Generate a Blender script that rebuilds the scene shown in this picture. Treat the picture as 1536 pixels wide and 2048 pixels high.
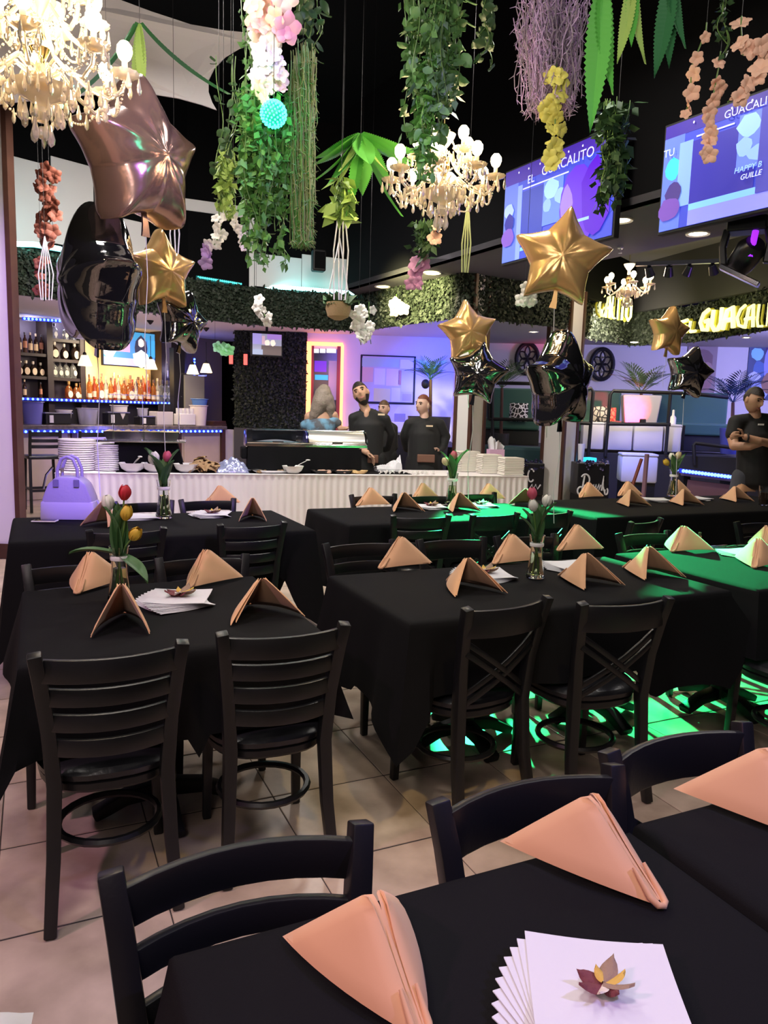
import bpy, bmesh, math, random
from mathutils import Vector, Matrix, Euler
R = random.Random(7)
PI = math.pi
sc = bpy.context.scene
COL = sc.collection
for o in list(bpy.data.objects): bpy.data.objects.remove(o)

# ------------------------------------------------------------------ camera
CAMH, PITCH, ROLL, FPX = 1.5, math.radians(7.6), 0.0287, 1500.0
FW = Vector((0, math.cos(PITCH), -math.sin(PITCH))); _u0 = Vector((0, math.sin(PITCH), math.cos(PITCH))); _r0 = Vector((1, 0, 0))
RT = _r0*math.cos(ROLL) + _u0*math.sin(ROLL); UP = _u0*math.cos(ROLL) - _r0*math.sin(ROLL)
cd = bpy.data.cameras.new('camera'); cam = bpy.data.objects.new('camera', cd); COL.objects.link(cam)
cam.matrix_world = Matrix(((RT.x, UP.x, -FW.x, 0), (RT.y, UP.y, -FW.y, 0), (RT.z, UP.z, -FW.z, CAMH), (0, 0, 0, 1)))
cd.sensor_fit = 'HORIZONTAL'; cd.sensor_width = 36; cd.lens = 36*FPX/1536; cd.clip_start = .05; cd.clip_end = 100
sc.camera = cam
# ------------------------------------------------------------------ world, exposure
w = bpy.data.worlds.new('world'); sc.world = w; w.use_nodes = True
w.node_tree.nodes['Background'].inputs[0].default_value = (.32, .27, .38, 1); w.node_tree.nodes['Background'].inputs[1].default_value = .05
sc.view_settings.view_transform = 'Standard'; sc.view_settings.look = 'None'; sc.view_settings.gamma = 1
sc.view_settings.use_curve_mapping = False; sc.view_settings.exposure = 0.0
# ------------------------------------------------------------------ larger room lamps, coloured spots and added fill lights
def lamp(name, kind, loc, energy, col, target=None, size=.3, spot=60, blend=.5):
    l = bpy.data.lights.new(name, kind); l.energy = energy; l.color = col
    if kind == 'AREA': l.shape = 'DISK'; l.size = size
    else: l.shadow_soft_size = size
    if kind == 'SPOT': l.spot_size = math.radians(spot); l.spot_blend = blend
    o = bpy.data.objects.new(name, l); COL.objects.link(o); o.location = loc
    if target: o.rotation_euler = (Vector(target)-Vector(loc)).to_track_quat('-Z', 'Y').to_euler()
    return o
WARM, WHITE, PINK, VIO, BLUE, GREEN, CYAN = (1, .78, .52), (1, .93, .86), (1, .5, .72), (.42, .22, 1), (.1, .12, 1), (.03, 1, .3), (.2, .9, 1)
# ceiling downlights over the tables
for (x, y, e) in ((-.2, .5, 32), (-2.0, 1.2, 26), (-.9, 3.2, 26), (1.6, 2.2, 26), (1.0, 5.4, 45), (3.2, 4.6, 40), (-1.8, 5.2, 50), (2.8, 7.6, 50)):
    lamp('ceiling_downlight', 'AREA', (x, y, 4.3), e*.85, WHITE, (x, y, 0), .35)
lamp('added_key_light', 'AREA', (-.6, -1.8, 3.9), 55, (1, .86, .8), (0, 3, .8), 1.6)  # added key light behind the camera for tables, napkins and floor
lamp('buffet_fill', 'AREA', (-.6, 7.5, 4.0), 90, WHITE, (-.6, 8.4, .9), .6)
lamp('buffet_fill', 'AREA', (-2.5, 6.9, 4.0), 70, WHITE, (-2.4, 8.0, .9), .5)  # fill light added to brighten the plate stacks
lamp('bar_soffit_fill', 'AREA', (-3.4, 10.9, 1.9), 20, (.85, .55, 1), (-3.3, 11.0, 2.7), .8)  # added fill pointing up, brightens the soffit over the bar
lamp('green_spot', 'SPOT', (.55, 9.0, 3.1), 14000, GREEN, (1.42, 3.7, .0), .04, 22, .3)
lamp('pink_spot', 'SPOT', (-3.2, .2, 4.0), 260, PINK, (-1.9, 2.9, 0), .08, 58, .8)
lamp('amber_spot', 'SPOT', (.9, 1.0, 4.2), 130, (1, .72, .25), (-.05, 2.75, 0), .06, 26, .6)
lamp('rose_spot', 'SPOT', (-2.2, -.3, 3.0), 170, (1, .38, .62), (.15, 1.0, .8), .08, 36, .8)
lamp('violet_wall_spot', 'SPOT', (-2.0, 3.6, 3.6), 620, (.62, .34, 1), (-3.9, 7.1, 1.7), .06, 46, .8)
lamp('violet_spot', 'SPOT', (1.9, 1.6, 4.0), 480, VIO, (-2.7, 6.2, 1.2), .06, 42, .8)
lamp('violet_table_spot', 'SPOT', (2.6, .2, 3.8), 300, (.42, .36, 1), (.8, .9, .77), .06, 36, .8)
lamp('blue_bag_spot', 'SPOT', (-.5, 1.6, 4.1), 1500, (.10, .04, 1), (-1.97, 4.78, .98), .04, 7, .5)
lamp('alcove_light', 'AREA', (-.6, 12.6, 2.6), 34, (.30, .20, 1), (-.3, 14.6, 1.2), .9)
lamp('alcove_blue', 'SPOT', (.6, 11.6, 2.5), 700, (.02, .08, 1), (1.3, 14.2, 1.7), .1, 70, .6)
lamp('lounge_light', 'AREA', (7.0, 11.2, 2.85), 270, (.38, .36, 1), (6.0, 15, 1.6), 1.2)
lamp('lounge_warm', 'AREA', (3.2, 11.4, 2.85), 60, (1, .85, .7), (4.6, 14.4, 1.4), .8)
lamp('soffit_violet', 'SPOT', (3.9, 7.6, 2.2), 45, (.35, .15, 1), (3.3, 8.2, 3.2), .3, 100, .8)
lamp('hedge_light', 'SPOT', (-.3, 8.4, 3.0), 1700, (1, .92, .42), (.45, 10.1, 2.92), .1, 44, .7)
lamp('upper_wall_light', 'AREA', (-2.2, 7.2, 3.5), 26, (1, .9, .85), (-2.6, 10.2, 3.9), .8)
lamp('sheet_fill', 'SPOT', (-1.0, 3.0, 3.0), 85, (1, .92, .95), (-1.7, 6.6, 4.7), .2, 70, .8)  # added from below in front to brighten the ceiling sheet
lamp('garland_light', 'SPOT', (-.2, 1.2, 2.3), 105, (1, .95, .85), (.1, 4.2, 3.9), .2, 90, .8)

# ------------------------------------------------------------------ helpers
def ray(px, py):
    return FW + RT*((px-768)/FPX) + UP*((1024-py)/FPX)
def P(px, py, y):
    d = ray(px, py); v = d*(y/d.y); return Vector((v.x, v.y, v.z+CAMH))
def Z(px, py, z):
    d = ray(px, py); v = d*((z-CAMH)/d.z); return Vector((v.x, v.y, z))
class Wall:
    """a vertical plane through two ground points; uz() reads where a sight line meets it"""
    def __init__(s, a, b):
        s.a = Vector((a[0], a[1], 0)); s.u = (Vector((b[0], b[1], 0))-s.a); s.L = s.u.length; s.u.normalize(); s.n = Vector((s.u.y, -s.u.x, 0)); s.rz = math.atan2(s.u.y, s.u.x)
    def uz(s, px, py):
        d = ray(px, py); t = (s.a.x*s.n.x+s.a.y*s.n.y)/(d.x*s.n.x+d.y*s.n.y); q = d*t - s.a
        return q.x*s.u.x+q.y*s.u.y, d.z*t+CAMH
    def rect(s, x0, y0, x1, y1):
        c = [s.uz(x0, y0), s.uz(x1, y0), s.uz(x0, y1), s.uz(x1, y1)]
        return (c[0][0]+c[2][0])/2, (c[1][0]+c[3][0])/2, (c[2][1]+c[3][1])/2, (c[0][1]+c[1][1])/2   # u0,u1,z0,z1
    def pt(s, u, z, off=0): return s.a + s.u*u + s.n*off + Vector((0, 0, z))
def EN(e, n, z=0):
    c, s = math.cos(math.radians(25)), math.sin(math.radians(25)); return Vector((e*c-n*s, e*s+n*c, z))
GR = math.radians(25)

class MB:
    def __init__(s): s.v = []; s.f = []
    def add(s, vs, fs):
        k = len(s.v); s.v += [tuple(p) for p in vs]; s.f += [tuple(i+k for i in q) for q in fs]; return s
    def box(s, c, d, rz=0, m=None):
        x, y, z = d[0]/2, d[1]/2, d[2]/2
        ps = [Vector((a*x, b*y, e*z)) for e in (-1, 1) for b in (-1, 1) for a in (-1, 1)]
        M_ = m if m else Matrix.Rotation(rz, 3, 'Z')
        return s.add([M_@p+Vector(c) for p in ps], [(0, 2, 3, 1), (4, 5, 7, 6), (0, 1, 5, 4), (1, 3, 7, 5), (3, 2, 6, 7), (2, 0, 4, 6)])
    def tube(s, pts, r, n=6, closed=False):
        pts = [Vector(p) for p in pts]; m = len(pts); rs = r if isinstance(r, (list, tuple)) else [r]*m
        vs = []; a = None
        for i, p in enumerate(pts):
            q0 = pts[i-1] if i or closed else p; q1 = pts[(i+1) % m] if i < m-1 or closed else p
            t = (q1-q0); t = t.normalized() if t.length > 1e-9 else Vector((0, 0, 1))
            if a is None: a = t.cross(Vector((0, 0, 1)) if abs(t.z) < .9 else Vector((1, 0, 0)))
            a = a - t*a.dot(t); a = a.normalized() if a.length > 1e-6 else t.orthogonal().normalized(); b = t.cross(a)
            for k in range(n):
                g = 2*PI*k/n; vs.append(p+(a*math.cos(g)+b*math.sin(g))*rs[i])
        fs = []
        for i in range(m if closed else m-1):
            for k in range(n):
                j = (i+1) % m; fs.append((i*n+k, i*n+(k+1) % n, j*n+(k+1) % n, j*n+k))
        if not closed: fs += [tuple(range(n))[::-1], tuple((m-1)*n+k for k in range(n))]
        return s.add(vs, fs)
    def bar(s, pts, wd, ht, up=(0, 0, 1)):
        """rectangular section swept along pts; wd across, ht along up"""
        pts = [Vector(p) for p in pts]; m = len(pts); up = Vector(up); vs = []
        for i, p in enumerate(pts):
            t = (pts[min(i+1, m-1)]-pts[max(i-1, 0)]).normalized(); a = t.cross(up).normalized(); b = a.cross(t)
            ww = wd[i] if isinstance(wd, (list, tuple)) else wd; hh = ht[i] if isinstance(ht, (list, tuple)) else ht
            for (x, y) in ((-1, -1), (1, -1), (1, 1), (-1, 1)): vs.append(p+a*x*ww/2+b*y*hh/2)
        fs = [(i*4+k, i*4+(k+1) % 4, i*4+4+(k+1) % 4, i*4+4+k) for i in range(m-1) for k in range(4)]
        fs += [(3, 2, 1, 0), tuple((m-1)*4+k for k in range(4))]
        return s.add(vs, fs)
    def lathe(s, prof, n=16, c=(0, 0, 0), sx=1, sy=1, m=None, scallop=None):
        vs = []
        for (r, z) in prof:
            for k in range(n):
                g = 2*PI*k/n; rr = r*(1+(scallop[1]*math.cos(scallop[0]*g) if scallop else 0)); p = Vector((rr*math.cos(g)*sx, rr*math.sin(g)*sy, z)); vs.append((m@p if m else p)+Vector(c))
        fs = [(i*n+k, i*n+(k+1) % n, i*n+n+(k+1) % n, i*n+n+k) for i in range(len(prof)-1) for k in range(n)]
        if prof[0][0] > 1e-6: fs.append(tuple(range(n))[::-1])
        if prof[-1][0] > 1e-6: fs.append(tuple((len(prof)-1)*n+k for k in range(n)))
        return s.add(vs, fs)
    def grid(s, fn, nu, nv, cu=False):
        vs = [fn(i/nu, j/nv) for j in range(nv+1) for i in range(nu+(0 if cu else 1))]; q = nu if cu else nu+1
        return s.add(vs, [(j*q+i, j*q+(i+1) % q, j*q+q+(i+1) % q, j*q+q+i) for j in range(nv) for i in range(nu)])
    def prism(s, poly, t, f=lambda u, v, w: (u, v, w)):
        n = len(poly); return s.add([f(u, v, 0) for u, v in poly]+[f(u, v, t) for u, v in poly], [tuple(range(n))[::-1], tuple(range(n, 2*n))]+[(k, (k+1) % n, n+(k+1) % n, n+k) for k in range(n)])
    def ell(s, c, r, n=10, m=7, rot=None):
        pr = [(math.sin(PI*i/m), -math.cos(PI*i/m)) for i in range(m+1)]; pr[0] = (1e-4, -1); pr[-1] = (1e-4, 1)
        k = len(s.v); s.lathe(pr, n)
        for i in range(k, len(s.v)):
            p = Vector(s.v[i]); p = Vector((p.x*r[0], p.y*r[1], p.z*r[2])); s.v[i] = tuple((rot@p if rot else p)+Vector(c))
        return s
    def mesh(s, name, mat, smooth=True, bevel=0, fixn=False):
        me = bpy.data.meshes.new(name); me.from_pydata(s.v, [], s.f)
        if bevel or fixn:
            bm = bmesh.new(); bm.from_mesh(me); bmesh.ops.remove_doubles(bm, verts=bm.verts, dist=1e-5)
            bmesh.ops.recalc_face_normals(bm, faces=bm.faces)
            if bevel: bmesh.ops.bevel(bm, geom=[e for e in bm.edges if len(e.link_faces) == 2 and e.calc_face_angle(0) > .5], offset=bevel, segments=2, affect='EDGES', profile=.5)
            bm.to_mesh(me); bm.free()
        if smooth:
            me.polygons.foreach_set('use_smooth', [True]*len(me.polygons))
            try: me.set_sharp_from_angle(angle=math.radians(38))
            except Exception: pass
        if mat: me.materials.append(mat)
        return me
    def build(s, name, mat, parent=None, smooth=True, bevel=0, fixn=False, loc=None, rz=None):
        return link(name, s.mesh(name, mat, smooth, bevel, fixn), parent, loc, rz)
def link(name, me, parent=None, loc=None, rz=None, rot=None, s=None):
    o = bpy.data.objects.new(name, me); COL.objects.link(o)
    if parent: o.parent = parent
    if loc is not None: o.location = loc
    if rz is not None: o.rotation_euler = (0, 0, rz)
    if rot is not None: o.rotation_euler = rot
    if s is not None: o.scale = (s, s, s) if isinstance(s, (int, float)) else s
    return o
def tag(o, label, cat, group=None):
    o['label'] = label; o['category'] = cat
    if group: o['group'] = group
    return o
def thing(name, label, cat, loc=(0, 0, 0), rz=0, group=None, s=1):
    o = bpy.data.objects.new(name, None); COL.objects.link(o); o.empty_display_size = .05
    o.location = loc; o.rotation_euler = (0, 0, rz); o.scale = (s, s, s)
    return tag(o, label, cat, group)
def kind(o, k='structure'): o['kind'] = k; return o
def dup(root, label=None, loc=None, rz=None, s=None, rot=None, group=None):
    def cp(o, par):
        c = o.copy(); COL.objects.link(c)
        if par: c.parent = par
        for ch in list(o.children): cp(ch, c)
        return c
    r = cp(root, None)
    if label: r['label'] = label
    if group: r['group'] = group
    if loc is not None: r.location = loc
    if rz is not None: r.rotation_euler = (0, 0, rz)
    if rot is not None: r.rotation_euler = rot
    if s is not None: r.scale = (s, s, s)
    return r

# ------------------------------------------------------------------ materials
def M(name, col, rough=.5, metal=0., em=None, es=0., noise=None, bump=None, trans=0., spec=.5, alpha=1., sheen=0., rnd=0., ior=1.45):
    m = bpy.data.materials.new(name); m.use_nodes = True; nt = m.node_tree; b = nt.nodes['Principled BSDF']
    b.inputs['Base Color'].default_value = (*col, 1); b.inputs['Roughness'].default_value = rough; b.inputs['Metallic'].default_value = metal
    b.inputs['Transmission Weight'].default_value = trans; b.inputs['Specular IOR Level'].default_value = spec; b.inputs['Alpha'].default_value = alpha; b.inputs['IOR'].default_value = ior
    if sheen: b.inputs['Sheen Weight'].default_value = sheen; b.inputs['Sheen Roughness'].default_value = .4
    if em: b.inputs['Emission Color'].default_value = (*em, 1); b.inputs['Emission Strength'].default_value = es
    last = None
    if noise:   # (scale, second colour, contrast)
        tc = nt.nodes.new('ShaderNodeTexCoord'); nz = nt.nodes.new('ShaderNodeTexNoise'); nz.inputs['Scale'].default_value = noise[0]; nz.inputs['Detail'].default_value = 5
        rp = nt.nodes.new('ShaderNodeValToRGB'); rp.color_ramp.elements[0].position = .5-noise[2]; rp.color_ramp.elements[1].position = .5+noise[2]
        rp.color_ramp.elements[0].color = (*col, 1); rp.color_ramp.elements[1].color = (*noise[1], 1)
        nt.links.new(tc.outputs['Object'], nz.inputs['Vector']); nt.links.new(nz.outputs['Fac'], rp.inputs['Fac']); nt.links.new(rp.outputs['Color'], b.inputs['Base Color']); last = rp.outputs['Color']
    if rnd:
        oi = nt.nodes.new('ShaderNodeObjectInfo'); hs = nt.nodes.new('ShaderNodeHueSaturation'); mr = nt.nodes.new('ShaderNodeMapRange')
        mr.inputs['To Min'].default_value = 1-rnd; mr.inputs['To Max'].default_value = 1+rnd; nt.links.new(oi.outputs['Random'], mr.inputs['Value']); nt.links.new(mr.outputs['Result'], hs.inputs['Value'])
        if last: nt.links.new(last, hs.inputs['Color'])
        else: hs.inputs['Color'].default_value = (*col, 1)
        nt.links.new(hs.outputs['Color'], b.inputs['Base Color'])
    if bump:    # (scale, strength)
        tc = nt.nodes.new('ShaderNodeTexCoord'); nz = nt.nodes.new('ShaderNodeTexNoise'); nz.inputs['Scale'].default_value = bump[0]; nz.inputs['Detail'].default_value = 3
        bp = nt.nodes.new('ShaderNodeBump'); bp.inputs['Strength'].default_value = bump[1]; bp.inputs['Distance'].default_value = .01
        nt.links.new(tc.outputs['Object'], nz.inputs['Vector']); nt.links.new(nz.outputs['Fac'], bp.inputs['Height']); nt.links.new(bp.outputs['Normal'], b.inputs['Normal'])
    return m
K = dict(
    black=M('black_paint', (.006, .006, .007), .6), blackwall=M('black_wall', (.0028, .0028, .0034), .8, spec=.08), frame=M('chair_black', (.009, .009, .011), .38, bump=(120, .03)),
    vinyl=M('black_vinyl', (.012, .012, .015), .3, bump=(60, .1)), cloth=M('black_tablecloth', (.0068, .0068, .0082), .85, spec=.12, bump=(900, .25)),
    napkin=M('peach_napkin', (.70, .40, .23), .85, sheen=.2, bump=(1400, .06), rnd=.05), paper=M('white_paper', (.68, .68, .73), .8, bump=(60, .1)),
    tile=M('floor_tile', (.35, .265, .20), .30, noise=(4.5, (.60, .47, .37), .17), bump=(25, .06), rnd=.12), grout=M('grout', (.05, .042, .04), .9),
    white=M('white_wall', (.72, .70, .70), .7, noise=(1.5, (.66, .64, .64), .3)), wood=M('dark_brown_wood', (.085, .035, .022), .5, noise=(6, (.05, .02, .013), .3)),
    soffit=M('soffit_white', (.62, .58, .56), .8), soffitdark=M('soffit_grey', (.10, .095, .11), .8), wht=M('white_ceramic', (.8, .79, .78), .3), skirt=M('white_skirt', (.78, .74, .76), .8),
    chrome=M('chrome', (.75, .75, .77), .12, 1), steel=M('steel', (.5, .5, .52), .3, 1), glass=M('clear_glass', (.92, .96, .95), .03, trans=1.), stem=M('stem_green', (.13, .24, .06), .5), leaf=M('leaf_green', (.07, .17, .06), .45),
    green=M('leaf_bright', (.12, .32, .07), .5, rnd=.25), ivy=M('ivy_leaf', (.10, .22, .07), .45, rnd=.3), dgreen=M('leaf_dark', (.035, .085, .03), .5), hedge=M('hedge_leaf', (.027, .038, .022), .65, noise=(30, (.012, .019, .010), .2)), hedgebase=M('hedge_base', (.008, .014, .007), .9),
    olive=M('moss', (.22, .26, .09), .8), lilac=M('lilac_moss', (.55, .38, .62), .8), fern=M('fern', (.11, .42, .07), .45, rnd=.15), ferny=M('fern_yellow', (.33, .48, .12), .5, rnd=.15),
    gold=M('gold_foil', (.84, .52, .22), .27, .62, bump=(9, .1)), rose=M('rose_foil', (.40, .25, .22), .2, .75, bump=(9, .1)), blk=M('black_foil', (.012, .012, .014), .06, 0, spec=1., ior=2.2, bump=(9, .08)),
    crystal=M('crystal', (.96, .86, .70), .04, trans=.62, ior=1.6), bulb=M('bulb_glow', (1, .85, .6), .4, em=(1, .74, .38), es=45), brass=M('brass', (.75, .55, .25), .2, 1),
)
# ------------------------------------------------------------------ the setting
def V2(v): return (v.x, v.y)
def slab(name, poly, z0, z1, mat, par=None):
    return kind(MB().prism(poly, z1-z0, lambda u, v, w: (u, v, z0+w)).build(name, mat, par, smooth=False, fixn=True))
def vwall(name, a, b, z0, z1, mat, t=.12, par=None):
    """a wall panel between two ground points, its face on the camera's side"""
    W_ = Wall(a, b); m = MB().box((W_.L/2, t/2, (z0+z1)/2), (W_.L, t, z1-z0)).build(name, mat, par, smooth=False)
    m.location = (a[0], a[1], 0); m.rotation_euler = (0, 0, W_.rz)
    if not par: kind(m)
    return m
floor = slab('floor', [(-9, -2.5), (12, -2.5), (12, 18), (-9, 18)], -.12, -.006, K['tile'])
g = slab('grout_bed', [V2(EN(-3.56, .25)), V2(EN(6.42, .25)), V2(EN(6.42, 6.5)), V2(EN(-3.56, 6.5))], -.012, -.003, K['grout'], floor)
tm = MB().box((0, 0, -.008), (.4715, .4715, .016)).mesh('tile', K['tile'], False, bevel=.0025)
for i in range(-8, 13):
    for j in range(-4, 9):
        c = EN(.325+.475*i+.2375, 2.185+.48*j+.24); c.z = R.uniform(-.0006, .0006)
        if math.hypot(c.x, c.y) < 9.5 and c.y > .3 and -2.0-.15*c.y-1.2 < c.x < 1.5+.62*c.y: link('tile', tm, floor, c, GR)

kind(slab('ceiling', [(-9, -2.5), (12, -2.5), (12, 18), (-9, 18)], 5.6, 5.75, K['blackwall']))
# left wall end, lit violet, with its brown edge and baseboard
wl = kind(MB().box((-5.2, 7.15, 2.6), (3.36, .1, 5.2)).build('wall_left', K['white'], smooth=False))
MB().box((-3.50, 7.15, 2.6), (.045, .13, 5.2)).build('edge_board', K['wood'], wl, smooth=False)
kind(MB().box((-5.2, 7.09, .07), (3.36, .03, .14)).build('baseboard_left', K['wood'], smooth=False))

# ring of hedge above bar, alcove and lounge; LEDs on its top edge
S0, S1, S2, S3, S4 = [V2(Z(x, y, 2.69)) for x, y in ((1178, 676), (1262, 690), (1378, 684), (1536, 658), (1760, 615))]
BP = [(-5.2, 7.7), (-4.19, 8.59), (-3.79, 8.95), (-2.7, 10.42), (-2.0, 10.98), (-1.3, 11.18), (-.5, 11.45), (.9, 9.39), (2.31, 10.25), S0, S1, S2, S3, S4]
leafq = [(0, 0, 0), (.4, .12, .35), (0, .2, 1), (-.4, .12, .35)]
def leaves(mb, W_, u0, u1, z0, z1, n, s=.05, depth=.05):
    for _ in range(n):
        u = R.uniform(u0, u1); z = R.uniform(z0, z1); o = W_.pt(u, z, R.uniform(.0, depth)); rot = Euler((R.uniform(-1.2, .6), R.uniform(-.7, .7), W_.rz+R.uniform(-1, 1))).to_matrix() @ Matrix.Rotation(R.uniform(0, 6.3), 3, 'Y')
        k = R.uniform(.6, 1.2)*s; mb.add([o+rot@(Vector(q)*k) for q in leafq], [(0, 1, 2, 3)])
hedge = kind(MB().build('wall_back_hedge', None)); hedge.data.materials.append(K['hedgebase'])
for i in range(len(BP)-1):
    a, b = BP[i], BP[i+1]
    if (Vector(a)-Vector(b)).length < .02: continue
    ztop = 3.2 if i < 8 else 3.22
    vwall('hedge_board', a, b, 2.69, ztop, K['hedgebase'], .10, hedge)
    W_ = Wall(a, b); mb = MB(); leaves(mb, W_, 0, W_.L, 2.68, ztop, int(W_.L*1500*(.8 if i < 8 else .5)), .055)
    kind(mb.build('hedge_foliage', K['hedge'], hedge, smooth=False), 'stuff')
slab('ceiling_soffit', [(x, y+.12) for x, y in BP]+[(12, 17), (-8, 17), (-8, 7.8)], 2.95, 3.0, K['soffit'])
# higher soffit on the right with the black fascia that carries the screens
F = [V2(Z(x, y, 3.2)) for x, y in ((692, 578), (900, 518), (1228, 420), (1328, 392), (1536, 330), (1800, 250))]
slab('ceiling_screen_soffit', [(-.5, 11.5)]+F+[V2(Z(1900, 400, 3.2)), V2(Z(1536, 452, 3.2)), V2(Z(1188, 524, 3.2)), (2.31, 10.3), (.9, 9.42)], 3.2, 3.26, K['soffitdark'])
wr = vwall('wall_right_fascia', F[0], F[1], 3.2, 5.6, K['blackwall'], .1)
for i in range(1, 5): vwall('fascia_board', F[i], F[i+1], 3.2, 5.6, K['blackwall'], .1).parent = None
for o in [o for o in bpy.data.objects if o.name.startswith('fascia_board')]: o.name = 'wall_right_fascia'; kind(o)
slab('ceiling_recess', [(2.0, 9.0), (2.0, 17), (12, 17), (12, 6)], 3.95, 4.0, K['soffitdark'])
vwall('wall_right_recess', S1, S3, 3.2, 4.0, M('recess_dark', (.022, .022, .024), .8), .1); vwall('wall_right_recess', (2.31, 10.3), S1, 3.2, 4.0, K['blackwall'], .1)
# upper wall behind the ring: black with white panels
UA = Wall((-4.75, 8.45), (-2.78, 10.62)); UB = Wall((-2.78, 10.62), (-.4, 11.72))
for nm, W_ in (('wall_upper_left', UA), ('wall_upper_back', UB)):
    b = W_.a+W_.u*W_.L; vwall(nm, V2(W_.a), V2(b), 3.15, 5.6, K['blackwall'], .1)
wu, wb = bpy.data.objects['wall_upper_left'], bpy.data.objects['wall_upper_back']
def panel(W_, parent, rects, name='panel', mat=K['white'], t=.02):
    for r in rects:
        u0, u1, z0, z1 = W_.rect(*r); o = MB().box(((u0+u1)/2, -t/2, (z0+z1)/2), (u1-u0, t, z1-z0)).build(name, mat, parent, smooth=False, bevel=.004)
panel(UA, wu, [(18, 322, 102, 492), (103, 324, 186, 494), (224, 440, 292, 512)])
panel(UB, wb, [(345, 405, 505, 428), (498, 428, 508, 574), (509, 512, 602, 577), (603, 514, 697, 583)])
# white sheet hung under the ceiling, cut by a round black opening
SH = Wall((-4.2, 6.4), (.6, 6.9))
pp = [(-120, -40), (150, -45), (232, -6), (300, 18), (380, 45), (450, 60), (512, 69), (512, 86), (478, 96), (450, 111), (428, 132), (416, 156), (416, 180), (424, 203), (433, 219), (400, 206), (355, 192), (300, 182), (240, 180), (150, 190), (60, 205), (-120, 230)]
sheet = MB(); pu = [SH.uz(*q) for q in pp]
sheet.prism(pu, .015, lambda u, v, w: tuple(SH.pt(u, v, w+.05*math.sin(u*2.2)+.03*math.sin(v*4))))
tag(sheet.build('ceiling_sheet', M('sheet_cloth', (.74, .70, .72), .9, bump=(5, .6)), smooth=False, fixn=True), 'white cloth sheet stretched below the black ceiling, upper left', 'cloth')
# pillars with brown edge boards
def pillar(px, y, hw, name, pxr):
    c = P(px, 800, y); o = kind(MB().box((0, 0, 1.62), (hw*2, hw*2, 3.2)).build(name, K['white'], smooth=False)); o.location = (c.x, c.y, 0); o.rotation_euler = (0, 0, math.radians(pxr))
    for sx in (-1, 1):
        for sy in (-1, 1): MB().box((sx*hw, sy*hw, 1.62), (.045, .045, 3.18)).build('edge_board', K['wood'], o, smooth=False)
pillar(941, 9.62, .125, 'trim_1', 42); pillar(1124, 10.6, .165, 'trim_2', 45)
# alcove and far walls
a_, b_ = P(596, 780, 14.6), P(906, 780, 14.8); vwall('wall_back', V2(a_), V2(b_), 0, 2.95, K['white'], .1); vwall('wall_back_side', V2(b_), V2(P(932, 780, 10.5)), 0, 2.95, K['white'], .1)
a_, b_ = P(469, 780, 14.5), P(612, 780, 14.5); HW = Wall(a_, b_); hb = vwall('wall_hedge', V2(a_), V2(b_), 0, 2.95, K['hedgebase'])
MB().box((HW.L/2, -.03, .56), (HW.L, .03, 1.12)).build('dado', M('grey_dado', (.06, .058, .055), .8), hb, False)
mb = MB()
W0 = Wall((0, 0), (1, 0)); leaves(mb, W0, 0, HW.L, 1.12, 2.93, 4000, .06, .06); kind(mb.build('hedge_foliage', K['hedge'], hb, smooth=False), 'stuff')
BAR0, BAR1 = Z(26, 850, 1.15), Z(446, 852, 1.15); BU = (BAR1-BAR0); BU.z = 0; BU.normalize(); BN = Vector((-BU.y, BU.x, 0))
vwall('wall_bar', V2(BAR0+BN*2.05-BU*1.2), V2(BAR1+BN*2.05+BU*1.6), 0, 2.95, M('bar_wall', (.20, .15, .13), .8))
LW = Wall((2.2, 15.6), (9.8, 14.6)); vwall('wall_lounge', (1.8, 15.65), (11, 14.44), 0, 2.95, K['white'])
vwall('wall_far', (-9, 17.6), (12, 17.6), 0, 5.6, K['blackwall']); vwall('wall_right', (11, 17), (11.0, 2), 0, 5.6, K['blackwall'])
# downlights in the soffits
dl = None
def downlight(px, py, z, lab, e=12, col=WARM, r=.085):
    c = Z(px, py, z-.001); z = z-.001; t = thing('downlight', lab, 'light', (c.x, c.y, z), 0, 'recessed soffit downlights')
    MB().lathe([(r, -.004), (r*1.25, -.012), (r*1.3, 0), (r, .0)], 20).build('trim_ring', K['wht'], t); MB().lathe([(r, -.003), (r*.5, -.012), (1e-4, -.014)], 16).build('lens', M('lamp_lens', (1, .9, .7), em=(1, .8, .5), es=14), t)
    l = lamp('downlight_lamp', 'SPOT', (c.x, c.y, z-.03), e, col, (c.x, c.y, 0), .06, 130, .6); return t
downlight(865, 545, 3.2, 'warm round downlight in the pale soffit, nearer the pink orchids', 30)
downlight(765, 573, 3.2, 'warm round downlight in the pale soffit, farthest left above the hedge corner', 30)
downlight(1241, 440, 3.2, 'bright downlight in the dark violet soffit beside the first screen', 30)
downlight(1396, 467, 3.2, 'small downlight in the dark violet soffit under the second screen', 24)
downlight(820, 678, 2.948, 'small downlight in the blue alcove soffit', 20, (.6, .6, 1), .06)
downlight(1067, 663, 2.948, 'oval looking downlight in the soffit behind the black balloon near the pillar', 16, WHITE, .07)
downlight(1269, 684, 2.685, 'tiny downlight under the sign ring beside the iron wall ornament', 10, WHITE, .05)
downlight(1493, 674, 2.685, 'tiny downlight under the sign ring at the right', 10, WHITE, .05)
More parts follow.
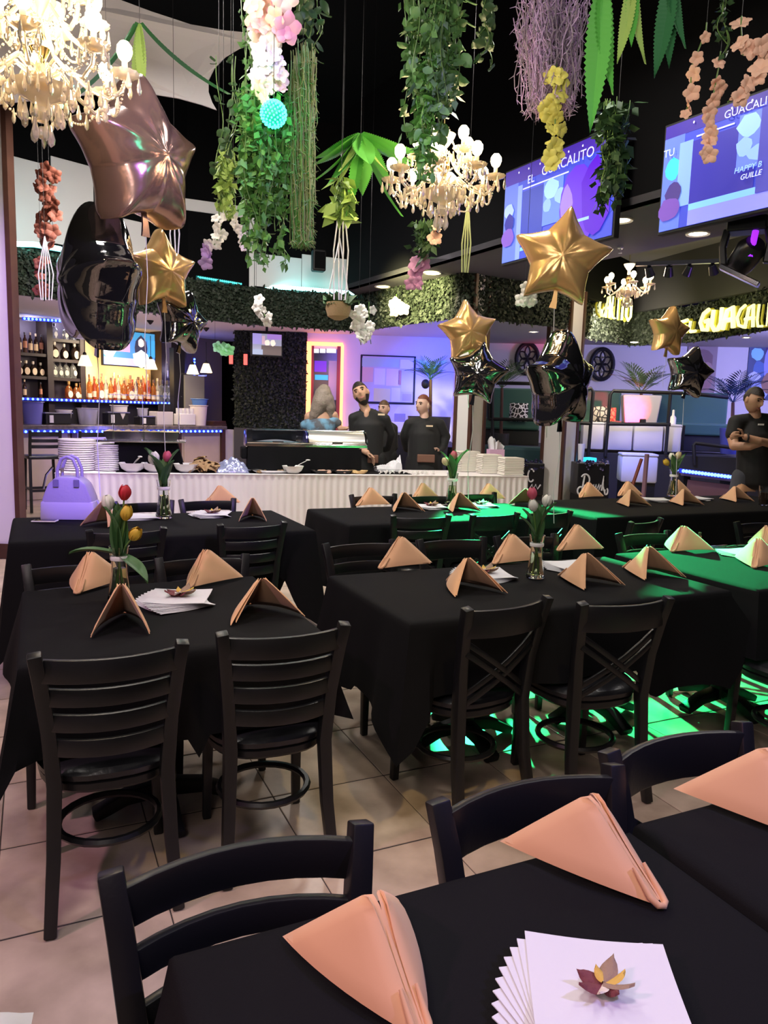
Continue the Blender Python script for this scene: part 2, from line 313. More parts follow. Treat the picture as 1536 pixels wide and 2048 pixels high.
# ------------------------------------------------------------------ tables and their cloths
def table(name, label, e0, e1, n0, n1, zt=.755, pedestals=1, group=None, px=None, dn=0):
    c = EN((e0+e1)/2, (n0+n1)/2); L, W_ = e1-e0, n1-n0
    t = thing('dining_table', label, 'table', c, GR, group)
    MB().box((0, 0, zt-.02), (L-.02, W_-.02, .035)).build('tabletop', K['frame'], t, bevel=.006)
    for k in range(pedestals):
        x = px[k] if px else (0 if pedestals == 1 else (-L/4+k*L/2))
        MB().lathe([(.05, .06), (.045, .12), (.038, .2), (.038, .6), (.06, .68), (.06, .715)], 14, (x, dn, 0)).build('column', K['black'], t)
        for q in range(4):
            g = q*PI/2; d = Vector((math.cos(g), math.sin(g), 0)); o = Vector((x, dn, 0))
            MB().bar([o+d*.03+Vector((0, 0, .085)), o+d*.14+Vector((0, 0, .07)), o+d*.2+Vector((0, 0, .042)), o+d*.25+Vector((0, 0, .022))], [.06, .06, .06, .07], [.06, .05, .045, .035]).build('base_foot', K['black'], t, bevel=.008)
    return t
def cloth(label, e0, e1, n0, n1, zt=.762, drop=.40, corner=.18, seed=1, flat=None, name='tablecloth'):
    """flat: sides (0 front,1 right,2 back,3 left) that lie on a neighbour and barely hang"""
    r = random.Random(seed); c = EN((e0+e1)/2, (n0+n1)/2); L, W_ = (e1-e0)/2, (n1-n0)/2
    per = []; N = 22
    for s_, (ax, ay, bx, by) in enumerate(((-L, -W_, L, -W_), (L, -W_, L, W_), (L, W_, -L, W_), (-L, W_, -L, -W_))):
        m = int(N*(L if s_ % 2 == 0 else W_)/.45)+4
        for k in range(m): per.append((ax+(bx-ax)*k/m, ay+(by-ay)*k/m, s_, k/m, m))
    n = len(per); ph = [r.uniform(0, 6.3) for _ in range(8)]; rows = []
    nrm = ((0, -1), (1, 0), (0, 1), (-1, 0))
    def edge(i):
        x, y, s_, t, m = per[i]; a = Vector(nrm[s_]); d = min(t, 1-t)*m*(2*(L if s_ % 2 == 0 else W_))/m
        if t < .5: b = Vector(nrm[(s_-1) % 4]); w_ = max(0, .5-d/.16*.5) if d < .16 else 0
        else: b = Vector(nrm[(s_+1) % 4]); w_ = max(0, .5-d/.16*.5) if d < .16 else 0
        o = a*(1-w_)+b*w_; cf = max(0, 1-d/.20); return x, y, (o.normalized() if o.length else a), cf, s_, d
    mb = MB(); mb.v.append((0, 0, zt))
    prof = [(-.45, 0), (-.02, 0), (0, -.004), (.008, -.012), (.012, -.03)]
    for (dx, dz) in prof:
        for i in range(n):
            x, y, o, cf, s_, d = edge(i)
            if dx == -.45: p = Vector((x*.55, y*.55, zt+.0008*math.sin(9*x+ph[0])))
            else: p = Vector((x, y, zt+dz))+Vector((o.x, o.y, 0))*dx
            mb.v.append(tuple(p))
    cg, sg = math.cos(GR), math.sin(GR)
    def seat_lift(x, y):
        wx, wy = c.x+x*cg-y*sg, c.y+x*sg+y*cg; f = 0
        for (sx, sy, rz) in SEATS:
            dx, dy = wx-sx, wy-sy; lx, ly = dx*math.cos(rz)+dy*math.sin(rz), -dx*math.sin(rz)+dy*math.cos(rz); q = max(abs(lx)-.225, abs(ly)-.235)
            f = max(f, 1-max(0, min(1, q/.075)))
        return f
    R_ = 7
    for k in range(1, R_+1):
        q = k/R_
        for i in range(n):
            x, y, o, cf, s_, d = edge(i); dd = drop
            if flat and s_ in flat: dd = flat[s_]
            u = x if s_ % 2 == 0 else y
            wv = (.5+.5*math.sin(u*15+ph[s_]))*.03+(.5+.5*math.sin(u*27+ph[s_+4]))*.014
            p = Vector((x, y, 0))+Vector((o.x, o.y, 0))*(.012+q*(wv*(1-cf)+.015+cf*.085))
            dd = dd+cf*cf*corner+.012*math.sin(u*11+ph[s_]); lf = max(seat_lift(x+o.x*.012, y+o.y*.012), seat_lift(x+o.x*.06, y+o.y*.06)); dd = dd*(1-lf)+min(dd, zt-.03-.476)*lf
            z = zt-.03-q*dd
            wx, wy = c.x+p.x*cg-p.y*sg, c.y+p.x*sg+p.y*cg
            for (sx, sy, rz) in SEATS:
                dx, dy = wx-sx, wy-sy; lx, ly = dx*math.cos(rz)+dy*math.sin(rz), -dx*math.sin(rz)+dy*math.cos(rz)
                if abs(lx) < .27 and -.36 < ly < -.13: q_ = min((-.13-ly)*(1-max(0, (abs(lx)-.22)/.05)), .004+q*(wv*(1-cf)+.015+cf*.085)); wx -= math.sin(rz)*q_; wy += math.cos(rz)*q_
            dx, dy = wx-c.x, wy-c.y; mb.v.append((dx*cg+dy*sg, -dx*sg+dy*cg, z))
    f = [(0, 1+i, 1+(i+1) % n) for i in range(n)]
    for k in range(len(prof)+R_-1):
        a = 1+k*n; b = a+n
        f += [(a+i, b+i, b+(i+1) % n, a+(i+1) % n) for i in range(n)]
    mb.f = f; o = mb.build(name, K['cloth'], None, True); o.location = (c.x, c.y, 0); o.rotation_euler = (0, 0, GR)
    return tag(o, label, 'tablecloth')
# ------------------------------------------------------------------ chairs
def chair_frame(t):
    k = K['frame']
    for s in (-1, 1):
        MB().bar([(s*.183, -.265, 0), (s*.168, -.222, .22), (s*.160, -.205, .44), (s*.172, -.222, .62), (s*.189, -.255, .78), (s*.2, -.278, .862)], [.036, .040, .043, .041, .040, .038], [.032, .038, .044, .038, .036, .034], up=(0, 1, 0)).build('rear_leg', k, t, bevel=.004)
        MB().bar([(s*.175, .19, 0), (s*.172, .185, .2), (s*.168, .18, .41)], [.03, .034, .038], [.03, .034, .038], up=(0, 1, 0)).build('front_leg', k, t, bevel=.004)
    so = []
    for i in range(28):
        g = 2*PI*i/28; x = .205*math.copysign(abs(math.cos(g))**.7, math.cos(g)); y = .205*math.copysign(abs(math.sin(g))**.75, math.sin(g)); so.append((x*(1+.08*y/.2), y))
    def ring(sc_, z): return [(x*sc_, y*sc_, z) for x, y in so]
    def loft(rs):
        m = MB(); n = len(so); m.v = [p for r_ in rs for p in r_]
        m.f = [(j*n+i, j*n+(i+1) % n, j*n+n+(i+1) % n, j*n+n+i) for j in range(len(rs)-1) for i in range(n)]+[tuple(range(n))[::-1], tuple((len(rs)-1)*n+i for i in range(n))]; return m
    loft([ring(.98, .395), ring(1.02, .405), ring(1.02, .425), ring(.98, .43)]).build('seat_frame', k, t)
    loft([ring(.97, .425), ring(1.05, .438), ring(1.06, .455), ring(1.0, .470), ring(.8, .479), ring(.4, .482)]).build('seat', K['vinyl'], t)
    MB().tube([(.158*math.cos(2*PI*i/24), .155*math.sin(2*PI*i/24), .20) for i in range(24)], .013, 6, True).build('stretcher_ring', k, t)
def slat(z, h, w0, y0, bow=.04, t=.018):
    pts = [(x*w0, y0-bow*(1-x*x), z) for x in (-1, -.75, -.5, -.25, 0, .25, .5, .75, 1)]
    return MB().bar(pts, t, h)
def ladder_chair():
    t = thing('ladder_back_chair', '-', 'chair'); chair_frame(t)
    for z, h, y, w_ in ((.808, .070, -.262, .186), (.724, .054, -.242, .178), (.642, .054, -.227, .170), (.562, .054, -.216, .164)): slat(z, h, w_, y, .05).build('back_slat', K['frame'], t, bevel=.004)
    return t
def cross_chair():
    t = thing('cross_back_chair', '-', 'chair'); chair_frame(t)
    slat(.795, .105, .186, -.26, .045).build('top_rail', K['frame'], t, bevel=.005)
    for s in (-1, 1):
        for dz in (0, -.04):
            pts = [(s*x*.172, -.246+.05*(.5-x/2)-.03*(1-x*x)+.004*s, .60+dz+.12*x) for x in (-1, -.6, -.2, .2, .6, 1)]
            MB().bar(pts, .012, .022).build('cross_strap', K['frame'], t, bevel=.003)
    return t
LAD, CRO = ladder_chair(), cross_chair(); used = set(); SEATS = []; CS = .965
def chair(proto, pl, pr, label, group=None, back=False, zt=.832):
    """pl, pr: where the two post tops show in the photograph; back: the chair faces the viewer"""
    a, b = Z(*pl, zt), Z(*pr, zt); m = (a+b)/2; d = b-a; rz = math.atan2(d.y, d.x)
    if back: rz += PI
    loc = Vector((m.x, m.y, 0))+Vector((-math.sin(rz), math.cos(rz), 0))*.265
    SEATS.append((loc.x, loc.y, rz))
    if proto.name not in used: used.add(proto.name); proto['label'] = label; proto.location = loc; proto.rotation_euler = (0, 0, rz); proto.scale = (CS, CS, CS); o = proto
    else: o = dup(proto, label, loc, rz, CS)
    o.location.z = .003
    if group: o['group'] = group
    return o
chair(LAD, (60, 1312), (372, 1283), 'black ladder back chair at the near left table, left of its two front chairs')
chair(LAD, (442, 1268), (690, 1247), 'black ladder back chair at the near left table, right of its two front chairs')
chair(LAD, (222, 1748), (722, 1648), 'closest black ladder back chair, at lower left behind the foreground table', back=True)
chair(CRO, (880, 1604), (1225, 1532), 'black cross back chair behind the folded napkin of the foreground table', back=True)
chair(CRO, (1236, 1500), (1472, 1449), 'black cross back chair farther right behind the foreground table', back=True)
chair(CRO, (942, 1217), (1088, 1195), 'black cross back chair before the middle table, left one of the pair')
chair(CRO, (1165, 1207), (1337, 1195), 'black cross back chair before the middle table, right one of the pair')
chair(LAD, (47, 1131), (255, 1122), 'black chair behind the near left table at its left corner', back=True)
chair(LAD, (318, 1117), (490, 1109), 'black chair behind the near left table, beside the tulip vase', back=True)
chair(LAD, (170, 1062), (335, 1055), 'black ladder back chair before the handbag table, partly behind tulips')
chair(LAD, (435, 1050), (573, 1044), 'black ladder back chair before the left rear table with greenish slats')
chair(LAD, (357, 1000), (472, 997), 'black chair behind the left rear table against the white buffet skirt', back=True)
chair(LAD, (232, 1004), (341, 1001), 'black chair behind the left rear table between handbag and vase', back=True)
chair(LAD, (650, 1088), (787, 1080), 'black ladder back chair behind the middle table at its left end', back=True)
chair(CRO, (840, 1080), (966, 1075), 'black wide railed chair behind the middle table at its centre', back=True)
chair(LAD, (993, 1073), (1110, 1068), 'black chair behind the middle table and its vase, green edged', back=True)
chair(LAD, (787, 1031), (897, 1030), 'black ladder back chair at the front of the centre rear table')
chair(CRO, (945, 1030), (1036, 1025), 'black cross back chair at the front of the centre rear table')
chair(CRO, (1055, 1027), (1147, 1021), 'black cross back chair at the right end of the centre rear table')
chair(LAD, (697, 990), (795, 988), 'black chair behind the centre rear table at its left end', back=True)
chair(LAD, (820, 990), (903, 989), 'black chair behind the centre rear table near the tulip vase', back=True)
chair(LAD, (912, 987), (990, 985), 'black chair behind the centre rear table at its right end', back=True)
chair(LAD, (1241, 1067), (1333, 1062), 'black chair behind the right edge table with cutlery, its left end', back=True)
chair(CRO, (1268, 1044), (1316, 1037), 'black chair at the front of the right rear table, violet lit back')
chair(LAD, (1477, 1044), (1560, 1042), 'black chair behind the right edge table, cut by the picture edge', back=True)
t = dup(CRO, 'black chair under the overlapping cloth at the right edge', EN(3.02, 2.12), GR, CS); SEATS.append((t.location.x, t.location.y, GR))

# ------------------------------------------------------------------ the tables, laid after the chairs so that cloths rest on seats
TB = {'T1': (-.06, .86, 2.27, 3.21), 'T2': (1.19, 2.775, 2.30, 3.11), 'T5': (2.885, 4.3, 2.24, 3.14), 'FG': (.15, .955, .18, .957), 'FG2': (.985, 1.9, .18, .965),
      'LF': (-.14, 1.56, 4.36, 5.30), 'T3': (1.85, 3.62, 4.48, 5.32), 'T4': (3.80, 6.6, 4.37, 5.42)}
table('x', 'dining table under the black cloth with red tulip vase, left', *TB['T1'])
cloth('black cloth on the near left table with four peach napkins', *TB['T1'], seed=3, drop=.50)
table('x', 'long dining table under the black cloth in the middle, with glass tulip vase', *TB['T2'], pedestals=2, px=(-.225, .53), dn=.125)
cloth('long black cloth on the middle table lit green at one end', *TB['T2'], seed=5, drop=.37, corner=.08, flat={2: .2, 1: .05})
table('x', 'dining table at the right edge under a cloth with cutlery', *TB['T5'], pedestals=2)
cloth('black cloth at right edge overlapping the middle table, green lit rim', *TB['T5'], seed=8, zt=.768, drop=.37, flat={2: .2})
table('x', 'foreground table closest to the viewer, under the fanned white napkins', *TB['FG'], dn=-.13)
cloth('black cloth on the closest foreground table under the fanned napkins', *TB['FG'], seed=11, drop=.30, flat={1: .012})
table('x', 'foreground table at the lower right corner, behind the cloth seam', *TB['FG2'])
cloth('second foreground black cloth at lower right, bluish, beyond the seam', *TB['FG2'], seed=12, zt=.768, drop=.30, flat={3: .004})
table('x', 'dining table with the handbag on it, left rear', *TB['LF'], pedestals=2, px=(-.56, .43))
cloth('black cloth on the left rear table beneath the handbag', *TB['LF'], seed=14, drop=.45)
table('x', 'dining table in the centre rear before the white skirted buffet', *TB['T3'], pedestals=2, dn=.08)
cloth('black cloth on the centre rear table with six napkins', *TB['T3'], seed=15, drop=.45)
table('x', 'long dining table in the right rear before the lounge', *TB['T4'], pedestals=2)
cloth('black cloth on the right rear table with seven orange napkins', *TB['T4'], seed=16, drop=.45)

# ------------------------------------------------------------------ folded cloth napkins
def napkin_mesh(seed, w=.10, b=.13, c=.12, ay=.015, H=.122):
    r = random.Random(seed); mb = MB(); A, B = Vector((0, ay, H)), Vector((0, -b, .004)); n = 9
    for s in (-1, 1):
        for layer, (off, thk, inset) in enumerate(((.012, .0045, 0), (.0035, .004, .02))):
            C_ = Vector((s*w*(1+r.uniform(-.08, .08)), c*(1+r.uniform(-.08, .08)), .004)); if_ = 1-inset*2
            nn = (C_-A).cross(B-A).normalized(); nn = nn if nn.x*s > 0 else -nn
            sh = Vector((s*off, -off*.3, 0)); bl = r.uniform(.014, .021)
            def pt(i, j, side):
                a, q = i/n, (j/i if i else 0); p = A+(B-A)*(a*(1-q)*if_)+(C_-A)*(a*q*if_)
                k = a*(1-q)*q*4*a+.5*a*(1-a); e_ = min(1, min(q, 1-q, 1-a)*5+.0)
                rd = 1-(1-e_)**2; p = p+nn*(bl*k+side*thk*(.25+.75*rd))+sh*(1-q*.8)*(1-.7*a**4)
                cr = (1-q)**5*.009*math.sin(a*PI); p = p-nn*cr
                if p.z > H*.9: p.z = H*.9+(p.z-H*.9)*.45
                if p.z < .0015: p.z = .0015
                return p
            idx = {}
            for side in (1, -1):
                for i in range(n+1):
                    for j in range(i+1): idx[side, i, j] = len(mb.v); mb.v.append(tuple(pt(i, j, side)))
            for side in (1, -1):
                for i in range(n):
                    for j in range(i+1):
                        f = [(idx[side, i, j], idx[side, i+1, j], idx[side, i+1, j+1])]
                        if j < i: f.append((idx[side, i, j], idx[side, i+1, j+1], idx[side, i, j+1]))
                        mb.f += f if side*s > 0 else [q[::-1] for q in f]
            ed = [(i, 0) for i in range(n+1)]+[(n, j) for j in range(1, n+1)]+[(i, i) for i in range(n-1, 0, -1)]
            for k in range(len(ed)):
                p, q = ed[k], ed[(k+1) % len(ed)]; mb.f.append((idx[1, *p], idx[1, *q], idx[-1, *q], idx[-1, *p]))
    mb.tube([(-.012, -b+.045, .045), (-.012, -b+.012, .014), (-.008, -b-.001, .0065), (0, -b-.005, .0055), (.008, -b-.001, .0065), (.012, -b+.012, .014), (.012, -b+.045, .045)], [.003, .0055, .0055, .005, .0055, .0055, .003], 8)
    me = mb.mesh('folded_napkin', K['napkin'], True, fixn=True); me.set_sharp_from_angle(angle=math.radians(80)); return me
NAP = [napkin_mesh(1), napkin_mesh(2, .105, .125, .115, .012, .132), napkin_mesh(3, .085, .125, .12, .02, .142), napkin_mesh(4, .125, .12, .10, .01, .132), napkin_mesh(5, .10, .128, .115, .015, .134)]
def napkin(px, py, rz, label, k=0, s=1.1, zt=.764, pos=None):
    k = k or 4
    p = pos or Z(px, py, zt); o = link('folded_napkin', NAP[k], None, (p.x, p.y, zt), math.radians(rz), s=s); tag(o, label, 'napkin', 'peach folded cloth napkins'); return o
# rz 0: the closed ridge runs towards the viewer; 180: the open fold faces the viewer
def napkin_ridge(bx, by, cx, cy, label, k, s=1.0, zt=.764, side=-1):
    B_, C_ = Z(bx, by, zt), Z(cx, cy, zt); ang = math.atan2(C_.y-B_.y, C_.x-B_.x); base = math.atan2(.25, side*.10); rz = ang-base
    m = Matrix.Rotation(rz, 3, 'Z') @ Vector((0, .13*s, 0)); p = B_+m; o = link('folded_napkin', NAP[k], None, (p.x, p.y, zt), rz, s=s); return tag(o, label, 'napkin', 'peach folded cloth napkins')
napkin_ridge(1322, 1815, 1000, 1692, 'large peach folded napkin in the foreground, centre right', 0, 1.0)
napkin_ridge(850, 2085, 574, 1893, 'large pink lit folded napkin at the bottom edge of the picture', 0, .93)
napkin_ridge(1660, 1700, 1358, 1580, 'pink lit folded napkin cut off by the right picture edge', 1, 1.0, .77)
napkin(180, 1172, 2, 'pale peach napkin left of the tulip vase, near left table', 0)
napkin(410, 1163, -14, 'orange napkin behind the white paper napkins of the near left table', 1)
napkin(245, 1250, 196, 'peach napkin open towards the viewer before the near vase', 2)
napkin(522, 1228, 208, 'slumped peach napkin at the right corner of the near left table', 3, 1.08)
napkin(797, 1130, -38, 'orange napkin at the left end of the middle table', 0)
napkin(930, 1178, 205, 'rosy napkin at the front of the middle table before the white paper napkins', 1)
napkin(1018, 1122, -40, 'yellowish napkin left of the vase on the middle table', 0)
napkin(1165, 1165, 212, 'rosy napkin at the front of the middle table right of the vase', 1)
napkin(1290, 1148, 205, 'pale green tinted napkin at the right of the middle table', 1)
napkin(1148, 1098, -50, 'bright green lit napkin behind the vase on the middle table', 0)
napkin(505, 1038, 190, 'tan napkin at the right front of the left rear table', 2)
napkin(437, 1007, -35, 'pinkish napkin at the back of the left rear table', 0)
napkin(212, 1048, 170, 'orange napkin behind the red tulip on the left rear table', 2)
napkin(738, 1010, -40, 'mustard napkin at the left end of the centre rear table', 0)
napkin(806, 1020, 200, 'green tinted napkin at the front left of the centre rear table', 1)
napkin(843, 998, -35, 'mustard napkin at the back of the centre rear table', 0)
napkin(916, 1020, 205, 'pale green napkin at the front of the centre rear table by the vase', 1)
napkin(974, 998, -45, 'tan napkin at the back right of the centre rear table', 0)
napkin(1052, 1010, 150, 'mustard napkin hidden behind the tall white and pink tulips', 0)
napkin(1174, 994, -40, 'orange napkin at the left end of the right rear table', 0)
napkin(1252, 991, -45, 'orange napkin in the back row of the right rear table, left of the vase', 0)
napkin(1258, 1010, 205, 'orange napkin in the front row of the right rear table, left one', 1)
napkin(1352, 986, -40, 'orange napkin directly behind the right rear vase', 0)
napkin(1364, 1008, 205, 'orange napkin before the white papers of the right rear table', 1)
napkin(1466, 1001, 208, 'orange napkin in the front row of the right rear table, right one', 1)
napkin(1482, 984, -45, 'orange napkin in the back row of the right rear table, right one', 0)
napkin(1362, 1099, -42, 'yellow green napkin at the left end of the right edge table', 3, zt=.77)
napkin(1512, 1128, -30, 'yellow napkin at the right picture edge, front of the cutlery', 0, zt=.77)
napkin(1530, 1098, -35, 'yellow napkin at the right picture edge, behind the cutlery', 0, zt=.77)

# ------------------------------------------------------------------ fanned paper napkins
def paper_mesh(seed, s=.185, lift=.014):
    r = random.Random(seed); a, b = r.uniform(0, 6), r.uniform(0, 6)
    def fn(side):
        def f(u, v):
            x, y = (u-.5)*s, (v-.5)*s; z = .0006*math.sin(x*50+a)*math.sin(y*40+b)+.001+lift*max(0, (abs(x)+abs(y))/s-.55)**1.5*.9
            return (x, y, max(.0004, z)+side*.0007)
        return f
    m = MB(); m.grid(fn(1), 10, 10); m.grid(fn(-1), 10, 10); return m.mesh('paper_napkin', K['paper'], True)
PAP = [paper_mesh(i) for i in range(3)]
def fan(px, py, n, rz0, step, where, zt=.764, r0=.03):
    p = Z(px, py, zt); piv = p+Vector((.05, -.035, 0)); ords = ['lowest', 'second', 'third', 'fourth', 'fifth', 'sixth', 'seventh', 'eighth', 'ninth', 'tenth', 'eleventh', 'twelfth']
    for i in range(n):
        g = math.radians(rz0-step*(n-1-i)*-1); off = Vector((math.cos(g+2.53), math.sin(g+2.53), 0))*.062
        o = link('paper_napkin', PAP[i % 3], None, (piv.x+off.x, piv.y+off.y, zt+.0024*i), g, s=1.0 if 'foreground' in where else (1.2, 1.2, 1))
        tag(o, ('topmost sheet' if i == n-1 else ords[i]+' sheet from below')+' of napkins '+where, 'paper napkin', 'fanned paper napkins '+where)
    return Vector((p.x, p.y, zt+.0024*n+.007))
petm = MB().grid(lambda u, v: ((v-.5)*.03*math.sin(PI*min(1, u*.9+.1))**.7, u*.05, .016*u*u-.006*(2*v-1)**2+.003), 6, 4).mesh('petal', None)
PET = []
for nm, c_ in (('dried_maroon', (.17, .04, .05)), ('dried_yellow', (.62, .40, .08)), ('dried_tan', (.30, .20, .14)), ('dried_cream', (.75, .66, .58))):
    me = petm.copy(); me.materials.append(M(nm, c_, .7, bump=(90, .3))); PET.append(me)
def sprig(p, where, s=1.):
    t = thing('dried_flower', 'dried flower on napkins '+where, 'flower', p, R.uniform(-.3, .3), None, s)
    for i, (g, k, zz, sc_) in enumerate(((2.6, 0, 0, 1.1), (3.6, 0, 0, 1.2), (4.6, 3, .002, .9), (.4, 1, .006, 1.1), (1.1, 2, .008, 1.3), (5.5, 0, .001, .9), (-.3, 2, .006, 1.2), (1.9, 1, .01, .7))):
        link('petal', PET[k], t, (0, 0, zz), rot=(-.05+.07*(i % 3), .5*(i % 3-1), g-PI/2), s=sc_)
    return t
sprig(fan(1205, 2030, 12, -6, 5.5, 'in the foreground', r0=.012)+Vector((-.002, .0, .004)), 'in the foreground', .6)
sprig(fan(360, 1203, 9, 5, 5, 'on the near left table', r0=.03), 'on the near left table')
sprig(fan(970, 1152, 7, 10, 6, 'left of vase on the middle table', r0=.03), 'left of vase on the middle table')
fan(1150, 1135, 7, 20, 6, 'lit green on the middle table', r0=.03)
sprig(fan(425, 1031, 7, 0, 6, 'right of vase on the left rear table', r0=.04), 'right of vase on the left rear table')
fan(285, 1035, 5, 10, 7, 'between handbag and left rear vase', r0=.03)
sprig(fan(862, 1015, 6, 10, 6, 'left of vase on the centre rear table', r0=.04), 'left of vase on the centre rear table')
sprig(fan(962, 1012, 6, 10, 6, 'right of vase on the centre rear table', r0=.04), 'right of vase on the centre rear table')
fan(1312, 1001, 6, 0, 7, 'left of vase on the right rear table', r0=.05); fan(1392, 998, 6, 20, 7, 'right of vase on the right rear table', r0=.04)
fan(1490, 1108, 6, 20, 6, 'on the right edge table', .77, .03)

# ------------------------------------------------------------------ bud vases with tulips
def tulip_petal(col, nm):
    f = lambda u, v: ((v-.5)*.034*math.sin(PI*(u*.80+.12))**.8, -.017*math.sin(PI*(u*.75+.1))-.004*(1-(2*v-1)**2), u*.055)
    return MB().grid(f, 7, 4).mesh('petal', M(nm, col, .5))
TP = {k: tulip_petal(c, 'tulip_'+k) for k, c in (('red', (.62, .03, .05)), ('pink', (.60, .10, .17)), ('white', (.80, .80, .74)), ('yellow', (.75, .50, .06)), ('cream', (.75, .62, .38)))}
blade = MB().grid(lambda u, v: ((v-.5)*.062*math.sin(PI*min(1, .12+u*.88))**.8, -.012*u-.045*u**3+.012*(2*v-1)**2, .2*u-.02*u*u), 9, 4).mesh('leaf', K['leaf'], True)
def vase(p, label, blooms, leaves_, s=1., where=''):
    t = thing('bud_vase', label, 'vase', p, 0, 'glass bud vases with tulips', s)
    MB().lathe([(.0001, .004), (.029, .004), (.031, .008), (.029, .02), (.021, .09), (.019, .14), (.024, .185), (.026, .2), (.0235, .2), (.0215, .185), (.0165, .14), (.0185, .09), (.0265, .02), (.02, .014), (.0001, .012)], 18).build('glass_body', K['glass'], t)
    MB().lathe([(.0001, .0135), (.019, .0145), (.0255, .021), (.0178, .088), (.016, .12), (.0001, .12)], 14).build('water', M('vase_water', (.72, .80, .55), .02, trans=1., ior=1.33), t)
    MB().lathe([(.0205, .148), (.0225, .15), (.0232, .157), (.0225, .164), (.0215, .166)], 16).build('ribbon_band', K['wht'], t)
    for ch in t.children: ch.scale = (1.42, 1.42, 1)
    f = thing('tulip_bunch', 'x', 'x', p, 0, None, s); del f['label']; del f['category']; f.parent = t; f.location = (0, 0, 0); f.scale = (1, 1, 1)
    for i, (col, g, tilt, h) in enumerate(blooms):
        d = Vector((math.cos(g)*math.sin(tilt), math.sin(g)*math.sin(tilt), math.cos(tilt))); top = Vector((0, 0, .17))+d*h
        MB().tube([(-math.cos(g)*.012, -math.sin(g)*.012, .02), (0, 0, .15), Vector((0, 0, .17))+d*h*.5, top], .0032, 6).build('stem', K['stem'], f)
        for q in range(6): link('petal', TP[col], f, top-d*.006, rot=(Matrix(d.to_track_quat('Z', 'Y').to_matrix().to_4x4()) @ Matrix.Rotation(q*PI/3, 4, 'Z')).to_euler(), s=1.0 if q % 2 else .93)
    for (g, tilt, sc_) in leaves_:
        link('leaf', blade, f, (0, 0, .165), rot=(Matrix.Rotation(g+PI/2, 4, 'Z') @ Matrix.Rotation(tilt, 4, 'X')).to_euler(), s=sc_)
    return t
LV = [(.3, -.05, 1.0), (2.4, -.1, 1.05), (3.6, -.02, 1.0), (4.6, -.12, .95), (5.4, -.05, 1.0), (-.6, 1.75, .95), (1.2, 0, 1.), (3.5, 1.2, .9), (5.0, -.2, 1.05), (4.0, -.25, .95)]
vase(Z(240, 1200, .763), 'glass vase with red, white and yellow tulips on the near left table', [('red', .2, .10, .205), ('white', 2.9, .22, .17), ('yellow', -.5, .26, .14), ('yellow', -.4, .75, .09)], LV, 1.04)
vase(Z(1070, 1156, .763), 'glass vase with pink and white tulips on the middle table', [('pink', 2.6, .16, .20), ('white', .4, .22, .17), ('white', 3.6, .2, .15)], [(.2, 0, 1.1), (-.3, .1, 1.1), (1.3, .05, 1), (2.6, .2, .9), (4.4, 0, .9), (3.2, .35, .8)], 1.0)
vase(Z(328, 1037, .763), 'glass vase with red and blue lit tulips on the left rear table', [('pink', .3, .12, .13), ('white', 3.0, .3, .13), ('white', 2.6, .55, .13)], [(2.8, .25, 1.2), (.4, .1, 1.1), (1.4, .1, 1), (4.2, .2, 1), (5.6, .3, .9)], 1.28)
vase(Z(903, 1009, .763), 'glass vase with a pink tulip on the centre rear table', [('pink', 1, .05, .12), ('cream', 3.0, .45, .09)], [(.2, .2, 1.1), (1.3, 0, 1), (2.8, .2, 1), (4.2, .1, .9)], 1.3)
vase(Z(1345, 993, .763), 'glass vase with cream and orange tulips on the right rear table', [('cream', .4, .2, .12), ('white', 2.6, .2, .11), ('yellow', 3.3, .7, .09)], [(.4, .3, 1), (2.0, .1, .9), (4.0, .2, .9)], 1.3)
